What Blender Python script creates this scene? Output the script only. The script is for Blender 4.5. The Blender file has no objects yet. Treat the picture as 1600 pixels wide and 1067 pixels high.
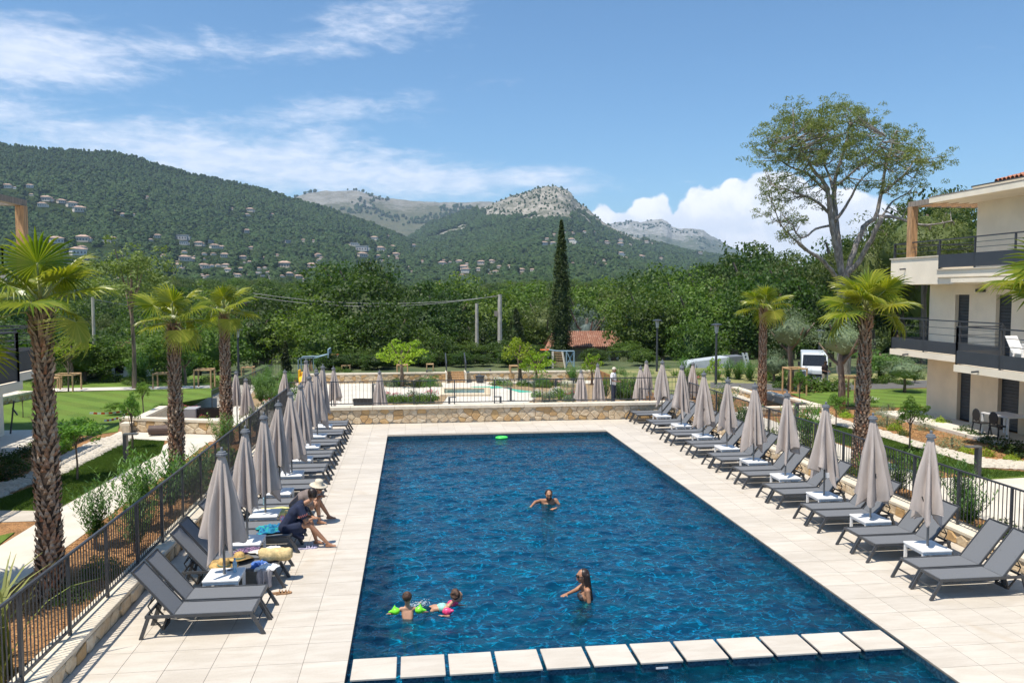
import bpy, bmesh, math, random
import numpy as np
from mathutils import Vector, Matrix, Quaternion

SC = bpy.context.scene
COL = SC.collection
rnd = random.Random(7)
R = math.radians

# ------------------------------------------------------------------ camera
FPX, CX, CY = 1244.4, 800.0, 533.5
CAMH = 6.0
cam_d = bpy.data.cameras.new('camera')
cam_d.lens = 28.0; cam_d.sensor_width = 36.0
cam_d.clip_start = 0.1; cam_d.clip_end = 30000
cam = bpy.data.objects.new('camera', cam_d)
COL.objects.link(cam)
_p = math.atan((CY - 457.0) / FPX)
_Z = np.array([0, math.cos(_p), math.sin(_p)])
_Y = np.array([(644.6 - CX) / FPX, (CY - 457.0) / FPX, -1.0]); _Y = _Y - _Z * _Y.dot(_Z); _Y /= np.linalg.norm(_Y)
_X = np.cross(_Y, _Z)
RM = np.array([_X, _Y, _Z])
cam.matrix_world = Matrix([[RM[i][0], RM[i][1], RM[i][2], (0, 0, CAMH)[i]] for i in range(3)] + [[0, 0, 0, 1]])
SC.camera = cam

def ray(u, v): return RM @ np.array([(u - CX) / FPX, -(v - CY) / FPX, -1.0])
def gp(u, v, z=0.0):                       # where the sight line through a photo point meets the level z
    r = ray(u, v); t = (z - CAMH) / r[2]; return float(r[0] * t), float(r[1] * t)
def atY(u, v, y):
    r = ray(u, v); t = y / r[1]; return float(r[0] * t), float(CAMH + r[2] * t)
def atD(u, v, d):                          # point at horizontal distance d
    r = ray(u, v); t = d / math.hypot(r[0], r[1]); return np.array([r[0] * t, r[1] * t, CAMH + r[2] * t])

# ------------------------------------------------------------------ world, sun, exposure
SUN_DIR = Vector((0.30, 0.22, -1.0)).normalized()        # the way the light travels
SUN_EL = math.asin(-SUN_DIR.z)
world = bpy.data.worlds.new('World'); SC.world = world
world.use_nodes = True
SC.view_settings.view_transform = 'Standard'
SC.view_settings.look = 'None'
SC.view_settings.gamma = 1.0
SC.view_settings.use_curve_mapping = False
SC.view_settings.exposure = 0.52
SKY_STRENGTH = 0.108
HAZE_DENSITY = 0.000074

sun_d = bpy.data.lights.new('sun', 'SUN'); sun_d.energy = 4.3; sun_d.angle = R(0.53); sun_d.color = (1.0, 0.93, 0.81)
sun = bpy.data.objects.new('sun', sun_d); COL.objects.link(sun)
sun.rotation_euler = SUN_DIR.to_track_quat('-Z', 'Y').to_euler()

class NT:
    """short hand for building node trees"""
    def __init__(s, tree): s.t = tree; s.n = tree.nodes; s.l = tree.links
    def new(s, kind, **kw):
        n = s.n.new(kind)
        for k, v in kw.items():
            if k == 'inp':
                for a, b in v.items(): s.put(n, a, b)
            else: setattr(n, k, v)
        return n
    def put(s, n, a, b):
        sock = n.inputs[a]
        if isinstance(b, bpy.types.NodeSocket): s.l.new(b, sock)
        else:
            try: sock.default_value = b
            except Exception: sock.default_value = (b[0], b[1], b[2], 1.0) if len(b) == 3 else b
    def math(s, op, a, b=0.0, c=0.0, clamp=False):
        n = s.new('ShaderNodeMath', operation=op, use_clamp=clamp)
        s.put(n, 0, a); s.put(n, 1, b); s.put(n, 2, c); return n.outputs[0]
    def mix(s, f, a, b, mode='MIX'):
        n = s.new('ShaderNodeMix', data_type='RGBA', blend_type=mode)
        s.put(n, 0, f)
        for i, x in ((6, a), (7, b)):
            if isinstance(x, (tuple, list)) and len(x) == 3: x = (*x, 1.0)
            s.put(n, i, x)
        return n.outputs[2]
    def ramp(s, fac, stops, interp='LINEAR'):
        n = s.new('ShaderNodeValToRGB'); s.put(n, 0, fac); cr = n.color_ramp; cr.interpolation = interp
        while len(cr.elements) < len(stops): cr.elements.new(0.5)
        for e, (p, c) in zip(cr.elements, stops):
            e.position = p; e.color = (*c, 1.0) if isinstance(c, (tuple, list)) else (c, c, c, 1.0)
        return n.outputs[0]
    def noise(s, vec=None, scale=5.0, detail=4.0, rough=0.55, dist=0.0, dim='3D', lac=2.0):
        n = s.new('ShaderNodeTexNoise', noise_dimensions=dim)
        if vec is not None: s.put(n, 'Vector', vec)
        s.put(n, 'Scale', scale); s.put(n, 'Detail', detail); s.put(n, 'Roughness', rough); s.put(n, 'Distortion', dist); s.put(n, 'Lacunarity', lac)
        return n.outputs[0]
    def maprange(s, v, a, b, c=0.0, d=1.0, smooth=True):
        n = s.new('ShaderNodeMapRange', interpolation_type='SMOOTHSTEP' if smooth else 'LINEAR')
        for i, x in enumerate((v, a, b, c, d)): s.put(n, i, x)
        return n.outputs[0]

def build_world():
    w = NT(world.node_tree); w.n.clear()
    out = w.new('ShaderNodeOutputWorld'); bg = w.new('ShaderNodeBackground')
    w.l.new(bg.outputs[0], out.inputs[0]); bg.inputs[1].default_value = SKY_STRENGTH
    sky = w.new('ShaderNodeTexSky', sky_type='NISHITA')
    sky.sun_disc = False; sky.sun_elevation = SUN_EL
    sky.sun_rotation = math.atan2(-SUN_DIR.x, -SUN_DIR.y) % (2 * math.pi)
    sky.altitude = 200; sky.air_density = 1.0; sky.dust_density = 0.5; sky.ozone_density = 3.0
    tc = w.new('ShaderNodeTexCoord'); sep = w.new('ShaderNodeSeparateXYZ'); w.l.new(tc.outputs['Generated'], sep.inputs[0])
    X, Y, Z = sep.outputs
    az = w.math('ARCTAN2', X, Y)                   # 0 = along the pool, positive to the right
    el = w.math('ARCSINE', Z)
    cmb = w.new('ShaderNodeCombineXYZ'); w.l.new(az, cmb.inputs[0]); w.l.new(w.math('MULTIPLY', el, 3.2), cmb.inputs[1])
    thin = w.noise(cmb.outputs[0], 7.0, 9.0, 0.62, 0.5)
    rag = w.noise(cmb.outputs[0], 34.0, 6.0, 0.6, 0.35)
    tex = w.math('ADD', w.math('MULTIPLY', thin, 0.7), w.math('MULTIPLY', rag, 0.3))
    def blob(u, v, ru, rv, tilt, k):
        d = atD(u, v, 1.0); a0 = math.atan2(d[0], d[1]); e0 = math.asin((d[2] - CAMH) / math.sqrt(1 + (d[2] - CAMH) ** 2))
        c, s_ = math.cos(tilt), math.sin(tilt)
        dx = w.math('SUBTRACT', az, a0); dy = w.math('SUBTRACT', el, e0)
        p = w.math('DIVIDE', w.math('ADD', w.math('MULTIPLY', dx, c), w.math('MULTIPLY', dy, s_)), ru / FPX)
        q = w.math('DIVIDE', w.math('SUBTRACT', w.math('MULTIPLY', dy, c), w.math('MULTIPLY', dx, s_)), rv / FPX)
        g = w.math('EXPONENT', w.math('MULTIPLY', w.math('ADD', w.math('MULTIPLY', p, p), w.math('MULTIPLY', q, q)), -1.0))
        return w.math('MULTIPLY', g, k)
    tot = None
    for b in [(600, 30, 170, 42, 0.12, .85), (470, 75, 150, 16, 0.06, .5), (60, 78, 170, 30, 0.05, 1.0), (80, 112, 150, 22, 0, .65),
              (-120, 60, 200, 60, 0, .8), (520, 172, 190, 20, 0.12, .95), (640, 142, 60, 16, 0.15, .6), (500, 198, 60, 18, 0.1, .45),
              (0, 165, 60, 14, 0, .6), (120, 215, 330, 36, 0, .85), (420, 250, 300, 40, 0.0, .8), (600, 285, 260, 32, -0.03, 1.1),
              (780, 280, 130, 15, -.03, .7), (905, 298, 26, 8, 0, .6), (1090, 284, 36, 4, .02, .5), (330, 70, 90, 30, .2, .3), (850, 270, 45, 10, 0, .5)]:
        g = blob(*b); tot = g if tot is None else w.math('ADD', tot, g)
    # beyond the frame: scattered fair-weather cloud of the same kind
    wide = w.noise(cmb.outputs[0], 1.6, 4.0, 0.5, 0.4)
    back = w.maprange(w.math('ABSOLUTE', az), 0.7, 1.2)
    tot = w.math('ADD', tot, w.math('MULTIPLY', w.math('MULTIPLY', wide, 0.9), back))
    dens = w.maprange(w.math('ADD', w.math('MULTIPLY', w.math('SUBTRACT', tex, 0.5), 3.6), tot), 0.30, 1.75)
    dens = w.math('MULTIPLY', dens, 0.72)
    # heaped cloud standing on the horizon to the right
    prof = [(860, 400), (915, 335), (932, 318), (945, 314), (962, 330), (985, 322), (1003, 302), (1020, 295), (1036, 300), (1052, 322), (1064, 312), (1078, 296), (1120, 282), (1165, 276), (1200, 262), (1235, 268), (1275, 285), (1330, 290), (1400, 320), (1480, 350), (1600, 400)]
    AZ = lambda u: math.atan2(ray(u, 400)[0], ray(u, 400)[1])
    def EL(u, v):
        d = atD(u, v, 1.0); return math.atan(d[2] - CAMH)
    a0, a1 = AZ(860), AZ(1600)
    st = [((AZ(u) - a0) / (a1 - a0), EL(u, v) / 0.3) for u, v in prof]
    top = w.math('MULTIPLY', w.ramp(w.maprange(az, a0, a1, 0, 1, smooth=False), st), 0.3)
    vor = w.new('ShaderNodeTexVoronoi', feature='SMOOTH_F1'); cm2 = w.new('ShaderNodeCombineXYZ')
    w.l.new(az, cm2.inputs[0]); w.l.new(el, cm2.inputs[1]); w.put(vor, 'Vector', cm2.outputs[0]); w.put(vor, 'Scale', 60.0); w.put(vor, 'Smoothness', 0.6)
    puff = w.noise(cm2.outputs[0], 26.0, 8.0, 0.6, 0.2)
    edge = w.math('ADD', w.math('MULTIPLY', w.math('SUBTRACT', puff, 0.5), 0.030), w.math('MULTIPLY', w.math('SUBTRACT', 0.35, vor.outputs[0]), 0.012))
    cum = w.maprange(w.math('SUBTRACT', w.math('ADD', top, edge), el), 0.0, 0.006)
    cum = w.math('MULTIPLY', cum, w.maprange(el, -0.02, 0.07, 0.45, 0.97))
    lump = w.noise(cm2.outputs[0], 30.0, 6.0, 0.55, 0.3)
    cloudcol = w.mix(w.maprange(lump, 0.35, 0.62), (5.6, 6.2, 7.4, 1), (8.8, 8.7, 8.9, 1))
    grad = w.mix(w.maprange(el, 0.0, 0.11), (5.6, 6.4, 7.8, 1), (8.4, 8.5, 8.9, 1))
    cloudcol = w.mix(0.5, cloudcol, grad)
    thincol = w.mix(w.maprange(rag, 0.3, 0.7), (5.6, 6.3, 7.6, 1), (7.4, 7.6, 8.3, 1))
    c1 = w.mix(dens, w.mix(1.0, sky.outputs[0], SKY_TINT, 'MULTIPLY'), thincol)
    c2 = w.mix(cum, c1, cloudcol)
    w.l.new(c2, bg.inputs[0])
SKY_TINT = (0.70, 0.93, 1.03, 1)
build_world()

cy = SC.cycles
cy.use_denoising = True
cy.max_bounces = 8; cy.diffuse_bounces = 3; cy.glossy_bounces = 3; cy.transmission_bounces = 6; cy.transparent_max_bounces = 16; cy.volume_bounces = 0
cy.caustics_reflective = False; cy.caustics_refractive = False
cy.sample_clamp_indirect = 6.0
cy.use_adaptive_sampling = True; cy.adaptive_threshold = 0.015

# ------------------------------------------------------------------ mesh helpers
class MB:
    def __init__(s): s.v = []; s.f = []
    def add(s, vs, fs):
        n = len(s.v); s.v.extend([tuple(map(float, p)) for p in vs]); s.f.extend([tuple(i + n for i in f) for f in fs]); return s
    def box(s, x0, x1, y0, y1, z0, z1):
        return s.add([(x0, y0, z0), (x1, y0, z0), (x1, y1, z0), (x0, y1, z0), (x0, y0, z1), (x1, y0, z1), (x1, y1, z1), (x0, y1, z1)],
                     [(0, 3, 2, 1), (4, 5, 6, 7), (0, 1, 5, 4), (1, 2, 6, 5), (2, 3, 7, 6), (3, 0, 4, 7)])
    def bar(s, a, b, w, h, up=(0, 0, 1)):
        a = Vector(a); b = Vector(b); d = (b - a).normalized(); upv = Vector(up)
        if abs(d.dot(upv)) > 0.98: upv = Vector((0, 1, 0))
        sd = d.cross(upv).normalized(); u2 = sd.cross(d).normalized()
        vs = []
        for p in (a, b):
            for i, j in ((-1, -1), (1, -1), (1, 1), (-1, 1)): vs.append(p + sd * (i * w / 2) + u2 * (j * h / 2))
        return s.add(vs, [(0, 1, 2, 3), (7, 6, 5, 4), (0, 4, 5, 1), (1, 5, 6, 2), (2, 6, 7, 3), (3, 7, 4, 0)])
    def tube(s, pts, rad, n=8, cap=True):
        pts = [Vector(p) for p in pts]
        if not isinstance(rad, (list, tuple)): rad = [rad] * len(pts)
        vs = []; fs = []; prev = None
        for i, p in enumerate(pts):
            d = (pts[min(i + 1, len(pts) - 1)] - pts[max(i - 1, 0)]).normalized()
            if prev is None:
                a = Vector((0, 0, 1)) if abs(d.z) < 0.9 else Vector((1, 0, 0))
                sd = d.cross(a).normalized()
            else: sd = (prev - d * prev.dot(d)).normalized()
            prev = sd; u2 = d.cross(sd)
            for k in range(n):
                t = 2 * math.pi * k / n; vs.append(p + (sd * math.cos(t) + u2 * math.sin(t)) * rad[i])
        for i in range(len(pts) - 1):
            for k in range(n):
                a = i * n + k; b = i * n + (k + 1) % n; fs.append((a, b, b + n, a + n))
        if cap: fs.append(tuple(range(n - 1, -1, -1))); fs.append(tuple(range((len(pts) - 1) * n, len(pts) * n)))
        return s.add(vs, fs)
    def lathe(s, prof, n=16, c=(0, 0, 0), sy=1.0):
        vs = []; fs = []
        for r, z in prof:
            for k in range(n):
                t = 2 * math.pi * k / n; vs.append((c[0] + r * math.cos(t), c[1] + r * sy * math.sin(t), c[2] + z))
        for i in range(len(prof) - 1):
            for k in range(n):
                a = i * n + k; b = i * n + (k + 1) % n; fs.append((a, b, b + n, a + n))
        fs.append(tuple(range(n - 1, -1, -1))); fs.append(tuple(range((len(prof) - 1) * n, len(prof) * n)))
        return s.add(vs, fs)
    def ball(s, c, r, n=10, m=7):
        if not isinstance(r, (tuple, list)): r = (r, r, r)
        vs = []; fs = []
        for i in range(m + 1):
            ph = math.pi * i / m
            for k in range(n):
                t = 2 * math.pi * k / n
                vs.append((c[0] + r[0] * math.sin(ph) * math.cos(t), c[1] + r[1] * math.sin(ph) * math.sin(t), c[2] + r[2] * math.cos(ph)))
        for i in range(m):
            for k in range(n):
                a = i * n + k; b = i * n + (k + 1) % n; fs.append((a, a + n, b + n, b))
        return s.add(vs, fs)
    def prism(s, poly, z0, z1):
        n = len(poly)
        return s.add([(x, y, z0) for x, y in poly] + [(x, y, z1) for x, y in poly],
                     [tuple(range(n - 1, -1, -1)), tuple(range(n, 2 * n))] + [(i, (i + 1) % n, n + (i + 1) % n, n + i) for i in range(n)])
    def sheet(s, poly, z): return s.add([(x, y, z) for x, y in poly], [tuple(range(len(poly)))])
    def mesh(s, name, m=None, smooth=False, bevel=0.0):
        me = bpy.data.meshes.new(name); me.from_pydata(s.v, [], s.f); me.validate(verbose=False)
        if bevel > 0 or True:
            bm = bmesh.new(); bm.from_mesh(me)
            bmesh.ops.recalc_face_normals(bm, faces=bm.faces)
            if bevel > 0: bmesh.ops.bevel(bm, geom=list(bm.edges), offset=bevel, segments=1, affect='EDGES', clamp_overlap=True)
            bm.to_mesh(me); bm.free()
        if m: me.materials.append(m)
        if smooth: me.polygons.foreach_set('use_smooth', [True] * len(me.polygons))
        me.update(); return me
    def build(s, name, m, parent=None, smooth=False, bevel=0.0, loc=None, **kw):
        return link(name, s.mesh(name, m, smooth, bevel), parent, loc, **kw)

def link(name, me, parent=None, loc=None, label=None, cat=None, group=None, kind=None, rot=None, scale=None):
    o = bpy.data.objects.new(name, me); COL.objects.link(o)
    if parent is not None: o.parent = parent
    if loc is not None: o.location = loc
    if rot is not None: o.rotation_euler = rot
    if scale is not None: o.scale = scale if isinstance(scale, (tuple, list)) else (scale,) * 3
    tag(o, label, cat, group, kind); return o
def tag(o, label=None, cat=None, group=None, kind=None):
    for k, v in (('label', label), ('category', cat), ('group', group), ('kind', kind)):
        if v: o[k] = v
    return o
def thing(name, label, cat, loc=(0, 0, 0), rotz=0.0, group=None, scale=None):
    o = link(name, None, None, loc, label, cat, group, rot=(0, 0, rotz), scale=scale); o.empty_display_size = 0.3; return o
KIDS = {}
def copy_thing(src, loc, rotz=0.0, label=None, group=None, scale=None):
    if src.name not in KIDS: KIDS[src.name] = [(c, list(c.children)) for c in src.children]
    r = src.copy(); COL.objects.link(r); r.location = loc; r.rotation_euler = (0, 0, rotz)
    if scale is not None: r.scale = scale if isinstance(scale, (tuple, list)) else (scale,) * 3
    if label: r['label'] = label
    if group: r['group'] = group
    for c, gs in KIDS[src.name]:
        k = c.copy(); COL.objects.link(k); k.parent = r
        for g in gs: q = g.copy(); COL.objects.link(q); q.parent = k
    return r
def np_mesh(name, V, F, m=None, smooth=False):
    """V (n,3), F (k,4) or (k,3) arrays"""
    me = bpy.data.meshes.new(name); V = np.asarray(V, np.float32); F = np.asarray(F, np.int32); k, q = F.shape
    me.vertices.add(len(V)); me.vertices.foreach_set('co', V.ravel())
    me.loops.add(k * q); me.loops.foreach_set('vertex_index', F.ravel())
    me.polygons.add(k); me.polygons.foreach_set('loop_start', np.arange(0, k * q, q, dtype=np.int32))
    if m: me.materials.append(m)
    me.update(calc_edges=True)
    if smooth: me.polygons.foreach_set('use_smooth', np.ones(k, bool))
    return me

def vnoise(x, y, seed=0):
    xi = np.floor(x).astype(np.int64); yi = np.floor(y).astype(np.int64); xf = x - xi; yf = y - yi
    def h(a, b):
        n = (a * 374761393 + b * 668265263 + seed * 974711) & 0x7fffffff; n = ((n ^ (n >> 13)) * 1274126177) & 0x7fffffff; return ((n ^ (n >> 16)) & 0xffff) / 65535.0
    u = xf * xf * (3 - 2 * xf); v = yf * yf * (3 - 2 * yf)
    return (h(xi, yi) * (1 - u) + h(xi + 1, yi) * u) * (1 - v) + (h(xi, yi + 1) * (1 - u) + h(xi + 1, yi + 1) * u) * v
def fbm(x, y, o=5, seed=0):
    s = 0; a = .5; t = 0
    for i in range(o): s = s + a * vnoise(x, y, seed + i * 17); t += a; a *= .5; x = x * 2.03 + 7.1; y = y * 2.03 + 3.7
    return s / t
# ------------------------------------------------------------------ materials
def new_mat(name):
    m = bpy.data.materials.new(name); m.use_nodes = True; t = NT(m.node_tree); t.n.clear()
    out = t.new('ShaderNodeOutputMaterial'); return m, t, out
MATS = {}
def mat(name, col, rough=0.6, var=0.12, scale=6.0, bump=0.0, bscale=40.0, metal=0.0, spec=0.5, col2=None, coords='Object', stretch=None, lo=0.35, hi=0.65, objvar=0.0, detail=5.0):
    """principled surface whose own colour wanders a little; fine relief from noise"""
    if name in MATS: return MATS[name]
    m, t, out = new_mat(name)
    p = t.new('ShaderNodeBsdfPrincipled'); t.l.new(p.outputs[0], out.inputs[0])
    tc = t.new('ShaderNodeTexCoord'); vec = tc.outputs[coords]
    if stretch:
        mp = t.new('ShaderNodeMapping'); t.l.new(vec, mp.inputs[0]); mp.inputs['Scale'].default_value = stretch; vec = mp.outputs[0]
    c2 = col2 or tuple(c * (1 - var * 2) for c in col)
    c1 = col if col2 else tuple(min(1, c * (1 + var * 0.6)) for c in col)
    n = t.noise(vec, scale, detail, 0.6)
    c = t.mix(t.maprange(n, lo, hi), c2, c1)
    if objvar:
        oi = t.new('ShaderNodeObjectInfo'); hs = t.new('ShaderNodeHueSaturation'); t.l.new(c, hs.inputs['Color'])
        t.put(hs, 'Value', t.maprange(oi.outputs['Random'], 0, 1, 1 - objvar, 1 + objvar, smooth=False)); c = hs.outputs[0]
    t.put(p, 'Base Color', c); t.put(p, 'Roughness', rough); t.put(p, 'Metallic', metal); t.put(p, 'Specular IOR Level', spec)
    if bump:
        b = t.new('ShaderNodeBump'); t.put(b, 'Height', t.noise(vec, bscale, 4, 0.6)); t.put(b, 'Distance', bump); t.put(b, 'Strength', 1.0)
        t.l.new(b.outputs[0], p.inputs['Normal'])
    MATS[name] = m; return m
def leaf_mat(name, a, b, trans=0.35, rough=0.55, objv=0.25, tcol=None):
    if name in MATS: return MATS[name]
    m, t, out = new_mat(name)
    geo = t.new('ShaderNodeNewGeometry'); oi = t.new('ShaderNodeObjectInfo'); tc = t.new('ShaderNodeTexCoord')
    n = t.noise(tc.outputs['Object'], 0.6, 2, 0.5)
    f = t.math('ADD', t.math('MULTIPLY', geo.outputs['Random Per Island'], 0.6), t.math('MULTIPLY', t.maprange(n, .35, .65), 0.4))
    c = t.mix(f, a, b)
    hs = t.new('ShaderNodeHueSaturation'); t.l.new(c, hs.inputs['Color'])
    t.put(hs, 'Value', t.maprange(oi.outputs['Random'], 0, 1, 1 - objv, 1 + objv, smooth=False))
    t.put(hs, 'Hue', t.maprange(t.math('FRACT', t.math('MULTIPLY', oi.outputs['Random'], 7.31)), 0, 1, 0.488, 0.512, smooth=False))
    c = hs.outputs[0]
    p = t.new('ShaderNodeBsdfPrincipled'); t.put(p, 'Base Color', c); t.put(p, 'Roughness', rough); t.put(p, 'Specular IOR Level', 0.35)
    tr = t.new('ShaderNodeBsdfTranslucent'); t.put(tr, 'Color', t.mix(1.0, c, tcol or (1.5, 1.6, 0.6, 1), 'MULTIPLY'))
    mx = t.new('ShaderNodeMixShader'); mx.inputs[0].default_value = trans
    t.l.new(p.outputs[0], mx.inputs[1]); t.l.new(tr.outputs[0], mx.inputs[2]); t.l.new(mx.outputs[0], out.inputs[0])
    MATS[name] = m; return m

M = {}
M['sling'] = mat('woven sling', (0.155, 0.162, 0.176), 0.75, 0.05, 60, 0.0006, 600)
M['frame'] = mat('anthracite aluminium', (0.055, 0.058, 0.064), 0.42, 0.06, 10)
M['dark_plastic'] = mat('dark plastic', (0.02, 0.02, 0.022), 0.5, 0.05, 10)
M['white_plastic'] = mat('white plastic', (0.80, 0.80, 0.80), 0.4, 0.03, 8)
M['canopy'] = mat('taupe cloth', (0.47, 0.405, 0.370), 0.9, 0.06, 5, 0.002, 90, objvar=0.05, stretch=(1, 1, .3))
M['cap'] = mat('cap plastic', (0.16, 0.17, 0.19), 0.5, 0.05, 10)
M['pole'] = mat('grey pole', (0.16, 0.165, 0.17), 0.4, 0.05, 10, metal=0.4)
M['rail'] = mat('fence paint', (0.048, 0.053, 0.062), 0.42, 0.08, 8)
M['white_wall'] = mat('warm white render', (0.88, 0.78, 0.63), 0.85, 0.035, 0.8, 0.004, 60, spec=.2)
M['cream_wall'] = mat('cream render', (0.80, 0.66, 0.49), 0.85, 0.04, 0.8, 0.004, 60, spec=.2)
M['wood'] = mat('honey timber', (0.52, 0.30, 0.15), 0.65, 0.18, 3, 0.003, 40, stretch=(6, 6, .6))
M['grey_wood'] = mat('weathered timber', (0.30, 0.25, 0.21), 0.75, 0.15, 3, 0.003, 40, stretch=(6, 6, .6))
M['stake'] = mat('round stake timber', (0.48, 0.31, 0.16), 0.8, 0.15, 4, stretch=(4, 4, .6))
M['panel'] = mat('balcony panel', (0.045, 0.052, 0.064), 0.5, 0.05, 2)
M['glass'] = mat('dark glazing', (0.012, 0.013, 0.016), 0.08, 0.05, 2, spec=0.6)
M['coping'] = mat('pale stone coping', (0.70, 0.62, 0.50), 0.8, 0.06, 3, 0.003, 30)
M['concrete'] = mat('pale concrete', (0.62, 0.57, 0.49), 0.85, 0.045, 0.9, 0.003, 50)
M['block'] = mat('grey concrete block', (0.30, 0.30, 0.30), 0.9, 0.08, 2, .004, 30)
M['asphalt'] = mat('asphalt', (0.12, 0.115, 0.11), 0.9, 0.1, 3, .004, 60)
M['mulch'] = mat('orange bark mulch', (0.46, 0.25, 0.115), 0.95, 0.1, 9, 0.05, 16, col2=(0.20, 0.10, 0.05))
M['earth'] = mat('dry earth', (0.36, 0.24, 0.14), 0.95, 0.1, 4, 0.03, 12, col2=(0.22, 0.17, 0.09))
M['bark'] = mat('tree bark', (0.26, 0.19, 0.145), 0.95, 0.3, 3, 0.05, 10, stretch=(3, 3, .7))
M['pine_bark'] = mat('grey pine bark', (0.34, 0.30, 0.27), 0.95, 0.25, 2.5, 0.06, 6, stretch=(2.5, 2.5, .8))
M['palm_bark'] = mat('palm fibre', (0.20, 0.12, 0.075), 0.95, 0.35, 5, .02, 30)
M['white_paint'] = mat('vehicle white', (0.56, 0.60, 0.64), 0.3, 0.03, 3)
M['rubber'] = mat('tyre rubber', (0.02, 0.02, 0.02), 0.8, 0.05, 10)
# ================================================================== pool, deck, walls
PX0, PX1, PY0, PY1 = -1.09, 8.33, 4.0, 33.50
WATER_Z = -0.15
def mosaic_mat():
    m, t, out = new_mat('blue pool mosaic')
    tc = t.new('ShaderNodeTexCoord'); p = t.new('ShaderNodeBsdfPrincipled')
    v = t.new('ShaderNodeTexVoronoi', feature='F1', distance='CHEBYCHEV'); t.l.new(tc.outputs['Object'], v.inputs['Vector']); t.put(v, 'Scale', 14.0); t.put(v, 'Randomness', 0.0)
    sp = t.new('ShaderNodeSeparateColor'); t.l.new(v.outputs['Color'], sp.inputs[0])
    big = t.noise(tc.outputs['Object'], 1.3, 3, .5)
    c = t.mix(sp.outputs[0], (0.008, 0.095, 0.19, 1), (0.05, 0.40, 0.52, 1))
    c = t.mix(t.maprange(big, .35, .65), c, (0.020, 0.24, 0.42, 1))
    t.put(p, 'Base Color', c); t.put(p, 'Roughness', .35); t.l.new(p.outputs[0], out.inputs[0]); return m
def edge_mosaic_mat():
    m, t, out = new_mat('dark waterline mosaic')
    tc = t.new('ShaderNodeTexCoord'); p = t.new('ShaderNodeBsdfPrincipled')
    v = t.new('ShaderNodeTexVoronoi', feature='F1', distance='CHEBYCHEV'); t.l.new(tc.outputs['Object'], v.inputs['Vector']); t.put(v, 'Scale', 32.0); t.put(v, 'Randomness', 0.0)
    sp = t.new('ShaderNodeSeparateColor'); t.l.new(v.outputs['Color'], sp.inputs[0])
    c = t.mix(sp.outputs[0], (0.010, 0.030, 0.055, 1), (0.045, 0.12, 0.18, 1))
    t.put(p, 'Base Color', c); t.put(p, 'Roughness', .25); t.l.new(p.outputs[0], out.inputs[0]); return m
M['mosaic'] = mosaic_mat(); M['edge_mosaic'] = edge_mosaic_mat()

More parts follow.
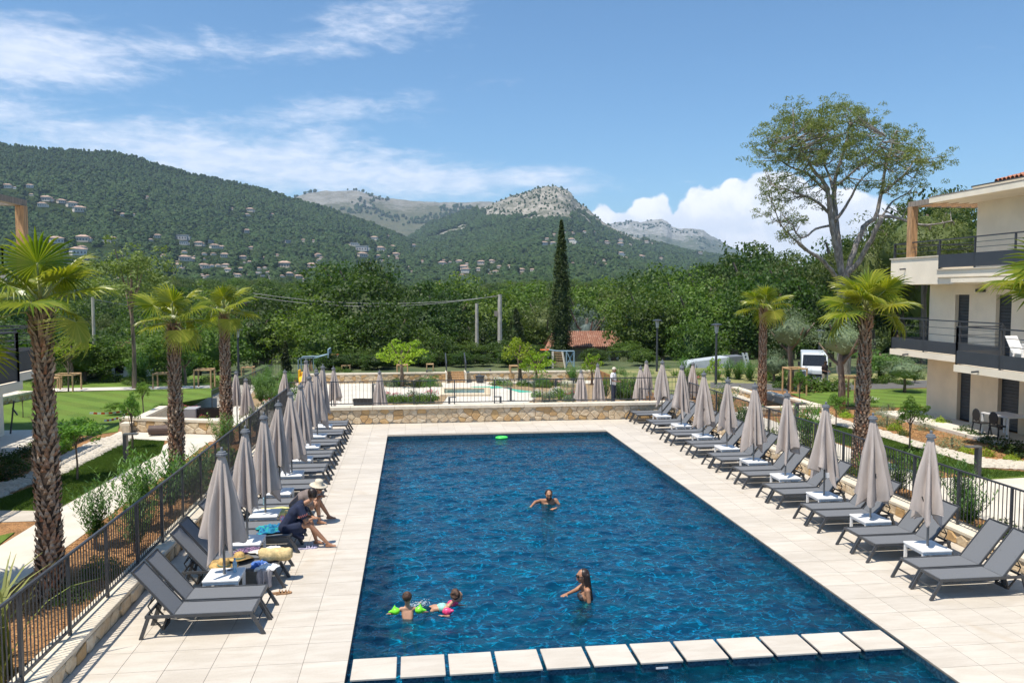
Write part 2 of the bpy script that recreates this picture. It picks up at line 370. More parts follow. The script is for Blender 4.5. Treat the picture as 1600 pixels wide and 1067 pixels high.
def water_mat():
    m, t, out = new_mat('rippled pool water')
    tc = t.new('ShaderNodeTexCoord'); P = tc.outputs['Object']
    def mp(sc, rot=0.0):
        n = t.new('ShaderNodeMapping'); t.l.new(P, n.inputs[0]); n.inputs['Scale'].default_value = sc; n.inputs['Rotation'].default_value = (0, 0, rot); return n.outputs[0]
    a = t.noise(mp((1.0, 1.7, 1), .15), 1.5, 3, .5, 0.6)
    b = t.noise(mp((1.0, 1.5, 1), -.2), 4.2, 4, .55, 1.0)
    c = t.noise(mp((1.2, 1.3, 1), .5), 13.0, 3, .55, 0.8)
    h = t.math('ADD', t.math('MULTIPLY', a, 0.02), t.math('ADD', t.math('MULTIPLY', b, 0.03), t.math('MULTIPLY', c, 0.012)))
    bmp = t.new('ShaderNodeBump'); t.put(bmp, 'Height', h); t.put(bmp, 'Distance', 1.0); t.put(bmp, 'Strength', 1.0)
    soft = t.new('ShaderNodeBump'); t.put(soft, 'Height', h); t.put(soft, 'Distance', 1.0); t.put(soft, 'Strength', 0.8)
    # what the water body sends back (scattered blue), what it lets through, and the mirror of its skin
    body = t.new('ShaderNodeBsdfDiffuse'); t.put(body, 'Color', t.mix(t.math('ADD', t.math('MULTIPLY', t.maprange(a, .36, .64), .65), t.math('MULTIPLY', t.maprange(b, .36, .64), .35)), (0.0006, 0.018, 0.048, 1), (0.0008, 0.10, 0.160, 1)))  # light and dark of the ripples painted into the body colour by noise
    t.l.new(bmp.outputs[0], body.inputs['Normal'])
    # caustic light painted into the see-through colour: bright threads, dimmer between them
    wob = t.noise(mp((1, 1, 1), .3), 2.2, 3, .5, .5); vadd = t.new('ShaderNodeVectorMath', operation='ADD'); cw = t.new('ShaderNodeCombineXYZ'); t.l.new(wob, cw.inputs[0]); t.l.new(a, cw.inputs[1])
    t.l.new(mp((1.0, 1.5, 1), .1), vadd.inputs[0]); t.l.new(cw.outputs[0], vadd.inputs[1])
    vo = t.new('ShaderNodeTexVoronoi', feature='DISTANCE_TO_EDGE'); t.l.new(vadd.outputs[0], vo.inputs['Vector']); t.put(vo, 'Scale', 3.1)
    caustic_paint = t.math('MULTIPLY', t.maprange(vo.outputs[0], 0.09, 0.0), t.maprange(b, .40, .56))
    tcol = t.mix(caustic_paint, (0.17, 0.53, 0.68, 1), (0.7, 2.8, 2.9, 1))
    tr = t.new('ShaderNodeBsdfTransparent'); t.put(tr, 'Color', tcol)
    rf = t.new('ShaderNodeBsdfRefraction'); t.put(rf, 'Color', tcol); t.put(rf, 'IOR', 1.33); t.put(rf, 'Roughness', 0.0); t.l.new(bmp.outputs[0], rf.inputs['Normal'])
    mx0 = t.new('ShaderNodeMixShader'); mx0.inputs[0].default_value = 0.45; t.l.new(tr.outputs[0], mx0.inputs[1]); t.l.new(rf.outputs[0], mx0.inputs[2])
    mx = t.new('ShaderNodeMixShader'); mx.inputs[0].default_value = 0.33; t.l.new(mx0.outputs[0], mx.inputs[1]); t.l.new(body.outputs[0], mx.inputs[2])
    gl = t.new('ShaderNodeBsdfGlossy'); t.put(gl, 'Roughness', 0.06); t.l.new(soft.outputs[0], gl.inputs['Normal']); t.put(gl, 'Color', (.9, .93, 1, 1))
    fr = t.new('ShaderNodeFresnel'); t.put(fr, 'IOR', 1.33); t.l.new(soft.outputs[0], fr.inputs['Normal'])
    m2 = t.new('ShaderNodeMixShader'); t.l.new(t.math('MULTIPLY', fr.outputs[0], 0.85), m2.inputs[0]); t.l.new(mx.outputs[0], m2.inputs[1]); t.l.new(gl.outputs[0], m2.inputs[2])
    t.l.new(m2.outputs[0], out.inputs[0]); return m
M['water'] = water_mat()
def tile_mat():
    m, t, out = new_mat('sand porcelain tile')
    tc = t.new('ShaderNodeTexCoord'); oi = t.new('ShaderNodeObjectInfo'); geo = t.new('ShaderNodeNewGeometry'); p = t.new('ShaderNodeBsdfPrincipled')
    P = geo.outputs['Position']
    mp = t.new('ShaderNodeMapping'); t.l.new(P, mp.inputs[0]); mp.inputs['Scale'].default_value = (.5, 2.2, 1)
    cloud = t.noise(mp.outputs[0], 2.0, 6, .65, .5); fine = t.noise(P, 26, 4, .6)
    c = t.mix(t.maprange(cloud, .33, .68), (0.50, 0.445, 0.375, 1), (0.585, 0.53, 0.46, 1))
    c = t.mix(t.math('MULTIPLY', t.maprange(fine, .4, .7), .12), c, (0.72, 0.66, 0.58, 1))
    rp = t.math('ADD', t.math('MULTIPLY', oi.outputs['Random'], 1.0), t.math('MULTIPLY', geo.outputs['Random Per Island'], 1.0))
    hs = t.new('ShaderNodeHueSaturation'); t.l.new(c, hs.inputs['Color']); t.put(hs, 'Value', t.maprange(t.math('FRACT', rp), 0, 1, .93, 1.05, smooth=False))
    # old spills, dried: they belong to the paving
    stain = t.noise(P, .55, 4, .6, 1.0)
    c = t.mix(t.math('MULTIPLY', t.maprange(stain, .60, .72), .25), hs.outputs[0], (0.42, 0.31, 0.19, 1))
    t.put(p, 'Base Color', c); t.put(p, 'Roughness', .55); t.put(p, 'Specular IOR Level', .35)
    b = t.new('ShaderNodeBump'); t.put(b, 'Height', fine); t.put(b, 'Distance', .0015); t.l.new(b.outputs[0], p.inputs['Normal'])
    t.l.new(p.outputs[0], out.inputs[0]); return m
M['tile'] = tile_mat()
def stone_mat():
    m, t, out = new_mat('ochre rubble stone')
    tc = t.new('ShaderNodeTexCoord'); oi = t.new('ShaderNodeObjectInfo'); geo = t.new('ShaderNodeNewGeometry'); p = t.new('ShaderNodeBsdfPrincipled')
    rp = t.math('FRACT', t.math('ADD', oi.outputs['Random'], geo.outputs['Random Per Island']))
    base = t.ramp(rp, [(0, (.62, .52, .38)), (.3, (.68, .60, .47)), (.5, (.58, .40, .20)), (.62, (.66, .55, .39)), (.8, (.52, .35, .18)), (1, (.70, .62, .50))], 'CONSTANT')
    P = geo.outputs['Position']; n = t.noise(P, 7, 6, .65)
    c = t.mix(t.maprange(n, .35, .68), t.mix(.5, base, (.44, .28, .14, 1)), base)
    t.put(p, 'Base Color', c); t.put(p, 'Roughness', .9); t.put(p, 'Specular IOR Level', .2)
    b = t.new('ShaderNodeBump'); t.put(b, 'Height', n); t.put(b, 'Distance', .03); t.l.new(b.outputs[0], p.inputs['Normal'])
    t.l.new(p.outputs[0], out.inputs[0]); return m
M['stone'] = stone_mat()
M['mortar'] = mat('wall mortar', (0.56, 0.48, 0.37), .95, .1, 8, .01, 40)
M['grout'] = mat('tile grout', (0.27, 0.24, 0.20), .95, .1, 8)

def build_pool():
    bas = thing('pool_basin', 'long rectangular basin tiled in deep blue mosaic, sunk in the sand coloured deck', 'swimming pool')
    m = MB(); m.sheet([(PX0, 12.6), (PX1, 12.6), (PX1, PY1), (PX0, PY1)], -1.75); m.build('basin_floor', M['mosaic'], bas)
    m = MB(); m.sheet([(PX0, PY0), (PX1, PY0), (PX1, 12.6), (PX0, 12.6)], -0.62); m.build('shallow_floor', M['mosaic'], bas)
    m = MB(); m.add([(PX0, 12.6, -1.75), (PX1, 12.6, -1.75), (PX1, 12.6, -.62), (PX0, 12.6, -.62)], [(0, 1, 2, 3)])
    for a, b in (((PX0, PY0), (PX0, PY1)), ((PX0, PY1), (PX1, PY1)), ((PX1, PY1), (PX1, PY0)), ((PX1, PY0), (PX0, PY0))):
        m.add([(*a, -1.75), (*b, -1.75), (*b, -.32), (*a, -.32)], [(0, 1, 2, 3)])
    m.build('basin_wall', M['mosaic'], bas)
    m = MB(); X0, X1, Y0, Y1 = PX0 + .006, PX1 - .006, PY0 + .006, PY1 - .006
    for a, b in (((X0, Y0), (X0, Y1)), ((X0, Y1), (X1, Y1)), ((X1, Y1), (X1, Y0)), ((X1, Y0), (X0, Y0))):
        m.add([(*a, -.34), (*b, -.34), (*b, -.032), (*a, -.032)], [(0, 1, 2, 3)])
    m.build('waterline_band', M['edge_mosaic'], bas)
    # the water skin is real relief: crossing ripples and the rings the bathers send out
    xs = np.linspace(PX0 + .002, PX1 - .002, 250); ys = np.linspace(PY0 + .002, PY1 - .002, 760); A, B = np.meshgrid(xs, ys, indexing='ij')
    wx = A + .5 * fbm(A * .7, B * .7, 2, 4); wy = B + .5 * fbm(A * .7 + 9, B * .7, 2, 5)
    H = .10 * (fbm(wx * 1.5, wy * 2.1, 2, 11) - .5) + .060 * (fbm(wx * 3.6, wy * 4.6, 3, 12) - .5) + .012 * (fbm(A * 9, B * 10, 2, 13) - .5)
    gx, gy = gp(700, 945, WATER_Z); far = np.clip((PY1 - B) / 3, .3, 1)
    for cx_, cy_, r0, wd, k, am in ((gx, gy, 1.5, 1.1, 11, .012), (gx + .5, gy, 3.1, .14, 20, .016), (gx, gy, 2.2, .3, 16, .006), (*gp(915, 935, WATER_Z), .7, .6, 14, .016), (*gp(857, 790, WATER_Z), .8, .8, 12, .015), (*gp(636, 957, WATER_Z), .6, .5, 15, .013)):
        d = np.hypot(A - cx_, B - cy_); H += am * np.sin(k * d) * np.exp(-((d - r0) / wd) ** 2)
    na, nb = A.shape; i = np.arange((na - 1) * (nb - 1)); a_ = (i // (nb - 1)) * nb + i % (nb - 1)
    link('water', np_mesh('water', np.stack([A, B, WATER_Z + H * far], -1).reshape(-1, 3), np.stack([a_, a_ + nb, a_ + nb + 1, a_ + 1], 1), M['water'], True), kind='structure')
    # twelve slabs across the pool
    slab = MB().box(-.355, .355, -.355, .355, -.035, 0).mesh('slab', M['tile'], bevel=.006)
    blk = MB().box(-.33, .33, -.33, .33, -.62, -.036).mesh('block', M['edge_mosaic'])
    for k in range(12):
        where = ['leftmost of the row, touching the pool edge', 'second of the row from the left', 'third of the row from the left', 'fourth of the row from the left', 'fifth of the row from the left', 'sixth of the row from the left', 'seventh, with a white nozzle in its side', 'eighth of the row from the left', 'fourth of the row from the right', 'third of the row from the right', 'second of the row from the right', 'rightmost of the row, touching the pool edge'][k]
        t = thing('stepping_stone', 'pale slab on a dark mosaic block, ' + where, 'stepping stone', (-.655 + .7755 * k, 12.60, 0), group='stepping stones across the pool')
        link('slab', slab, t); link('mosaic_block', blk, t)
        if k == 6:
            MB().box(-.10, .10, -.345, -.331, -.13, -.10).build('water_nozzle', M['white_plastic'], t)
build_pool()

def build_deck():
    d = thing('pool_deck', None, None); del_ = None
    d['kind'] = 'structure'
    s = .72; g = .004
    me = MB().box(g, s - g, g, s - g, -.03, 0).mesh('tile', M['tile'])
    g_ = MB()
    for x0, x1, y0, y1 in ((-5.44, PX0, 3, 36.6), (PX1, 12.92, 3, 36.6), (PX0, PX1, PY1, 36.6)): g_.box(x0, x1, y0, y1, -.25, -.008)
    g_.build('grout_bed', M['grout'], d)
    cells = []
    rows = [12.20 + .72 * k for k in range(-8, 34)]
    for r in rows:
        for c in range(6): cells.append((PX0 - s * (c + 1) + .0, r, 0, .72))
        for c in range(7):
            x = PX1 + s * c; cells.append((x, r, 0, min(.72, 12.92 - x)))
        if r > PY1 - .2:
            for c in range(13): cells.append((PX0 + .7246 * c, r, 0, .7246))
    cells = [c for c in cells if c[3] > .1]
    cells.sort(key=lambda c: math.hypot(c[0], c[1]) if c[1] > 8.5 else 999)
    rest = MB()
    for i, (x, y, _, w) in enumerate(cells):
        y1 = y + s
        if y < PY1 < y1 and PX0 - .01 <= x < PX1 - .01: y = PY1
        y1 = min(y1, 36.6)
        if y1 - y < .05: continue
        if i < 300:
            o = link('tile', me, d, (x, y, 0)); o.scale = (w / s, (y1 - y) / s, 1)
        else: rest.box(x + g, x + w - g, y + g, y1 - g, -.03, 0)
    rest.build('far_tiles', M['tile'], d, kind='stuff')
build_deck()

# ---- rubble masonry: irregular stones cut by their neighbours, each standing proud of the mortar
def clip(poly, a, b):
    """keep the part of poly nearer to a than to b"""
    mx, my = (a[0] + b[0]) / 2, (a[1] + b[1]) / 2; nx, ny = b[0] - a[0], b[1] - a[1]
    out = []
    for i in range(len(poly)):
        p, q = poly[i], poly[(i + 1) % len(poly)]
        dp = (p[0] - mx) * nx + (p[1] - my) * ny; dq = (q[0] - mx) * nx + (q[1] - my) * ny
        if dp <= 0: out.append(p)
        if dp * dq < 0:
            k = dp / (dp - dq); out.append((p[0] + (q[0] - p[0]) * k, p[1] + (q[1] - p[1]) * k))
    return out
def rubble(parent, org, along, length, z0, z1, sx=.46, sz=.23, out_n=None, stuff=False, seed=1, joint=.012, proud=.05, gone=None):
    """stones on the face that starts at org and runs along; out_n is the outward normal"""
    rr = random.Random(seed); al = Vector((*along, 0)).normalized(); n = Vector((*out_n, 0)).normalized(); O = Vector((org[0], org[1], 0))
    nx = max(1, round(length / sx)); nz = max(1, round((z1 - z0) / sz)); dx = length / nx; dz = (z1 - z0) / nz
    pts = {}
    for j in range(-1, nz + 1):
        for i in range(-1, nx + 1):
            pts[i, j] = ((i + .5 + rr.uniform(-.38, .38) + (.5 if j % 2 else 0)) * dx, z0 + (j + .5 + rr.uniform(-.30, .30)) * dz)
    joined = MB()
    for j in range(nz):
        for i in range(nx):
            a = pts[i, j]; poly = [(max(0, a[0] - dx * 1.5), z0), (min(length, a[0] + dx * 1.5), z0), (min(length, a[0] + dx * 1.5), z1), (max(0, a[0] - dx * 1.5), z1)]
            for dj in (-2, -1, 0, 1, 2):
                for di in (-2, -1, 0, 1, 2):
                    b = pts.get((i + di, j + dj))
                    if b is None or (di, dj) == (0, 0): continue
                    poly = clip(poly, a, b)
                    if len(poly) < 3: break
                if len(poly) < 3: break
            if len(poly) < 3: continue
            cx = sum(p[0] for p in poly) / len(poly); cz = sum(p[1] for p in poly) / len(poly)
            w = max(abs(p[0] - cx) for p in poly); h = max(abs(p[1] - cz) for p in poly)
            if w < .04 or h < .03: continue
            f0 = lambda p, q: (cx + (p[0] - cx) * (1 - q / max(w, .05)), cz + (p[1] - cz) * (1 - q / max(h, .05)))
            pr = proud * rr.uniform(.45, 1.15); k = len(poly); vs = []
            for p in poly:
                q = f0(p, joint); vs.append((q[0], q[1], 0))
            for p in poly:
                q = f0(p, joint); vs.append((q[0], q[1], pr * .7))
            for p in poly:
                q = f0(p, joint + .035); vs.append((q[0] + rr.uniform(-.004, .004), q[1], pr + rr.uniform(-.008, .008)))
            W = [O + al * p[0] + n * p[2] + Vector((0, 0, p[1])) for p in vs]
            fs = [tuple(range(2 * k, 3 * k))]
            for e in range(k):
                e2 = (e + 1) % k; fs += [(e, e2, k + e2, k + e), (k + e, k + e2, 2 * k + e2, 2 * k + e)]
            if stuff: joined.add(W, fs)
            else: MB().add(W, fs).build('stone', M['stone'], parent)
    if stuff: joined.build('stones', M['stone'], parent, kind='stuff')

def build_walls():
    w = thing('stone_wall', 'low ochre rubble wall with pale coping closing the far end of the pool deck', 'wall', (0, 0, 0))
    MB().box(-5.85, 13.35, 36.66, 36.98, -1.2, .66).build('wall_core', M['mortar'], w)
    rubble(w, (-5.42, 36.66), (1, 0), 18.35, 0.0, .66, .44, .225, (0, -1), seed=3)
    x = -5.85; 
    while x < 13.3:
        L = min(1.0, 13.35 - x); MB().box(x + .004, x + L - .004, 36.56, 37.10, .66, .80).build('coping_slab', M['coping'], w, bevel=.008); x += 1.0
    for side, x0, x1, fx, nm in ((-1, -5.85, -5.42, -5.42, 'left'), (1, 12.90, 13.35, 12.90, 'right')):
        w = thing('kerb_wall', 'knee-high ochre stone kerb carrying the fence along the %s side of the deck' % nm, 'kerb wall')
        MB().box(x0, x1, 4, 36.55, -.9, .27).build('wall_core', M['mortar'], w)
        rubble(w, (fx, 6.0), (0, 1), 30.5, 0.0, .27, .42, .27, (-side, 0), seed=5 + side, proud=.045)
        y = 4.0
        while y < 36.5:
            L = min(1.3, 36.54 - y)
            MB().box(x0 - .03, x1 + .03, y + .004, y + L - .004, .27, .35).build('coping_slab', M['coping'], w, bevel=.008); y += 1.3
build_walls()

def fence(name_label, pts, z0, h, post_step, bal_step, cat='fence', loc=None, inset=None, zs=None, thick=.015, group=None):
    """posts, rails and thin upright bars along a polyline; z0 may be a list"""
    f = thing('metal_fence', name_label, cat, group=group)
    zz = zs or [z0] * len(pts)
    pm = MB().box(-.025, .025, -.025, .025, 0, h + .0).mesh('post', M['rail'])
    bm_ = MB().box(-thick / 2, thick / 2, -thick / 2, thick / 2, .09, h - .02).mesh('baluster', M['rail'])
    nb = 0; extra = MB()
    for (a, b, za, zb) in zip(pts, pts[1:], zz, zz[1:]):
        A = Vector((a[0], a[1], za)); B = Vector((b[0], b[1], zb)); L = (B - A).length
        rt = MB(); rt.bar(A + Vector((0, 0, h)), B + Vector((0, 0, h)), .045, .038); rt.build('top_rail', M['rail'], f)
        rt = MB(); rt.bar(A + Vector((0, 0, .10)), B + Vector((0, 0, .10)), .035, .04); rt.build('bottom_rail', M['rail'], f)
        n = max(1, round(L / post_step)); rz = math.atan2((B - A).y, (B - A).x)
        for i in range(n + 1):
            p = A.lerp(B, i / n); link('post', pm, f, p, rot=(0, 0, rz))
        k = max(1, round(L / bal_step))
        for i in range(k):
            q = (i + .5) / k
            if abs((q * n) - round(q * n)) * L / n < .05: continue
            p = A.lerp(B, q); nb += 1
            if nb <= 300: link('baluster', bm_, f, p, rot=(0, 0, rz))
            else: extra.box(p.x - thick / 2, p.x + thick / 2, p.y - thick / 2, p.y + thick / 2, p.z + .09, p.z + h - .02)
    if extra.v: extra.build('far_balusters', M['rail'], f, kind='stuff')
    return f
fence('long dark metal fence on the left kerb between the deck and the palms', [(-5.66, 5.42), (-5.66, 36.7)], .35, 1.34, 1.68, .116)
fence('long dark metal fence on the right kerb behind the sunbeds and parasols', [(13.16, 5.5), (13.16, 36.75)], .35, 1.34, 1.7, .125)
fence('dark metal fence standing on the coping of the far stone wall', [(-5.6, 36.98), (13.16, 36.98)], .80, 1.12, 1.85, .17)

# ================================================================== loungers, tables, parasols
def make_lounger():
    t = thing('sun_lounger', 'x', 'sun lounger')
    w = .325
    s = MB(); n = 8; vs = []
    for i in range(n + 1):
        x = -.47 + 1.31 * i / n
        for y in (-w + .03, 0, w - .03): vs.append((x, y, .412 - (.012 if y == 0 else 0) * math.sin(math.pi * i / n) - (.006 if 0 < i < n else 0)))
    s.add(vs, [(i * 3 + j, i * 3 + j + 1, i * 3 + j + 4, i * 3 + j + 3) for i in range(n) for j in range(2)])
    s.build('seat', M['sling'], t, smooth=True)
    b = MB(); A = Vector((-.49, 0, .405)); B = Vector((-1.15, 0, 1.19)); vs = []
    for i in range(7):
        p = A.lerp(B, i / 6)
        for y in (-w + .045, 0, w - .045): vs.append((p.x, y, p.z - (.012 if y == 0 else 0)))
    b.add(vs, [(i * 3 + j, i * 3 + j + 1, i * 3 + j + 4, i * 3 + j + 3) for i in range(6) for j in range(2)])
    bk = b.build('backrest', M['sling'], t, smooth=True)
    f = MB()
    for sy in (-1, 1): f.bar(A + Vector((0, sy * (w - .035), 0)), B + Vector((0, sy * (w - .035), 0)), .025, .035)
    f.bar(B + Vector((0, -w + .03, 0)), B + Vector((0, w - .03, 0)), .03, .025); f.bar(A + Vector((0, -w + .03, -.01)), A + Vector((0, w - .03, -.01)), .03, .025)
    f.build('backrest_frame', M['frame'], bk)
    f = MB()
    for sy in (-1, 1): f.bar((-.95, sy * (w - .018), .395), (.87, sy * (w - .018), .395), .036, .05)
    f.bar((.86, -w + .036, .395), (.86, w - .036, .395), .04, .05); f.bar((-.94, -w + .036, .39), (-.94, w - .036, .39), .035, .04)
    f.bar((.2, -w + .036, .375), (.2, w - .036, .375), .03, .03)
    f.build('frame', M['frame'], t)
    for sx, xa, xb in ((1, .84, 1.05), (-1, -.90, -1.03)):
        for sy in (-1, 1):
            MB().bar((xa, sy * (w - .02), .372), (xb, sy * (w - .02), 0), .036, .062, up=(1, 0, 0)).build('leg', M['frame'], t)
    MB().bar((.93, -w + .03, .2), (.93, w - .03, .2), .02, .03).build('stretcher', M['frame'], t)
    st = MB()
    for sy in (-1, 1):
        st.tube([(-.80, sy * .2, .77), (-.93, sy * .2, .55), (-.86, sy * .2, .41)], .011, 6)
        st.bar((-.93, sy * .17, .40), (-.70, sy * .17, .12), .02, .03); st.bar((-.70, sy * .17, .12), (-.62, sy * .17, .36), .02, .03)
    st.bar((-.93, -.2, .55), (-.93, .2, .55), .02, .02); st.bar((-.70, -.17, .12), (-.70, .17, .12), .05, .05)
    st.build('backrest_support', M['dark_plastic'], t)
    return t
L_START = [14.09 + 2.2 * k for k in range(10)]
R_START = [14.02, 16.22, 18.41, 20.66, 22.95, 25.18, 27.45, 29.88, 32.5, 35.1]
ORD = ['first', 'second', 'third', 'fourth', 'fifth', 'sixth', 'seventh', 'eighth', 'ninth', 'tenth']
def lounger_label(side, k, j):
    row = 'left' if side < 0 else 'right'; which = ('nearer', 'farther')[j]
    if side < 0 and k == 0: x = ['empty grey sunbed nearest the camera on the left, its backrest by the kerb', 'empty grey sunbed in the left row, between the nearest one and the first white table'][j]
    elif side > 0 and k == 0: x = ['grey sunbed nearest the camera on the right, cut by the picture edge', 'grey sunbed in the right row, between the nearest one and the first white table'][j]
    elif side < 0 and k == 1: x = ['grey sunbed on the left laden with straw hats, rolled towel and clothes', 'grey sunbed on the left behind the laden one, by the blue scarf table'][j]
    elif side < 0 and k == 2: x = ['grey sunbed with a peacock blue scarf and the woman in navy sitting on it', 'grey sunbed with a flowered tote bag at its foot, beside the woman in navy'][j]
    elif side < 0 and k == 3: x = ['grey sunbed with a yellow-green towel across it in the left row', 'grey sunbed the woman in the pale hat sits on'][j]
    elif k == 9: x = '%s of the last two grey sunbeds of the %s row, by the far stone wall' % (which, row)
    else: x = '%s grey sunbed of the pair just past the %s parasol in the %s row' % (which, ORD[k - 1], row)
    return x
LG = make_lounger(); first = True
LOUNGERS = {}
for side, starts, ox in ((-1, L_START, -3.68), (1, R_START, 11.04)):
    for k, y0 in enumerate(starts):
        for j in range(2):
            y = y0 + .355 + j * .69; jx = rnd.uniform(-.02, .02); rz = (0 if side < 0 else math.pi) + rnd.uniform(-.012, .012)
            g = 'sunbeds in the %s row' % ('left' if side < 0 else 'right')
            if first: o = LG; o.location = (ox + jx, y, 0); o.rotation_euler = (0, 0, rz); o['label'] = lounger_label(side, k, j); o['group'] = g; KIDS[LG.name] = [(c, list(c.children)) for c in LG.children]; first = False
            else: o = copy_thing(LG, (ox + jx, y, 0), rz, lounger_label(side, k, j), g)
            LOUNGERS[side, k, j] = o

def make_table():
    t = thing('side_table', 'x', 'side table')
    MB().box(-.34, .34, -.36, .36, .455, .50).build('table_top', M['white_plastic'], t, bevel=.01)
    a = MB()
    for sx in (-1, 1): a.bar((sx * .31, -.33, .43), (sx * .31, .33, .43), .02, .05)
    for sy in (-1, 1): a.bar((-.31, sy * .33, .43), (.31, sy * .33, .43), .02, .05)
    a.build('apron', M['white_plastic'], t)
    for sx in (-1, 1):
        for sy in (-1, 1): MB().bar((sx * .30, sy * .32, 0), (sx * .30, sy * .32, .455), .055, .05).build('leg', M['white_plastic'], t)
    MB().lathe([(.16, .02), (.19, .05), (.19, .09), (.05, .12), (.04, .25)], 14).build('parasol_base', M['dark_plastic'], t)
    return t
TB = make_table()
def canopy_mesh(seed, z_hem=1.15, rb=.41, top=2.93):
    rr = random.Random(seed); n = 72; m = 22; vs = []; fs = []
    nf = 8; ph = rr.uniform(0, 6.28); ph2 = rr.uniform(0, 6.28); am = [rr.uniform(.6, 1.3) for _ in range(nf)]; hem = [rr.uniform(-.16, .2) for _ in range(nf)]
    lean = (rr.uniform(-.05, .05), rr.uniform(-.05, .05))
    for j in range(m + 1):
        t = j / m
        for i in range(n):
            th = 2 * math.pi * i / n; fpos = (th + ph + .25 * t * math.sin(th * 2 + ph2)) / (2 * math.pi) * nf; k = int(fpos) % nf; fr = fpos - math.floor(fpos)
            s_ = math.sin(math.pi * fr) ** 2
            a = am[k] * s_ + am[(k + 1) % nf] * 0
            base = .055 + (rb * .80 - .055) * (t ** .8)
            r = base * (1 - .50 * min(1, t * 2.2) + .80 * min(1, t * 2.2) * a) * (1 + .05 * math.sin(5 * th + 7 * t + ph2))
            r += .012 * math.sin(th * 23 + 5 * t + ph) * min(1, t * 2)
            zl = z_hem + hem[k] * s_ * 1.3 + .07 * math.cos(th * 3 + ph2) - .10 * a * s_
            z = top + (zl - top) * t
            if t > .9: r *= 1 - .25 * (t - .9) / .1 * (1 - s_)
            vs.append((r * math.cos(th) + lean[0] * t, r * math.sin(th) + lean[1] * t, z))
    for j in range(m):
        for i in range(n):
            a = j * n + i; b = j * n + (i + 1) % n; fs.append((a, b, b + n, a + n))
    # the slack inner folds tucked up inside the hem
    off = len(vs)
    for j in range(5):
        for i in range(n):
            th = 2 * math.pi * i / n; x, y, z = vs[m * n + i]; q = j / 4
            vs.append((x * (1 - .72 * q), y * (1 - .72 * q), z + .42 * q + .03 * math.sin(th * 9)))
    for j in range(4):
        for i in range(n):
            a = off + j * n + i; b = off + j * n + (i + 1) % n; fs.append((a, b, b + n, a + n))
    b = MB().add(vs, fs); return b.mesh('canopy', M['canopy'], smooth=True)
CANOPY = [canopy_mesh(11), canopy_mesh(12, 1.28, .38), canopy_mesh(13, 1.05, .42), canopy_mesh(14, 1.2, .36), canopy_mesh(15, 1.0, .40)]
POLE = MB().tube([(0, 0, .1), (0, 0, 2.98)], .026, 10).mesh('pole', M['pole'])
CAP = MB().lathe([(.055, 2.90), (.105, 2.905), (.105, 2.945), (.085, 2.955), (.08, 2.985), (.03, 2.995), (.028, 3.06), (.012, 3.075)], 16).mesh('cap', M['cap'], smooth=False)
CRANK = MB().box(-.035, .035, -.07, .02, 1.28, 1.42).tube([(0, -.07, 1.36), (0, -.12, 1.36), (0, -.13, 1.26), (0, -.17, 1.25)], .009, 6).mesh('crank', M['dark_plastic'])
RIBM = MB().bar((.04, 0, 1.25), (.2, 0, 1.62), .014, .022).mesh('rib', M['frame'])
def parasol(x, y, z, label, group, seed, scale=1.0, rz=0.0):
    t = thing('parasol', label, 'parasol', (x, y, z), rz, group, scale=scale)
    link('canopy', CANOPY[seed % 5], t, rot=(0, 0, seed * 1.3)); link('pole', POLE, t); link('cap', CAP, t); link('crank', CRANK, t, rot=(0, 0, seed * 2.1))
    for k in range(4): link('rib', RIBM, t, rot=(0, 0, seed + k * math.pi / 2))
    return t
firstt = True
for side, x, starts in ((-1, -3.70, L_START), (1, 11.10, R_START)):
    row = 'left' if side < 0 else 'right'; g = 'white tables in the %s row' % row
    for k in range(9):
        y = (starts[k] + 1.38 + starts[k + 1]) / 2
        near = {0: 'nearest the camera', 8: 'farthest, by the stone wall'}.get(k, ORD[k] + ' from the camera')
        lb = 'white square side table around a parasol pole, %s row, %s' % (row, near)
        if firstt: TB.location = (x, y, 0); TB['label'] = lb; TB['group'] = g; KIDS[TB.name] = [(c, []) for c in TB.children]; firstt = False
        else: copy_thing(TB, (x, y, 0), rnd.uniform(-.02, .02), lb, g)
        sc = .985 + rnd.uniform(-.012, .02)
        parasol(x, y, 0, 'closed taupe parasol over a white table in the %s row, %s' % (row, near), 'closed parasols in the %s row' % row, k + (3 if side > 0 else 0), (1, 1, sc), rnd.uniform(0, 1))
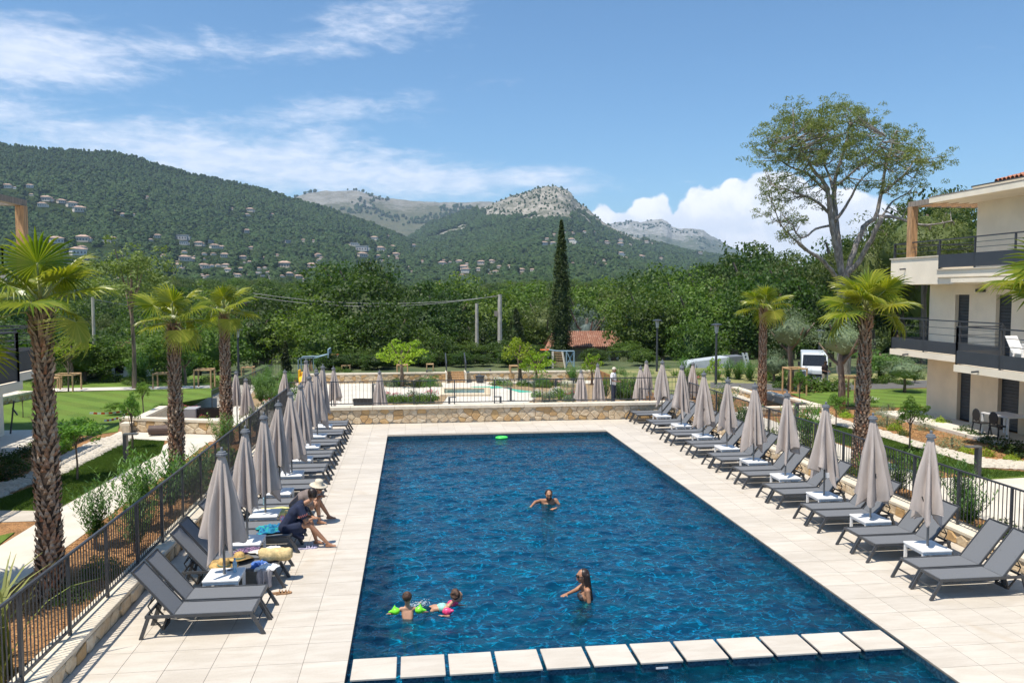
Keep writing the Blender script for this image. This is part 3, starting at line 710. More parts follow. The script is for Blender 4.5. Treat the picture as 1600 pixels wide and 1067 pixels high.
# ================================================================== ground, gardens, plaza
def gpoly(pts, z): return [gp(u, v, z) for u, v in pts]
def ground_z(x, y):
    r = math.hypot(x, y)
    if r < 62: return -2.6
    if r < 150: return -2.6 - (r - 62) / 88 * 5.5
    if r < 320: return -8.1 + (r - 150) / 170 * 6.0
    return -2.1 + (r - 320) * 0.004
def grass_mat(name, a, b, c):
    m, t, out = new_mat(name); geo = t.new('ShaderNodeNewGeometry'); P = geo.outputs['Position']; p = t.new('ShaderNodeBsdfPrincipled')
    big = t.noise(P, .5, 3, .6); fine = t.noise(P, 30, 3, .7); mid = t.noise(P, 4, 3, .6)
    w = t.new('ShaderNodeTexWave', wave_type='BANDS', bands_direction='DIAGONAL'); t.l.new(P, w.inputs['Vector']); t.put(w, 'Scale', .28); t.put(w, 'Distortion', .3)
    col = t.mix(t.maprange(big, .35, .65), a, b); col = t.mix(t.math('MULTIPLY', t.maprange(fine, .3, .7), .55), col, c)
    col = t.mix(t.math('MULTIPLY', t.maprange(w.outputs[1], .35, .65), .5), col, tuple(x * 1.45 for x in a[:3]))
    col = t.mix(t.math('MULTIPLY', t.maprange(mid, .5, .75), .3), col, (.16, .17, .05, 1))
    t.put(p, 'Base Color', col); t.put(p, 'Roughness', .85); t.put(p, 'Specular IOR Level', .15)
    bb = t.new('ShaderNodeBump'); t.put(bb, 'Height', fine); t.put(bb, 'Distance', .04); t.l.new(bb.outputs[0], p.inputs['Normal'])
    t.l.new(p.outputs[0], out.inputs[0]); return m
M['lawn'] = grass_mat('mown lawn', (.11, .18, .030, 1), (.16, .22, .040, 1), (.065, .125, .02, 1))
M['dry_grass'] = mat('dry wild grass', (.30, .27, .11), .95, .2, .5, .1, 3, col2=(.12, .15, .045))
M['wild'] = mat('wild ground', (.10, .12, .045), .95, .2, .3, .1, 2, col2=(.05, .075, .025))
def gravelly(name, a, b):
    m, t, out = new_mat(name); geo = t.new('ShaderNodeNewGeometry'); P = geo.outputs['Position']; p = t.new('ShaderNodeBsdfPrincipled')
    v = t.new('ShaderNodeTexVoronoi'); t.l.new(P, v.inputs['Vector']); t.put(v, 'Scale', 22.0)
    sp = t.new('ShaderNodeSeparateColor'); t.l.new(v.outputs['Color'], sp.inputs[0]); n = t.noise(P, 1.2, 4, .6)
    c = t.mix(sp.outputs[0], a, b); c = t.mix(t.math('MULTIPLY', t.maprange(n, .4, .65), .6), c, (.17, .10, .05, 1))
    t.put(p, 'Base Color', c); t.put(p, 'Roughness', .95); t.put(p, 'Specular IOR Level', .1)
    bb = t.new('ShaderNodeBump'); t.put(bb, 'Height', v.outputs[0]); t.put(bb, 'Distance', -.04); t.l.new(bb.outputs[0], p.inputs['Normal'])
    t.l.new(p.outputs[0], out.inputs[0]); return m
M['mulch'] = gravelly('orange bark mulch chips', (.50, .27, .12, 1), (.30, .16, .08, 1))

def sheetobj(name, poly, z, m, kind='structure', thick=0.0, parent=None):
    b = MB()
    if thick: b.prism(poly, z - thick, z)
    else: b.sheet(poly, z)
    return b.build(name, m, parent, kind=kind)
sheetobj('planting_bed', [(-60, 3), (-5.85, 3), (-5.85, 36.9), (-60, 36.9)], 0.0, M['mulch'], thick=1.5)
sheetobj('planting_bed', [(13.35, 3), (60, 3), (60, 60), (14.2, 60), (14.2, 37.2), (13.35, 37.2)], 0.0, M['mulch'], thick=1.5)
sheetobj('path', [(-9.75, 4), (-8.15, 4), (-8.15, 34.6), (-9.75, 34.6)], .012, M['concrete'])
sheetobj('path', [(-40, 22.0), (-9.755, 22.0), (-9.755, 25.1), (-40, 25.1)], .012, M['tile'])
sheetobj('path', gpoly([(150, 692), (187, 674), (345, 679.5), (334, 690), (258, 688)], .008), .008, M['concrete'])
sheetobj('lawn', gpoly([(-60, 812), (0, 796), (85, 797), (187, 740), (251, 708), (257, 689), (206, 686), (193, 693), (169, 704), (120, 729), (60, 757), (0, 779), (-60, 790)], .03), .03, M['lawn'], thick=.02)
sheetobj('lawn', gpoly([(-40, 845), (23, 831), (0, 849), (-40, 870)], .03), .03, M['lawn'], thick=.02)
sheetobj('lawn', gpoly([(-60, 690), (20, 684), (120, 682), (184, 674), (186, 665), (251, 634), (331, 620), (331, 606), (84, 613), (-60, 640)], .02), .02, M['lawn'], thick=.02)
sheetobj('lawn', [(-60, 36.95), (-13.2, 36.95), (-13.2, 60), (-60, 60)], -.03, M['lawn'], thick=1.2)
sheetobj('path', gpoly([(60, 612), (331, 606), (331, 602), (60, 607)], .03), .03, M['concrete'])
sheetobj('terrace_slab', [(-22, 26.5), (-14.6, 26.5), (-14.6, 36.2), (-22, 36.2)], .12, M['concrete'], thick=.12)
# right garden
sheetobj('path', [(14.95, 4), (16.7, 4), (16.7, 38), (14.95, 38)], .012, M['concrete'])
sheetobj('path', [(16.705, 19.6), (40, 19.6), (40, 23.55), (16.705, 23.55)], .012, M['concrete'])
sheetobj('lawn', gpoly([(1236, 650), (1271, 655), (1303, 664), (1384, 685), (1471, 711), (1537, 732), (1640, 740), (1660, 742), (1548, 748), (1480, 737), (1396, 716), (1306, 690), (1240, 664)], .03), .03, M['lawn'], thick=.02)
sheetobj('lawn', gpoly([(1235, 615), (1262, 614), (1356, 608), (1500, 606), (1500, 634), (1402, 636), (1367, 635), (1326, 634), (1284, 632)], .05), .05, M['lawn'], thick=.03)
sheetobj('terrace_slab', [(22.7, 14), (24.9, 14), (24.9, 36.6), (22.7, 36.6)], .15, M['concrete'], thick=.15)
sheetobj('wild_grass', [(14.3, 43), (22, 47.5), (60, 47.5), (60, 60.8), (14.3, 60.8)], .006, M['dry_grass'])
sheetobj('road', gpoly([(1110, 597), (1250, 601), (1500, 592), (1500, 604), (1250, 611), (1110, 606)], .02), .02, M['asphalt'])
# lower plaza behind the far wall
sheetobj('plaza', [(-13.2, 36.99), (14.2, 36.99), (14.2, 60.4), (-13.2, 60.4)], -.80, M['concrete'], thick=.5)
sheetobj('upper_court', [(-13.2, 60.9), (60, 60.9), (60, 72), (-13.2, 72)], -.35, M['wild'], thick=1.5)
def bed(pts, z=-.78): sheetobj('flower_bed', gpoly(pts, z), z, M['earth'])
bed([(425, 640), (372, 640), (405, 600), (470, 585), (478, 592)]); bed([(600, 632), (690, 632), (700, 618), (612, 620)])
bed([(600, 604), (690, 604), (690, 596), (600, 597)]); bed([(820, 632), (1010, 628), (1010, 600), (960, 598), (880, 600), (760, 599), (790, 606), (850, 614)], -.77)
# small pool in the plaza
sp = thing('small_pool', 'little grey-green rectangular pool with an ochre rim on the plaza behind the wall', 'pool')
q = gpoly([(694, 607.5), (757, 607), (757, 614), (694, 614.5)], -.7); q2 = gpoly([(688, 606), (766, 605.5), (766, 616.5), (688, 617)], -.7)
m_ = MB()
for i in range(4):
    a, b, c, d_ = q2[i], q2[(i + 1) % 4], q[(i + 1) % 4], q[i]; m_.prism([a, b, c, d_], -.80, -.68)
m_.build('rim', M['stone'], sp); MB().sheet(q, -.74).build('pool_water', mat('pale green water', (.12, .20, .17), .1, .05, 3), sp)
for pts, lb in (([(735, 604), (790, 603), (800, 605), (760, 607)], 'long thin turquoise mat on the pale plaza, left one'), ([(790, 606), (830, 606), (832, 612), (812, 613)], 'broad turquoise mat on the plaza, nearest the standard shrub'), ([(868, 604), (888, 603), (886, 607)], 'small turquoise patch of matting on the plaza, right')):
    MB().prism(gpoly(pts, -.78), -.80, -.775).build('turquoise_mat', mat('turquoise mat', (.08, .42, .30), .8, .1, 5), label=lb, cat='mat', group='turquoise mats on the plaza')

def low_wall(label, pts, h, z0=0.0, thick=.35, seed=2, stones=True, cop=.10, side=1, stuff=False):
    w = thing('garden_wall', label, 'garden wall')
    for i, (a, b) in enumerate(zip(pts, pts[1:])):
        A = Vector(a); B = Vector(b); d = (B - A).normalized(); n = Vector((d.y, -d.x)) * side; L = (B - A).length
        c = [A, B, B - n * thick, A - n * thick]
        MB().prism([tuple(p) for p in c], z0 - .3, h - cop).build('wall_core', M['mortar'], w)
        if stones: rubble(w, tuple(A), tuple(d), L, z0, h - cop, .5, .22, tuple(n), seed=seed + i, stuff=stuff)
        k = max(1, round(L / 1.2)); o = n * .06
        for j in range(k):
            p0 = A + d * (L * j / k + .004); p1 = A + d * (L * (j + 1) / k - .004)
            MB().prism([tuple(p0 + o), tuple(p1 + o), tuple(p1 - n * (thick + .06)), tuple(p0 - n * (thick + .06))], h - cop, h).build('coping_slab', M['coping'], w)
    return w
low_wall('low ochre rubble wall with pale coping beside the brown roll, left of the pool', [gp(187, 673.5), gp(352, 679.5)], .60, seed=21)
low_wall('pale-topped kerb wall climbing beside the left lawn to the planters', [gp(251, 634, .45), gp(190, 661.5, .45)], .45, thick=.3, seed=25, stones=False)
low_wall('pale coping wall across the right garden behind the nearer palm trunk', [gp(1165, 637, .45), gp(1284, 634.5, .45)], .45, seed=31, thick=.3)
low_wall('slanting pale wall on the right, along the near edge of the big lawn', [gp(1283, 632, .45), gp(1202, 611, .45)], .45, seed=35, thick=.3, stones=False)
low_wall('short pale-topped rubble wall running down beside the tall lamp post', [gp(1144, 604, .45), gp(1186, 617, .45)], .45, seed=41, thick=.3, side=1)
low_wall('broad pale-topped grey wall at the left picture edge beyond the lawn', [gp(-40, 642), gp(52, 623)], .45, thick=2.0, seed=71)
# back wall of the plaza
xa, xb = atY(478, 585, 60.4)[0], atY(985, 576, 60.4)[0]; xs0, xs1 = atY(697, 580, 60.4)[0], atY(727, 580, 60.4)[0]
bw = low_wall('long ochre wall with pale coping behind the plaza, left of the steps', [(xa, 60.4), (xs0, 60.4)], -.05, -.80, seed=51)
bw2 = low_wall('long ochre wall with pale coping behind the plaza, right of the steps', [(xs1, 60.4), (xb, 60.4)], -.05, -.80, seed=61)
st = thing('steps', 'flight of yellowish timber steps between dark cheek panels in the middle of the back wall', 'steps')
for k in range(5):
    MB().box(xs0 + .08, xs1 - .08, 59.9 + .28 * k, 60.16 + .28 * k, -.80, -.66 + .15 * k).build('step', M['stake'], st)
for s_, x in ((-1, xs0), (1, xs1)):
    MB().prism([(x - .05, 59.6), (x + .05, 59.6), (x + .05, 61.4), (x - .05, 61.4)], -.8, .0).build('cheek_wall', M['coping'], st)
    b = MB(); b.add([(x - .04, 59.7, .1), (x - .04, 61.6, .75), (x - .04, 61.6, 1.35), (x - .04, 59.7, .7), (x + .04, 59.7, .1), (x + .04, 61.6, .75), (x + .04, 61.6, 1.35), (x + .04, 59.7, .7)], [(0, 1, 2, 3), (7, 6, 5, 4), (0, 4, 5, 1), (1, 5, 6, 2), (2, 6, 7, 3), (3, 7, 4, 0)]); b.build('side_panel', M['rail'], st)
p1 = gp(331, 613, .25); p2 = gp(425, 571, .25)
fence('dark fence climbing away at the left edge of the plaza beside the flowering bed', [p1, p2], -.8, 1.15, 2.0, .16)
fence('dark fence along the top of the rear wall before the trees, left part', [(p2[0], p2[1]), (atY(690, 570, 71)[0], 71)], -.5, 1.25, 2.2, .2)
fence('dark fence before the trees, right of the timber steps', [(atY(735, 570, 71)[0], 71), (atY(985, 565, 71)[0], 71)], -.5, 1.1, 2.2, .2)
fence('short dark fence at the right corner of the plaza behind the parasols', [(11.5, 39.5), (13.9, 37.4)], -.8, 1.9, 1.2, .14)

# ================================================================== buildings
def rail_run(parent, a, b, z, panel=(0.02, .52), top=1.45, n=3, posts=True, step=2.3):
    """balcony guard: solid dark panel below, thin rails above, posts"""
    A = Vector((*a, z)); B = Vector((*b, z)); L = (B - A).length; k = max(1, round(L / step)); d = (B - A).normalized(); nn = Vector((-d.y, d.x, 0))
    if panel:
        for i in range(k):
            p0 = A + d * (L * i / k + .02); p1 = A + d * (L * (i + 1) / k - .02); b_ = MB(); h0, h1 = panel
            b_.add([p0 + Vector((0, 0, h0)), p1 + Vector((0, 0, h0)), p1 + Vector((0, 0, h1)), p0 + Vector((0, 0, h1)), p0 + nn * .03 + Vector((0, 0, h0)), p1 + nn * .03 + Vector((0, 0, h0)), p1 + nn * .03 + Vector((0, 0, h1)), p0 + nn * .03 + Vector((0, 0, h1))],
                   [(0, 1, 2, 3), (7, 6, 5, 4), (0, 4, 5, 1), (1, 5, 6, 2), (2, 6, 7, 3), (3, 7, 4, 0)])
            b_.build('guard_panel', M['panel'], parent)
    for i in range(k + 1):
        p = A.lerp(B, i / k); MB().box(p.x - .03, p.x + .03, p.y - .03, p.y + .03, z - .12, z + top).build('guard_post', M['rail'], parent)
    hs = [top] + [panel[1] + (top - panel[1]) * q for q in (.33, .66)] if panel else [top, top * .33, top * .66]
    for i, h in enumerate(hs):
        MB().bar(A + Vector((0, 0, h)), B + Vector((0, 0, h)), .06 if i == 0 else .022, .05 if i == 0 else .022).build('guard_rail', M['rail'], parent)
def shutter_opening(parent, X, y0, y1, z0, z1, sgn, slats=True):
    """recessed opening in a wall facing -sgn*x: dark reveal, shutter with slats"""
    f = MB(); d = .22 * sgn
    wdw = MB().box(min(X + d, X + d + .05 * sgn), max(X + d, X + d + .05 * sgn), y0, y1, z0, z1).build('window', M['glass'], parent)
    n = int((z1 - z0) / .14)
    for i in range(n):
        z = z0 + .04 + i * (z1 - z0 - .05) / n
        f.box(min(X + d - .03 * sgn, X + d - .002 * sgn), max(X + d - .03 * sgn, X + d - .002 * sgn), y0 + .05, y1 - .05, z, z + (z1 - z0 - .05) / n - .018)
    f.build('shutter', M['panel'], wdw, kind='stuff')
    g = MB(); e0, e1 = min(X + d - .04 * sgn, X + d - .001 * sgn), max(X + d - .04 * sgn, X + d - .001 * sgn)
    g.box(e0, e1, y0, y0 + .05, z0, z1); g.box(e0, e1, y1 - .05, y1, z0, z1); g.box(e0, e1, y0 + .05, y1 - .05, z1 - .05, z1)
    g.build('window_frame', M['rail'], wdw)
def wall_with_holes(parent, X, sgn, ys, ye, z0, z1, holes, m, depth=.25):
    """wall in the plane x = X, its thickness going to the sgn side, holes = (y0,y1,za,zb)"""
    cuts = sorted({ys, ye, *[h[0] for h in holes], *[h[1] for h in holes]}); b = MB(); x0, x1 = sorted((X, X + depth * sgn))
    for a, c in zip(cuts, cuts[1:]):
        hs = [h for h in holes if h[0] <= a + 1e-6 and h[1] >= c - 1e-6]
        if not hs: b.box(x0, x1, a, c, z0, z1)
        else:
            h = hs[0]
            if h[2] > z0: b.box(x0, x1, a, c, z0, h[2])
            if h[3] < z1: b.box(x0, x1, a, c, h[3], z1)
    b.build('wall', m, parent)
RB = thing('apartment_building', 'cream three-storey apartment block with dark balcony rails on the right edge', 'building')
FX = 24.9
h0 = [(32.85, 33.72, .15, 2.45), (29.95, 31.15, .15, 2.45), (24, 26.5, .15, 2.45)]
wall_with_holes(RB, FX, 1, 18, 35.9, .15, 3.05, h0, M['cream_wall'])
for h in h0: shutter_opening(RB, FX, *h, 1)
h1 = [(33.12, 34.05, 3.3, 5.9), (30.55, 31.45, 3.3, 5.9), (26.5, 29.2, 3.3, 5.9)]
wall_with_holes(RB, FX, 1, 18, 35.9, 3.30, 6.40, h1, M['white_wall'])
for h in h1: shutter_opening(RB, FX, *h, 1)
h2 = [(27.8, 29.0, 6.7, 9.3)]
wall_with_holes(RB, FX, 1, 18, 32.8, 6.70, 10.0, h2, M['white_wall'])
for h in h2: shutter_opening(RB, FX, *h, 1)
m_ = MB(); m_.box(FX + .25, 44, 35.65, 35.9, .15, 3.05); m_.box(FX + .25, 44, 35.65, 35.9, 3.3, 6.4); m_.box(FX + .25, 44, 32.55, 32.8, 6.7, 10.0); m_.build('end_wall', M['white_wall'], RB)
MB().box(23.0, 44, 28.7, 36.05, 3.02, 3.29).build('balcony_slab', M['white_wall'], RB)
MB().box(21.0, 44, 17, 28.69, 2.92, 3.19).build('balcony_slab', M['white_wall'], RB)
MB().box(21.6, FX, 28.55, 28.69, 3.2, 3.25).build('balcony_edge', M['white_wall'], RB)
MB().box(23.0, 44, 32.6, 36.15, 6.37, 6.69).build('floor_slab', M['white_wall'], RB)
MB().box(23.0, 44, 17, 32.59, 6.37, 6.66).build('floor_slab', M['white_wall'], RB)
# parapet of the upper terrace: high part and lower part with coping
MB().box(23.0, 23.2, 32.6, 36.15, 6.69, 7.58).build('parapet', M['white_wall'], RB); MB().box(23.2, 44, 35.95, 36.15, 6.69, 7.58).build('parapet', M['white_wall'], RB)
MB().box(22.95, 23.27, 32.57, 36.2, 7.58, 7.63).build('coping', M['coping'], RB); MB().box(22.9, 23.2, 17, 32.58, 6.66, 6.98).build('parapet', M['white_wall'], RB)
MB().box(22.84, 23.24, 17, 32.565, 6.98, 7.02).build('coping', M['coping'], RB)
MB().box(22.86, 22.999, 17, 31.6, 6.42, 6.60).build('moulding', M['white_wall'], RB)
rail_run(RB, (23.05, 28.72), (23.05, 35.98), 3.32); rail_run(RB, (23.05, 35.98), (24.9, 35.98), 3.32)
rail_run(RB, (21.06, 17), (21.06, 28.62), 3.22); rail_run(RB, (21.06, 28.62), (23.05, 28.62), 3.22)
rail_run(RB, (22.98, 17), (22.98, 32.55), 7.02, panel=(.06, .62), top=1.27)
rail_run(RB, (23.1, 32.7), (23.1, 36.05), 7.63, panel=None, top=.68); rail_run(RB, (23.15, 36.05), (32, 36.05), 7.63, panel=None, top=.68)
# roof: white overhanging slab, timber corner frame, upper fascia and red clay tiles
MB().box(23.0, 44, 17, 33.38, 9.98, 10.20).build('roof_slab', M['white_wall'], RB); MB().box(22.97, 23.0, 17, 33.38, 9.98, 10.22).build('fascia', M['white_wall'], RB)
MB().box(22.96, 23.06, 17, 33.4, 10.222, 10.26).build('drip_edge', M['grey_wood'], RB)
MB().box(24.7, 44, 17, 32.9, 10.26, 10.66).build('upper_fascia', M['white_wall'], RB); MB().box(24.66, 44, 17, 32.94, 10.66, 10.71).build('drip_edge', M['rail'], RB)
MB().bar((23.12, 33.38, 10.08), (23.12, 34.95, 10.08), .22, .24).build('timber_beam', M['grey_wood'], RB); MB().bar((23.0, 34.85, 10.08), (31.5, 34.85, 10.08), .2, .22).build('timber_beam', M['grey_wood'], RB)
for i in range(15): MB().bar((23.6 + i * .5, 33.0, 10.02), (23.6 + i * .5, 34.75, 10.02), .10, .12).build('timber_slat', M['wood'], RB)
MB().box(23.0, 23.32, 34.65, 34.97, 7.63, 9.97).build('timber_post', M['wood'], RB)
tm = mat('red clay roof tile', (.50, .20, .11), .8, .2, 2, objvar=.2, coords='Object'); M['clay'] = tm
rf = MB().add([(24.9, 17, 10.72), (24.9, 31.7, 10.72), (31, 27.5, 12.4), (31, 17, 12.4)], [(0, 1, 2, 3)]).build('roof', tm, RB)
tl = MB()
for k in range(12):
    a = 2 * math.pi * 0 + math.pi * k / 11
tile_me = MB().tube([(0, 0, 0), (.40, 0, .105)], [.11, .095], 8, cap=False).mesh('roof_tile', tm)
for j in range(42):
    y = 31.6 - j * .235
    for i in range(7):
        x = 24.82 + i * .37; z = 10.74 + (x - 24.9) * .275
        if y > 31.7 - max(0, (x - 24.9)) * .69 or (i > 0 and j > 42): continue
        link('roof_tile', tile_me, rf, (x, y, z + .02))
# fittings: spouts, wall lamp
for x, y, z in ((22.999, 35.0, 7.1), (22.999, 34.6, 3.12), (20.999, 27.3, 3.05)):
    MB().tube([(x, y, z), (x - .28, y, z - .02)], .035, 8).build('rain_spout', M['rail'], RB)
MB().box(FX - .16, FX - .001, 32.1, 32.55, 6.02, 6.16).build('wall_lamp', M['rail'], RB)
def garden_chair(name, x, y, z, rz, m, label, lean=.12, round_=False):
    t = thing(name, label, 'chair', (x, y, z), rz)
    MB().box(-.25, .25, -.25, .25, .47, .51).build('seat', m, t)
    if round_:
        b = MB().lathe([(.20, -.02), (.24, 0), (.20, .02)], 14); b.v = [(-.26 - (0 if False else .25 * (y_ + .0) * .0) + z_, x_ * 1.0, .82 + y_ * 1.1) for x_, y_, z_ in b.v]; b.build('backrest', m, t)
        MB().bar((-.25, -.18, .5), (-.26, -.18, .7), .03, .03).bar((-.25, .18, .5), (-.26, .18, .7), .03, .03).build('back_frame', m, t)
    else:
        b = MB()
        b.add([(-.25, -.25, .5), (-.25, .25, .5), (-.25 - lean * 2, .25, 1.12), (-.25 - lean * 2, -.25, 1.12), (-.29, -.25, .5), (-.29, .25, .5), (-.29 - lean * 2, .25, 1.12), (-.29 - lean * 2, -.25, 1.12)], [(0, 1, 2, 3), (7, 6, 5, 4), (0, 4, 5, 1), (1, 5, 6, 2), (2, 6, 7, 3), (3, 7, 4, 0)]); b.build('backrest', m, t)
    for sx in (-1, 1):
        for sy in (-1, 1): MB().bar((sx * .2, sy * .22, .48), (sx * .27, sy * .25, 0), .04, .04).build('leg', m, t)
    if not round_:
        for sy in (-1, 1): MB().bar((-.28, sy * .27, .72), (.2, sy * .27, .70), .03, .04).bar((.2, sy * .27, .7), (.22, sy * .27, .49), .03, .03).build('armrest', m, t)
    return t
def garden_table(x, y, z, lx, ly, label):
    t = thing('garden_table', label, 'table', (x, y, z))
    MB().box(-lx, lx, -ly, ly, .84, .89).build('table_top', M['white_plastic'], t)
    for sx in (-1, 1):
        for sy in (-1, 1): MB().box(sx * (lx - .05) - .035, sx * (lx - .05) + .035, sy * (ly - .05) - .035, sy * (ly - .05) + .035, 0, .84).build('leg', M['white_plastic'], t)
garden_table(24.0, 29.5, .15, .55, .75, 'white table under the balcony on the ground floor terrace at the right edge')
garden_chair('garden_chair', 23.3, 30.0, .15, 0, M['dark_plastic'], 'black round-backed chair at the white terrace table, the left one', round_=True)
garden_chair('garden_chair', 23.35, 29.1, .15, .1, M['dark_plastic'], 'black round-backed chair at the white terrace table, the right one', round_=True)
garden_table(23.0, 26.6, 3.2, .45, .5, 'white table on the first floor balcony between two white chairs')
garden_chair('balcony_chair', 23.1, 27.65, 3.2, -math.pi / 2, M['white_plastic'], 'white reclining chair on the balcony, left of the table', lean=.2)
garden_chair('balcony_chair', 22.9, 25.7, 3.2, math.pi / 2, M['white_plastic'], 'white reclining chair on the balcony, right of the table', lean=.2)
garden_chair('balcony_chair', 21.9, 23.9, 3.2, math.pi / 2, M['white_plastic'], 'big white lounge chair at the right picture edge on the balcony', lean=.25)

LB = thing('apartment_building', 'white apartment block with dark balcony guards and a timber pergola on the left edge', 'building')
MB().box(-40, -12.1, 12, 26.45, 2.98, 3.24).build('balcony_slab', M['white_wall'], LB); MB().box(-40, -16.5, 31.31, 35.3, 2.98, 3.24).build('balcony_slab', M['white_wall'], LB); MB().box(-40, -13.3, 26.46, 31.3, 2.98, 3.24).build('balcony_slab', M['white_wall'], LB)
MB().box(-17.2, -16.8, 34.6, 35.0, 0, 2.97).build('column', M['white_wall'], LB)
MB().box(-40, -17.5, 12, 29.0, 0, 2.97).build('wall', M['white_wall'], LB); MB().box(-40, -17.5, 12, 29.0, 3.25, 6.4).build('wall', M['white_wall'], LB)
rail_run(LB, (-12.18, 12), (-12.18, 26.35), 3.27, panel=(.0, .72), top=1.5); rail_run(LB, (-17, 26.35), (-12.18, 26.35), 3.27, panel=(.0, .72), top=1.5)
rail_run(LB, (-13.38, 26.5), (-13.38, 31.2), 3.27, panel=(.0, .72), top=1.5); rail_run(LB, (-18, 31.2), (-13.38, 31.2), 3.27, panel=(.0, .72), top=1.5)
MB().box(-40, -17.6, 20, 37.4, 6.3, 6.75).build('floor_slab', M['white_wall'], LB)
rail_run(LB, (-17.7, 20), (-17.7, 37.3), 6.78, panel=None, top=1.25); rail_run(LB, (-26, 37.3), (-17.7, 37.3), 6.78, panel=None, top=1.25)
xx, zz = atY(33, 322, 36.0)
MB().box(xx - .17, xx + .17, 35.83, 36.17, 6.75, zz).build('timber_post', M['wood'], LB)
MB().bar((xx - .05, 36.3, zz + .14), (xx - .05, 22, zz + .14), .3, .26).build('timber_beam', M['grey_wood'], LB); MB().bar((xx, 36.0, zz + .14), (xx - 8, 36.0, zz + .14), .28, .26).build('timber_beam', M['grey_wood'], LB)
for i in range(12): MB().bar((xx - .2, 34.6 - i * .7, zz + .06), (xx - 6, 34.6 - i * .7, zz + .06), .1, .1).build('timber_slat', M['wood'], LB)

# ---- garden lights, lamp posts, stakes, planters
def bollard(x, y, z, h, rz, label):
    t = thing('bollard_light', label, 'bollard light', (x, y, z), rz)
    MB().box(-.06, .06, -.10, .10, 0, h - .0).build('column', M['rail'], t); MB().box(-.06, .42, -.10, .10, h, h + .05).build('light_head', M['pole'], t)
bx, by = gp(197, 723); bollard(bx, by, 0, 1.0, 0, 'dark bollard light with a bent head on the lawn strip at the left')
bx, by = gp(1527, 746); bollard(bx, by, 0, 1.0, math.pi, 'dark bollard light with a flat head by the right-hand path')
for u, v, top, rz, lb in ((702, 632, 621, 0, 'small dark bollard light just behind the coping, left of the centre'), (782, 630, 620, math.pi, 'small dark bollard light just behind the coping, right of the centre'), (798, 626, 606, math.pi, 'taller dark bollard light beside the white paving right of centre'), (868, 614, 593, 0, 'dark bollard light among the plaza plants next to the standard shrub'), (583, 628, 601, 0, 'dark post light behind the two black planters'), (1244, 672, 628, 0, 'dark post light behind the right fence between the parasols'), (667, 597, 579, 0, 'thin dark post at the foot of the back wall, left of the steps'), (766, 595, 577, math.pi, 'thin dark post at the foot of the back wall, right of the steps')):
    z = -.8 if v < 650 else 0
    x, y = gp(u, v, z); hh = (v - top) / FPX * y; bollard(x, y, z, hh, rz, lb)
def lamp_post(u, vb, vt, z, label):
    x, y = gp(u, vb, z); H = atY(u, vt, y)[1] - z
    t = thing('lamp_post', label, 'lamp post', (x, y, z))
    MB().tube([(0, 0, 0), (0, 0, H - .75)], [.09, .07], 10).build('pole', M['rail'], t)
    hd = MB().lathe([(.07, 0), (.10, .05), (.16, .5)], 10).build('lantern', mat('frosted lantern', (.42, .45, .47), .25, .05, 3), t, loc=(0, 0, H - .75))
    MB().lathe([(.10, .5), (.36, .55), (.34, .6), (.08, .66)], 14).build('lamp_hood', M['rail'], t, loc=(0, 0, H - .75))
lamp_post(1118, 620, 503, -.8, 'tall dark lamp post rising among the right-hand parasols, nearest of its kind')
lamp_post(1026, 597, 497, -.8, 'tall dark lamp post left of the white truck')
lamp_post(1279, 604, 513, -.8, 'dark lamp post behind the van and the big pine trunk')
lamp_post(1001, 570, 533, -2.2, 'small far lamp post by the red-roofed cabin')
lamp_post(695, 577, 525, -1.2, 'slim grey lamp post in front of the dark trees, above the timber steps')
lamp_post(373, 592, 512, -.6, 'grey lamp post among the trees behind the nearest lawn palm')
PB = lambda: 0
for u, v, lb, rz in ((317, 652, 'black angular planter on the wall at the left', .1), (337, 652, 'second black planter, half behind the palm trunk', .1), (562, 634, 'black oblong planter at the coping, left of the pair', 0), (580, 634, 'black oblong planter at the coping, right of the pair', 0)):
    z = .35 if u < 400 else -.8
    x, y = gp(u, v, z); t = thing('planter', lb, 'planter', (x, y, z), rz); L = .42 if u < 400 else .34
    b = MB(); b.add([(-L, -.2, 0), (L * .9, -.2, 0), (L * .9, .2, 0), (-L, .2, 0), (-L * 1.15, -.24, .42), (L, -.24, .42), (L, .24, .42), (-L * 1.15, .24, .42)], [(0, 3, 2, 1), (0, 1, 5, 4), (1, 2, 6, 5), (2, 3, 7, 6), (3, 0, 4, 7)]); b.build('box', M['dark_plastic'], t)
    MB().box(-L * 1.05, L * .93, -.2, .2, .3, .36).build('soil', M['earth'], t)
x, y = gp(750, 598, -.8); t = thing('flower_pot', 'dark round pot alone on the pale plaza paving', 'pot', (x, y, -.8)); MB().lathe([(.26, 0), (.34, .5), (.36, .5), (.36, .55)], 14).build('pot', M['rail'], t); MB().lathe([(.0, .5), (.33, .5)], 14).build('soil', M['earth'], t)
for x0, u, lb in ((0, 1, ''),): pass
# brown roll lying by the low left wall
x, y = gp(255, 680); t = thing('carpet_roll', 'dark brown roll lying at the foot of the low wall behind a palm', 'roll', (x, y, 0), .12)
MB().tube([(-.55, 0, .24), (.75, 0, .24)], .20, 16).build('roll', mat('brown roll', (.09, .055, .045), .6, .1, 6), t); MB().tube([(-.60, 0, .24), (.80, 0, .24)], .05, 8).build('core', M['pole'], t)
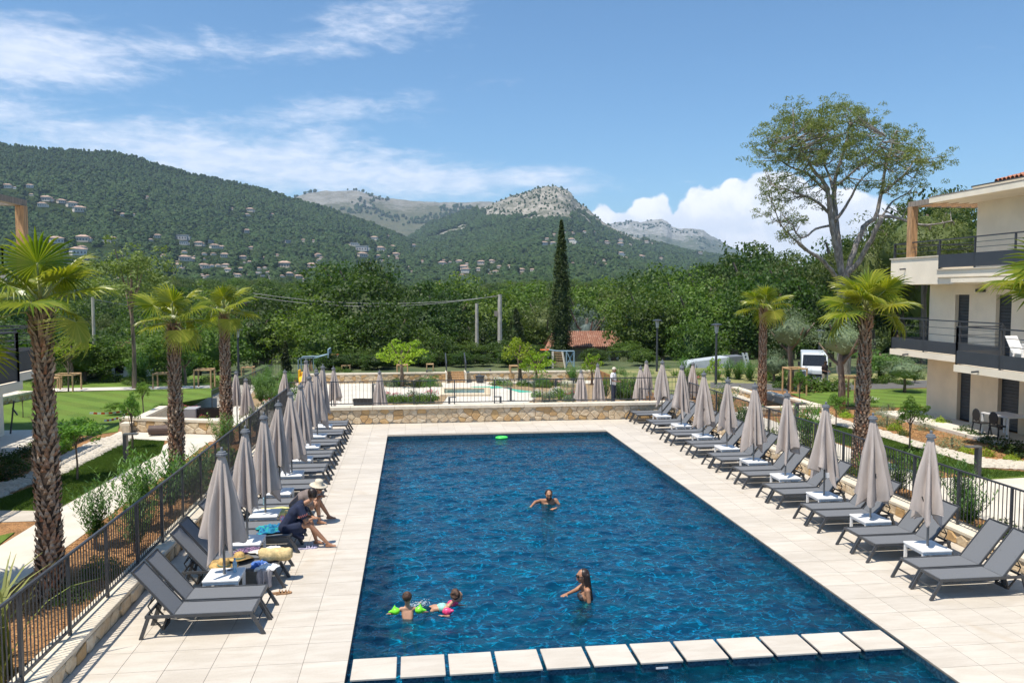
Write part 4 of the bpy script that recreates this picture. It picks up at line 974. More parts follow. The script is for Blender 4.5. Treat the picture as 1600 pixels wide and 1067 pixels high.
# grey end block by the planters
x, y = gp(297, 660, .2); MB().box(x - .3, x + .25, y, y + .9, 0, .8).build('block', mat('grey render', (.33, .33, .34), .9, .05, 2), label='grey rendered block at the end of the left terrace wall, behind the middle palm', cat='wall')
def stake_frame(u, vt, vb, w, z, label, y=None, n=4, m=None):
    x, yy = gp(u, vb, z); s = yy / FPX; hw = w * s / 2; H = (vb - vt) * s
    t = thing('tree_stake_frame', label, 'tree stakes', (x, yy, z), group='timber stake frames round young trees')
    for sx in (-1, 1):
        for sy in ((-1, 1) if n == 4 else (0,)): MB().tube([(sx * hw, sy * hw, 0), (sx * hw, sy * hw, H)], .05, 7).build('stake', M['stake'], t)
    for sy in ((-1, 1) if n == 4 else (0,)): MB().tube([(-hw * 1.05, sy * hw, H - .05), (hw * 1.05, sy * hw, H - .05)], .045, 7).build('crossbar', M['stake'], t)
    if n == 4:
        for sx in (-1, 1): MB().tube([(sx * hw, -hw * 1.05, H - .06), (sx * hw, hw * 1.05, H - .06)], .045, 7).build('crossbar', M['stake'], t)
for a in ((104, 585, 611, 30, 0, 'timber stake frame round a bare sapling at the far edge of the left lawn'), (86, 590, 609, 14, -.1, 'timber stakes partly behind the nearest palm trunk'), (255, 583, 606, 22, 0, 'timber stake frame right behind the leftmost lawn palm'), (320, 577, 606, 24, 0, 'timber stake frame between two palms at the end of the lawn'), (388, 573, 592, 16, -.6, 'timber stake frame behind two closed parasols on the left'),
          (629, 569, 596, 16, -.8, 'timber stake frame under the lime green tree left of the steps'), (672, 568, 580, 10, -.4, 'small timber stake frame above the back wall left of the steps'), (804, 570, 596, 14, -.8, 'timber stake frame under the lime tree right of the steps'), (1241, 571, 618, 28, 0, 'tall timber stake frame by the slanting wall in the right garden'), (1330, 584, 633, 28, 0, 'tall timber stake frame in front of the big pine trunk'), (541, 570, 580, 12, -.4, 'small timber stake frame above the back wall right of the basketball hoop')):
    stake_frame(*a)
# ================================================================== foliage
NR = np.random.default_rng(5)
M['leaf_dark'] = leaf_mat('dark oak leaf', (.022, .050, .008, 1), (.078, .135, .022, 1))
M['leaf_mid'] = leaf_mat('mid green leaf', (.042, .085, .012, 1), (.135, .205, .032, 1))
M['leaf_olive'] = leaf_mat('pine green needles', (.070, .095, .022, 1), (.14, .175, .045, 1), .25)
M['leaf_pine'] = leaf_mat('aleppo pine needles', (.12, .165, .05, 1), (.24, .29, .09, 1), .3)
M['leaf_cyp'] = leaf_mat('cypress scale leaf', (.020, .040, .010, 1), (.075, .105, .022, 1), .15)
M['leaf_blue'] = leaf_mat('blue grey cedar needles', (.10, .14, .13, 1), (.17, .22, .20, 1), .15)
M['leaf_lime'] = leaf_mat('lime green leaf', (.19, .29, .022, 1), (.34, .44, .045, 1), .45)
M['leaf_fresh'] = leaf_mat('fresh green leaf', (.07, .15, .025, 1), (.16, .27, .05, 1), .4)
M['leaf_grey'] = leaf_mat('grey green leaf', (.11, .16, .085, 1), (.20, .26, .15, 1), .2)
M['leaf_olea'] = leaf_mat('oleander leaf', (.055, .125, .03, 1), (.13, .23, .06, 1), .35)
M['frond'] = leaf_mat('palm frond', (.10, .16, .012, 1), (.40, .39, .045, 1), .42, .32, .12)
M['frond_old'] = leaf_mat('yellowing palm frond', (.24, .29, .035, 1), (.50, .45, .11, 1), .4, .5, .1)
M['petiole'] = mat('palm stalk', (.34, .36, .12), .5, .15, 8)
M['flower_pink'] = mat('pink petals', (.65, .10, .16), .6, .1, 20); M['flower_white'] = mat('white petals', (.75, .74, .68), .7, .05, 20)

def quads(C, size, rng, asp=.6, up=.35, out=None):
    """one leaf-shaped pair of triangles (as a kite) per centre"""
    n = len(C); d = rng.normal(size=(n, 3))
    if out is not None: d = d * .9 + out * 1.1
    d[:, 2] += up; d /= np.linalg.norm(d, axis=1)[:, None] + 1e-9
    a = rng.normal(size=(n, 3)); a -= d * (a * d).sum(1)[:, None]; a /= np.linalg.norm(a, axis=1)[:, None] + 1e-9
    b = np.cross(d, a); s = (size * rng.uniform(.6, 1.3, n))[:, None] if np.isscalar(size) else size[:, None]
    V = np.stack([C - a * s * .5, C + b * s * asp * .5 + d * s * .08, C + a * s * .5, C - b * s * asp * .5 + d * s * .08], 1).reshape(-1, 3)
    return V, np.arange(n * 4).reshape(n, 4)
def crown_mesh(name, m, seed, clumps=85, per=75, leaf=.075, flat=1.0, shape='round', cr=(.20, .34), asp=.65, inner=.55):
    rng = np.random.default_rng(seed); Cs = []; Os = []
    lob = rng.normal(size=(7, 3)); lob /= np.linalg.norm(lob, axis=1)[:, None]
    for k in range(clumps):
        d = rng.normal(size=3); d /= np.linalg.norm(d)
        if d[2] < -.55: d[2] *= -.5
        if shape == 'round': r = rng.uniform(.45, .93) * (1 + .16 * max((lob @ d).max() - .75, -.5) * 2); c = d * r * np.array([1, 1, flat]); q = rng.uniform(*cr)
        elif shape == 'pine': r = rng.uniform(.35, .95); c = d * r * np.array([1, 1, flat]); c[2] = abs(c[2]) * 1.0 - .25 * (1 - r); q = rng.uniform(*cr)
        u = rng.normal(size=(per, 3)); u /= np.linalg.norm(u, axis=1)[:, None]; u[:, 2] = np.abs(u[:, 2]) * np.where(rng.random(per) < .75, 1, -1)
        rad = q * rng.uniform(.55, 1.05, (per, 1)); Cs.append(c + u * rad * np.array([1, 1, .72])); Os.append(u)
    C = np.concatenate(Cs); O = np.concatenate(Os); V, F = quads(C, leaf, rng, asp, .3, O)
    if inner:
        b = MB().ball((0, 0, .02), (inner, inner, inner * flat), 14, 9); W = np.array(b.v); W *= (1 + .22 * np.sin(W[:, :1] * 9 + seed) * np.cos(W[:, 1:2] * 8 + W[:, 2:3] * 7)); base = len(V)
        F2 = np.array([f for f in b.f]) + base; V = np.concatenate([V, W]); F = np.concatenate([F, F2])
    return np_mesh(name, V, F, m)
CR = {}
for k, (m, a) in {'dark': ('leaf_dark', {}), 'mid': ('leaf_mid', {}), 'olive': ('leaf_olive', dict(shape='round', clumps=110, per=70, leaf=.055, cr=(.14, .24), asp=.42, inner=.42))}.items():
    CR[k] = [crown_mesh('crown', M[m], 30 + i * 7 + len(k), **a) for i in range(3)]
CR['pine'] = [crown_mesh('crown', M['leaf_olive'], 60 + i, shape='pine', clumps=100, per=80, leaf=.05, cr=(.13, .25), flat=.75, asp=.28, inner=.5) for i in range(2)]
CR['sparse'] = [crown_mesh('crown', M['leaf_pine'], 70 + i, shape='round', clumps=85, per=60, leaf=.075, cr=(.12, .22), asp=.4, inner=0) for i in range(2)]
CR['grey'] = [crown_mesh('crown', M['leaf_grey'], 80, clumps=60, per=50, leaf=.07, asp=.3, inner=.45)]
CR['lime'] = [crown_mesh('crown', M['leaf_lime'], 82, clumps=34, per=38, leaf=.13, asp=.6, inner=0)]
CR['blue'] = [crown_mesh('crown', M['leaf_blue'], 84, clumps=70, per=50, leaf=.08, asp=.25, inner=.4)]
CR['fresh'] = [crown_mesh('crown', M['leaf_fresh'], 86, clumps=40, per=50, leaf=.15, asp=.45, inner=0), crown_mesh('crown', M['leaf_fresh'], 87, clumps=36, per=52, leaf=.16, asp=.4, inner=0)]
CR['shrub'] = [crown_mesh('crown', M['leaf_olea'], 88 + i, clumps=34, per=42, leaf=.17, asp=.24, inner=.4) for i in range(2)]
CR['loose'] = [crown_mesh('crown', M['leaf_grey'], 95, clumps=55, per=30, leaf=.075, cr=(.15, .3), asp=.25, inner=0)]
def trunk_mesh(seed, limbs=6, spread=.75, r0=.035):
    rr = random.Random(seed); b = MB()
    b.tube([(0, 0, 0), (.01, .01, .25), (-.015, .01, .5), (.01, 0, .8)], [r0 * 1.3, r0, r0 * .85, r0 * .45], 8)
    for k in range(limbs):
        a = k * 2.4 + rr.uniform(-.4, .4); z = rr.uniform(.35, .6); q = spread * rr.uniform(.2, .36)
        b.tube([(0, 0, z), (q * .5 * math.cos(a), q * .5 * math.sin(a), z + .10), (q * math.cos(a), q * math.sin(a), z + rr.uniform(.22, .32))], [r0 * .6, r0 * .4, r0 * .2], 6, cap=False)
    return b.mesh('trunk', M['bark'], smooth=True)
TR = [trunk_mesh(i) for i in range(4)]
def tree(x, y, z, H, W, kind, label, cat='tree', group=None, ch=.72, trunk=0, seed=0, trs=1.0):
    """H overall height, W crown width, ch = share of the height the crown takes"""
    t = thing(label_name(kind), label, cat, (x, y, z), group=group)
    tz = TR[(trunk + seed) % 4]; o = link('trunk', tz, t); o.scale = (H * trs, H * trs, H)
    cm = CR[kind][seed % len(CR[kind])]; hz = H * ch / 2
    c = link('crown', cm, t, (0, 0, H - hz)); c.scale = (W / 2, W / 2, hz * 1.03); c.rotation_euler = (0, 0, seed * 1.7)
    return t
def label_name(k): return {'dark': 'oak_tree', 'mid': 'broadleaf_tree', 'olive': 'pine_tree', 'pine': 'pine_tree', 'sparse': 'pine_tree', 'grey': 'olive_tree', 'lime': 'lime_green_tree', 'blue': 'cedar_tree', 'fresh': 'young_tree', 'shrub': 'shrub', 'loose': 'olive_tree'}[k]

# ------------------------------------------------------------------ palms
def fan_mesh(seed, old=False, open_=1.0):
    """fan leaf lying in the local x direction: hub at origin"""
    rr = random.Random(seed); V = []; F = []; n = 34; span = R(155) * open_
    for k in range(n):
        a = -span + 2 * span * (k + .5) / n; L = (1.02 - .28 * (abs(a) / span) ** 2) * rr.uniform(.93, 1.05); w0 = 2 * span / n
        droop = rr.uniform(.3, 1.0) * (2.6 if old else 1.0); split = .55
        prof = [(.03, 1.0), (.3, 1.0), (.52, .95), (.72, .55), (.88, .32), (1.0, .05)]
        base = len(V)
        for t, wf in prof:
            r = L * t; hw = .5 * w0 * r * wf if t <= .53 else .5 * w0 * L * .55 * wf
            z = .16 * r * (1 - abs(a) / span * 1.1) - (.06 if old else 0) * r
            if t > split: z -= droop * (t - split) ** 1.5 * 1.1
            rx = r * (1 - (.15 * droop * (t - split) if t > split else 0))
            dx, dy = math.cos(a), math.sin(a); fold = hw * .55
            V += [(rx * dx + hw * dy, rx * dy - hw * dx, z - fold), (rx * dx, rx * dy, z + fold), (rx * dx - hw * dy, rx * dy + hw * dx, z - fold)]
        for i in range(len(prof) - 1):
            q = base + i * 3; F += [(q, q + 1, q + 4, q + 3), (q + 1, q + 2, q + 5, q + 4)]
    b = MB().add(V, F)
    me = b.mesh('blade', M['frond_old' if old else 'frond']); return me
FANS = [fan_mesh(i) for i in range(3)] + [fan_mesh(9, False, .55)]; FANS_OLD = [fan_mesh(20, True, .62), fan_mesh(21, True, .72)]
PET = {}
def palm(x, y, z, H, r_low, r_top, label, seed, leafL=1.15, nleaf=22, lean=(0, 0)):
    rr = random.Random(seed); t = thing('fan_palm', label, 'palm', (x, y, z), group=None)
    ax = lambda q: (lean[0] * q, lean[1] * q, H * q)
    rad = lambda q: (r_low * (1 - q) ** 1.4 + r_top * (1 - (1 - q) ** 1.4)) * (1 + .05 * math.sin(q * 14 + seed)) * (1.0 if q < .93 else 1 - (q - .93) * 3)
    MB().tube([ax(i / 16) for i in range(17)], [rad(i / 16) * .9 for i in range(17)], 14).build('trunk', M['palm_bark'], t, smooth=True)
    b = MB(); rows = int(H / .105); per = 11
    for j in range(rows):
        q = (j + .5) / rows; r = rad(q)
        for k in range(per):
            a = 2 * math.pi * (k + .5 * (j % 2)) / per + rr.uniform(-.2, .2) + j * .13
            flare = rr.uniform(.02, .10) + (.09 if q > .9 else 0) + (.03 if rr.random() < .15 else 0)
            w = r * .31 * rr.uniform(.7, 1.15); h = rr.uniform(.14, .27) * (1 if q < .9 else 1.4); z0 = H * q - h * .4; tw = rr.uniform(-.5, .5)
            c, s_ = math.cos(a), math.sin(a); cx, cy_ = lean[0] * q, lean[1] * q
            P = lambda rr_, tt, zz: (cx + rr_ * c - tt * s_, cy_ + rr_ * s_ + tt * c, zz)
            b.add([P(r * .88, -w, z0), P(r * .88, w, z0), P(r * .95 + flare * .55, w * .55 + tw * w * .4, z0 + h * .55), P(r * .95 + flare * .55, -w * .55 + tw * w * .4, z0 + h * .55), P(r + flare, tw * w, z0 + h), P(r + .028 + flare * .3, 0, z0 + h * .32)],
                  [(0, 1, 5), (1, 2, 5), (2, 3, 5), (3, 0, 5), (3, 2, 4)])
    m, tt, out = palm_scale_mat()
    b.build('leaf_bases', m, t, kind='stuff')
    for k in range(nleaf):
        q = k / (nleaf - 1); a = k * 2.39996 + rr.uniform(-.25, .25)
        inc = R(82) - R(94) * (q ** 1.05) + rr.uniform(-.12, .12)      # young ones upright, old ones hang
        old = q > .88; pl = leafL * rr.uniform(.72, 1.0) * (1.0 if q > .15 else .6)
        d = Vector((math.cos(a) * math.cos(inc), math.sin(a) * math.cos(inc), math.sin(inc)))
        base = Vector((lean[0], lean[1], H - .12 + .25 * (1 - q))); hub = base + d * pl + Vector((0, 0, -.10 * pl * max(0, 1 - q)))
        fr = MB(); fr.tube([base, base.lerp(hub, .5) + Vector((0, 0, .06 * pl)), hub], [.028, .018, .012], 6)
        f = fr.build('frond', M['petiole'], t, smooth=True)
        me = FANS_OLD[k % 2] if old and rr.random() < .75 else FANS[k % 3 if q > .1 else 3]
        pitch = inc - R(10) - (R(50) if old else R(14)); d2 = Vector((math.cos(a) * math.cos(pitch), math.sin(a) * math.cos(pitch), math.sin(pitch)))
        X = d2; Yv = Vector((0, 0, 1)).cross(X); 
        if Yv.length < .05: Yv = Vector((-math.sin(a), math.cos(a), 0))
        Yv.normalize(); roll = rr.uniform(-.5, .5); Zv = X.cross(Yv); Yr = Yv * math.cos(roll) + Zv * math.sin(roll); Zr = X.cross(Yr)
        L = leafL * rr.uniform(.82, 1.05) * (.75 if q < .12 else 1)
        o = link('blade', me, f); o.matrix_basis = Matrix(((X.x * L, Yr.x * L, Zr.x * L, hub.x), (X.y * L, Yr.y * L, Zr.y * L, hub.y), (X.z * L, Yr.z * L, Zr.z * L, hub.z), (0, 0, 0, 1)))
    return t
def palm_scale_mat():
    if 'ps' in MATS: return MATS['ps'], None, None
    m, t, out = new_mat('old leaf bases'); geo = t.new('ShaderNodeNewGeometry'); p = t.new('ShaderNodeBsdfPrincipled'); tc = t.new('ShaderNodeTexCoord')
    c = t.ramp(geo.outputs['Random Per Island'], [(0, (.32, .18, .11)), (.25, (.46, .31, .21)), (.5, (.38, .29, .22)), (.7, (.54, .42, .31)), (.9, (.40, .18, .10)), (1, (.64, .53, .41))])
    n = t.noise(tc.outputs['Object'], 18, 4, .7); c = t.mix(t.math('MULTIPLY', t.maprange(n, .35, .65), .55), c, (.15, .085, .05, 1), 'MIX')
    t.put(p, 'Base Color', c); t.put(p, 'Roughness', .9); t.put(p, 'Specular IOR Level', .2); t.l.new(p.outputs[0], out.inputs[0])
    MATS['ps'] = m; return m, None, None
def palm_at(u, yd, vt, lab, seed, r0, r1, z=0.0, **k):
    x, zt = atY(u, vt, yd); palm(x, yd, z, zt - z, r0, r1, lab, seed, **k)
palm_at(64, 16.3, 478, 'thick-trunked fan palm nearest the camera on the left', 1, .245, .155, leafL=.84, nleaf=14, lean=(.0, 0))
palm_at(271, 25.4, 505, 'fan palm second from the left, beside the deck fence', 2, .245, .15, leafL=.82, nleaf=12, lean=(-.03, .1))
palm_at(350, 32.4, 488, 'fan palm third from the left, by the end of the low stone wall', 3, .25, .15, leafL=.84, nleaf=11)
palm_at(1193, 40.0, 482, 'slender fan palm right of centre behind the parasols', 4, .235, .155, leafL=.98, nleaf=12)
palm_at(1350, 24.6, 487, 'fan palm in front of the cream apartment block', 5, .26, .165, leafL=1.02, nleaf=15, lean=(.08, 0))
gx6, gz6 = atY(1680, 462, 15.2)
palm(gx6, 15.2, 0, gz6, .31, .20, 'fan palm at the right edge with only some fronds in the picture', 6, leafL=1.1, nleaf=14)
palm(-9.35, 15.6, 0, 4.75, .35, .23, 'fan palm beyond the left edge, only its fronds in the picture', 7, leafL=1.1, nleaf=22)

# ------------------------------------------------------------------ large pine on the right, limbs drawn from its real spread
def big_pine():
    Y = 55.0; t = thing('umbrella_pine', 'tall open aleppo pine with forked pale limbs rising above the right garden', 'pine tree', (0, 0, 0))
    rr = random.Random(3); b = MB(); nodes = []
    def limb(pts, r0, r1, dy=0.0, n=9):
        P = []
        for i, (u, v) in enumerate(pts):
            q = i / (len(pts) - 1); x, z = atY(u, v, Y + dy * q); P.append(Vector((x, Y + dy * q, z)))
        r0 *= .64; r1 *= .7; rads = [r0 + (r1 - r0) * (i / (len(P) - 1)) for i in range(len(P))]
        fine = []; fr = []
        for i in range(len(P) - 1):
            p0 = P[max(i - 1, 0)]; p1 = P[i]; p2 = P[i + 1]; p3 = P[min(i + 2, len(P) - 1)]
            for s_ in range(4):
                u_ = s_ / 4; fine.append(.5 * ((2 * p1) + (-p0 + p2) * u_ + (2 * p0 - 5 * p1 + 4 * p2 - p3) * u_ ** 2 + (-p0 + 3 * p1 - 3 * p2 + p3) * u_ ** 3)); fr.append(rads[i] * (1 - u_) + rads[i + 1] * u_)
        fine.append(P[-1]); fr.append(rads[-1]); fine = [p + Vector((rr.uniform(-.06, .06), rr.uniform(-.06, .06), 0)) for p in fine]
        b.tube(fine, fr, n)
        for p, q in zip(fine, fr): nodes.append((p, q))
    limb([(1320, 622), (1319, 560), (1318, 500), (1317, 438)], .80, .66, 0, 14)
    limb([(1317, 445), (1303, 428), (1282, 405), (1262, 392), (1244, 376)], .30, .12, -2)
    limb([(1317, 440), (1310, 400), (1300, 360), (1296, 320), (1290, 288), (1272, 268), (1256, 240), (1243, 212)], .42, .08, -1.5)
    limb([(1312, 410), (1308, 360), (1304, 320), (1304, 285), (1312, 255), (1322, 222), (1328, 190)], .38, .06, 2)
    limb([(1320, 438), (1333, 395), (1350, 355), (1368, 338), (1377, 300), (1383, 262), (1393, 232), (1400, 205)], .36, .06, 1)
    limb([(1324, 430), (1346, 402), (1362, 372), (1378, 340)], .30, .24, -2)
    limb([(1372, 338), (1400, 340), (1430, 350), (1458, 351), (1490, 345)], .20, .05, -3)
    limb([(1381, 300), (1408, 278), (1430, 250), (1443, 228)], .18, .05, 2.5)
    limb([(1306, 345), (1325, 315), (1345, 282), (1368, 262)], .2, .05, 3)
    limb([(1298, 335), (1270, 312), (1242, 301), (1213, 292)], .18, .04, -2); limb([(1292, 300), (1262, 272), (1230, 258), (1204, 232)], .17, .04, 2)
    limb([(1299, 352), (1275, 358), (1252, 372), (1238, 352), (1222, 335)], .15, .04, -3); limb([(1303, 300), (1290, 260), (1282, 225), (1278, 190)], .16, .04, 3)
    limb([(1308, 290), (1340, 262), (1368, 235), (1385, 212)], .14, .04, -2.5); limb([(1258, 392), (1238, 372), (1220, 350), (1208, 318)], .12, .04, -1)
    limb([(1377, 340), (1392, 318), (1412, 305), (1432, 300)], .14, .04, 2)
    blobs = [(1295, 190, 82, 34, 4.0, 70), (1245, 215, 62, 44, 3.5, 60), (1330, 215, 66, 42, 4.0, 64), (1385, 232, 62, 36, 3.5, 50), (1208, 235, 30, 52, 2.5, 26), (1425, 248, 36, 32, 2.5, 20), (1458, 246, 20, 18, 1.5, 8),
             (1290, 250, 70, 34, 3.5, 38), (1365, 275, 55, 26, 3, 20), (1212, 320, 26, 46, 2, 18), (1238, 358, 34, 26, 2, 14), (1425, 300, 38, 22, 2, 12), (1270, 300, 46, 26, 2.5, 14), (1460, 340, 44, 16, 2, 14), (1230, 285, 34, 24, 2, 12)]
    rng = np.random.default_rng(4); Cs = []; Os = []
    for (u, v, ru, rv, dy, n) in blobs:
        for k in range(int(n * .66)):
            d = rng.normal(size=3); d /= np.linalg.norm(d); q = rng.uniform(.3, 1.0) ** .6
            yy = Y + d[1] * dy * q; x, z = atY(u + d[0] * ru * q, v - d[2] * rv * q, yy); c = Vector((x, yy, z))
            # a twig from the nearest limb
            p, r = min(nodes, key=lambda nn: (nn[0] - c).length + (0 if nn[0].z < c.z + .5 else 2.0))
            if (p - c).length < 7: b.tube([p, p.lerp(c, .5) + Vector((0, 0, -.25 + rr.uniform(-.3, .3))), c], [min(.055, r), .035, .014], 4, cap=False)
            m_ = 5
            for j in range(m_):
                cc = np.array(c) + rng.normal(size=3) * np.array([.55, .55, .28]); npt = 34; uu = rng.normal(size=(npt, 3)); uu /= np.linalg.norm(uu, axis=1)[:, None]
                Cs.append(cc + uu * np.array([.36, .36, .22]) * rng.uniform(.5, 1, (npt, 1))); Os.append(uu)
    b.build('trunk', M['pine_bark'], t, smooth=True)
    V, F = quads(np.concatenate(Cs), .18, rng, .30, .35, np.concatenate(Os)); link('needles', np_mesh('needles', V, F, M['leaf_pine']), t)
big_pine()

def cypress(u, vt, y, W, z, label, seed=1, dens=1.0, m='leaf_cyp'):
    x, zt = atY(u, vt, y); H = zt - z; rng = np.random.default_rng(seed); n = int(190 * dens * max(1, H / 8)); Cs = []; Os = []
    for k in range(n):
        q = (k + .5) / n; r = W / 2 * min(1, (q + .12) / .25, ((1.01 - q) / .62) ** .75) * rng.uniform(.8, 1.15); a = rng.uniform(0, 6.28)
        c = np.array([math.cos(a) * r * .72, math.sin(a) * r * .72, H * (.04 + .95 * q)]); u_ = rng.normal(size=(46, 3)); u_ /= np.linalg.norm(u_, axis=1)[:, None]
        s_ = max(.12, r * .42); Cs.append(c + u_ * np.array([s_, s_, s_ * 2.2]) * rng.uniform(.4, 1, (46, 1))); Os.append(u_ + np.array([0, 0, 1.0]))
    t = thing('cypress', label, 'cypress', (x, y, z)); MB().tube([(0, 0, 0), (0, 0, H * .9)], [.22, .03], 8).build('trunk', M['bark'], t)
    V, F = quads(np.concatenate(Cs), .24, rng, .35, .8, np.concatenate(Os)); link('crown', np_mesh('crown', V, F, M[m]), t)
    MB().lathe([(W * .22, H * .03), (W * .28, H * .2), (W * .26, H * .5), (W * .13, H * .8), (.05, H * .97)], 10).build('inner_twigs', M[m], t)
cypress(877, 344, 82, 2.6, -3.0, 'very tall slim dark cypress in front of the red-roofed cabin', 1)
cypress(446, 536, 64, .8, -1.5, 'thin young cypress left of the basketball hoop', 2, .4)
cypress(1222, 540, 58, .75, -.4, 'thin young cypress left of the van, by the road', 5, .4); cypress(806, 482, 96, 3.4, -5, 'broad dark cypress shape among the trees behind the concrete poles', 6, .8)

PLACE = [(-200, 'beyond the left building'), (90, 'behind the nearest palm'), (230, 'behind the pantiled shed on the left'), (330, 'behind the leftmost lawn palms'), (440, 'behind the left lawn'), (560, 'behind the basketball hoop'), (690, 'behind the lime green tree'), (790, 'behind the concrete poles'), (870, 'left of the tall cypress'), (1000, 'behind the red-roofed cabin'), (1110, 'behind the lamp posts'), (1200, 'behind the white truck'), (1300, 'behind the slender palm'), (1400, 'behind the big open pine'), (3000, 'behind the cream apartment block')]
def place_words(u):
    for a, b in zip(PLACE, PLACE[1:] + [(9999, '')]):
        if a[0] <= u < b[0]: return b[1] if b[1] else a[1]
    return PLACE[-1][1]
plant_later = []
# ------------------------------------------------------------------ trees behind the plaza
SKY = [(-120, 470), (0, 500), (60, 520), (110, 520), (150, 512), (180, 505), (225, 470), (262, 452), (300, 440), (350, 448), (400, 440), (440, 462), (480, 452), (500, 420), (540, 398), (575, 405), (600, 432), (640, 446), (670, 440), (700, 425), (735, 448), (780, 446), (830, 448), (855, 440), (880, 430), (915, 440), (930, 438), (980, 440), (1000, 432), (1030, 416), (1070, 418), (1100, 405), (1140, 398), (1180, 380), (1210, 376), (1250, 388), (1290, 382), (1320, 350), (1345, 338), (1380, 345), (1420, 300), (1450, 280), (1490, 282), (1525, 300), (1580, 300), (1700, 300)]
def sky_v(u):
    for (a, va), (b, vb) in zip(SKY, SKY[1:]):
        if a <= u <= b: return va + (vb - va) * (u - a) / (b - a)
    return 470
def belt_kind(u, rr):
    if u < 470: return rr.choice(['dark', 'dark', 'mid', 'mid'])
    if 850 < u < 1010: return rr.choice(['olive', 'olive', 'mid'])
    if u > 1120: return rr.choice(['olive', 'dark', 'dark', 'pine'])
    return rr.choice(['dark', 'mid', 'dark', 'mid'])
KW = {'dark': 'dark green oak', 'mid': 'mid green broadleaf tree', 'olive': 'olive green pine', 'pine': 'olive green pine'}
used_labels = {}
DEPTH = {0: 'front rank', 1: 'second rank', 2: 'middle rank', 3: 'rear rank', 4: 'hindmost rank'}
rt = random.Random(21)
for li, (Y, lo, step) in enumerate([(74, 62, 5.0), (86, 34, 6.0), (100, 14, 6.5), (118, 3, 7.5), (142, -2, 8.5)]):
    x = -62 - li * 4
    while x < 62 + li * 8:
        xx = x + rt.uniform(-1.4, 1.4); yy = Y + rt.uniform(-3.5, 3.5)
        c = RM.T @ np.array([xx, yy, 0.0]); u = CX - FPX * c[0] / c[2]
        vt = sky_v(u) + lo * rt.uniform(.5, 1.35) + rt.uniform(-3, 7)
        zt = atY(u, vt, yy)[1]; zg = ground_z(xx, yy) + .1; H = zt - zg
        x += step * rt.uniform(.85, 1.15)
        if li == 0 and (845 < u < 985 or 1085 < u < 1170 or 395 < u < 470 or 690 < u < 805): continue
        if li == 0 and 1240 < u < 1360: continue
        if li == 1 and 838 < u < 990: continue
        if H < 4 or u > 1660 or u < -90: continue
        k = belt_kind(u, rt); W = min(H * 1.0, step * 1.75) * rt.uniform(.9, 1.15)
        key = (k, place_words(u), li); lab = '%s %s, %s' % (KW[k], place_words(u), DEPTH[li]); n = used_labels.get(key, 0); used_labels[key] = n + 1
        tree(xx, yy, zg, H, max(W, 5.5), k, lab, group='%ss %s, %s' % (KW[k], place_words(u), DEPTH[li]), ch=.86 if k in 'darkmid' else .8, seed=rt.randrange(9))
rbh = random.Random(31)
for i in range(44):
    yy = rbh.uniform(66, 72.5); u = 478 + i * 12.2 + rbh.uniform(-4, 4)
    if 935 < u < 975 or 847 < u < 902 or 462 < u < 505: continue
    x, _ = atY(u, 560, yy); H = rbh.uniform(.9, 1.6) * (1.3 if yy > 70 else 1); bl = 'low bush ' + place_words(u); t = thing('bush', bl, 'bush', (x, yy, -.38), rbh.uniform(0, 6), 'low bushes ' + place_words(u))
    c = link('crown', CR[rbh.choice(['dark', 'mid', 'dark'])][i % 3], t, (0, 0, H * .48)); c.scale = (H * 1.0, H * .9, H * .55); o = link('trunk', TR[i % 4], t); o.scale = (H * .8,) * 3
def tree_px(u, vt, y, z, W, kind, label, ch=.72, seed=0, cat='tree', group=None, trs=1.0):
    x, zt = atY(u, vt, y); return tree(x, y, z, zt - z, W, kind, label, cat, group, ch, seed=seed, trs=trs)
tree_px(203, 366, 52, -.1, 6.6, 'sparse', 'tall thin pale pine standing alone over the left lawn', .62, 0, 'pine tree', trs=.36)
tree_px(916, 470, 92, -5, 5.5, 'blue', 'blue-grey cedar just right of the tall cypress', .9, 0)
tree_px(1450, 276, 66, -.4, 15, 'pine', 'big rounded pine rising behind the flat roof corner of the right block', .8, 1, 'pine tree', trs=.4)
tree_px(1365, 330, 72, -.5, 12, 'pine', 'round-topped pine between the open pine and the right block', .85, 0, 'pine tree', trs=.4); tree_px(1545, 285, 70, -.5, 13, 'pine', 'pine showing over the roof of the right block', .8, 0, 'pine tree', trs=.4)
tree_px(627, 527, 58, -.8, 3.4, 'lime', 'lime green young tree in a stake frame, left of the steps', .7); tree_px(812, 524, 58, -.8, 3.0, 'lime', 'taller lime green young tree right of the concrete poles', .72, 1)
tree_px(838, 545, 57, -.8, 2.4, 'lime', 'lower lime green bush-like tree next to the second goal frame', .85); tree_px(925, 550, 57, -.8, 1.5, 'lime', 'small yellow-green tree between two closed parasols and the cabin', .8)
tree_px(1117, 557, 56, -.6, 1.1, 'lime', 'small yellow-green tree in front of the white truck', .85)
tree_px(110, 524, 56, -.3, 3.0, 'lime', 'yellow-green tree behind the nearest palm, at the end of the lawn', .5); tree_px(288, 545, 54, -.2, 1.6, 'fresh', 'small leafy tree in a stake frame between two palms', .6)
tree_px(1238, 480, 46, 0, 4.2, 'grey', 'grey-green olive tree right of the slender palm', .62); tree_px(1318, 492, 38, 0, 3.6, 'grey', 'grey-green olive tree overlapping the big pine trunk', .55)
tree_px(1415, 556, 44, 0, 3.6, 'grey', 'low olive tree with dark trunk left of the cream block', .8); tree_px(1210, 545, 50, -.2, 3.0, 'grey', 'rounded grey shrub-like olive between palm and van', .9); tree_px(1375, 540, 50, -.2, 3.6, 'shrub', 'green hedge tree behind the palm before the cream block', .9)
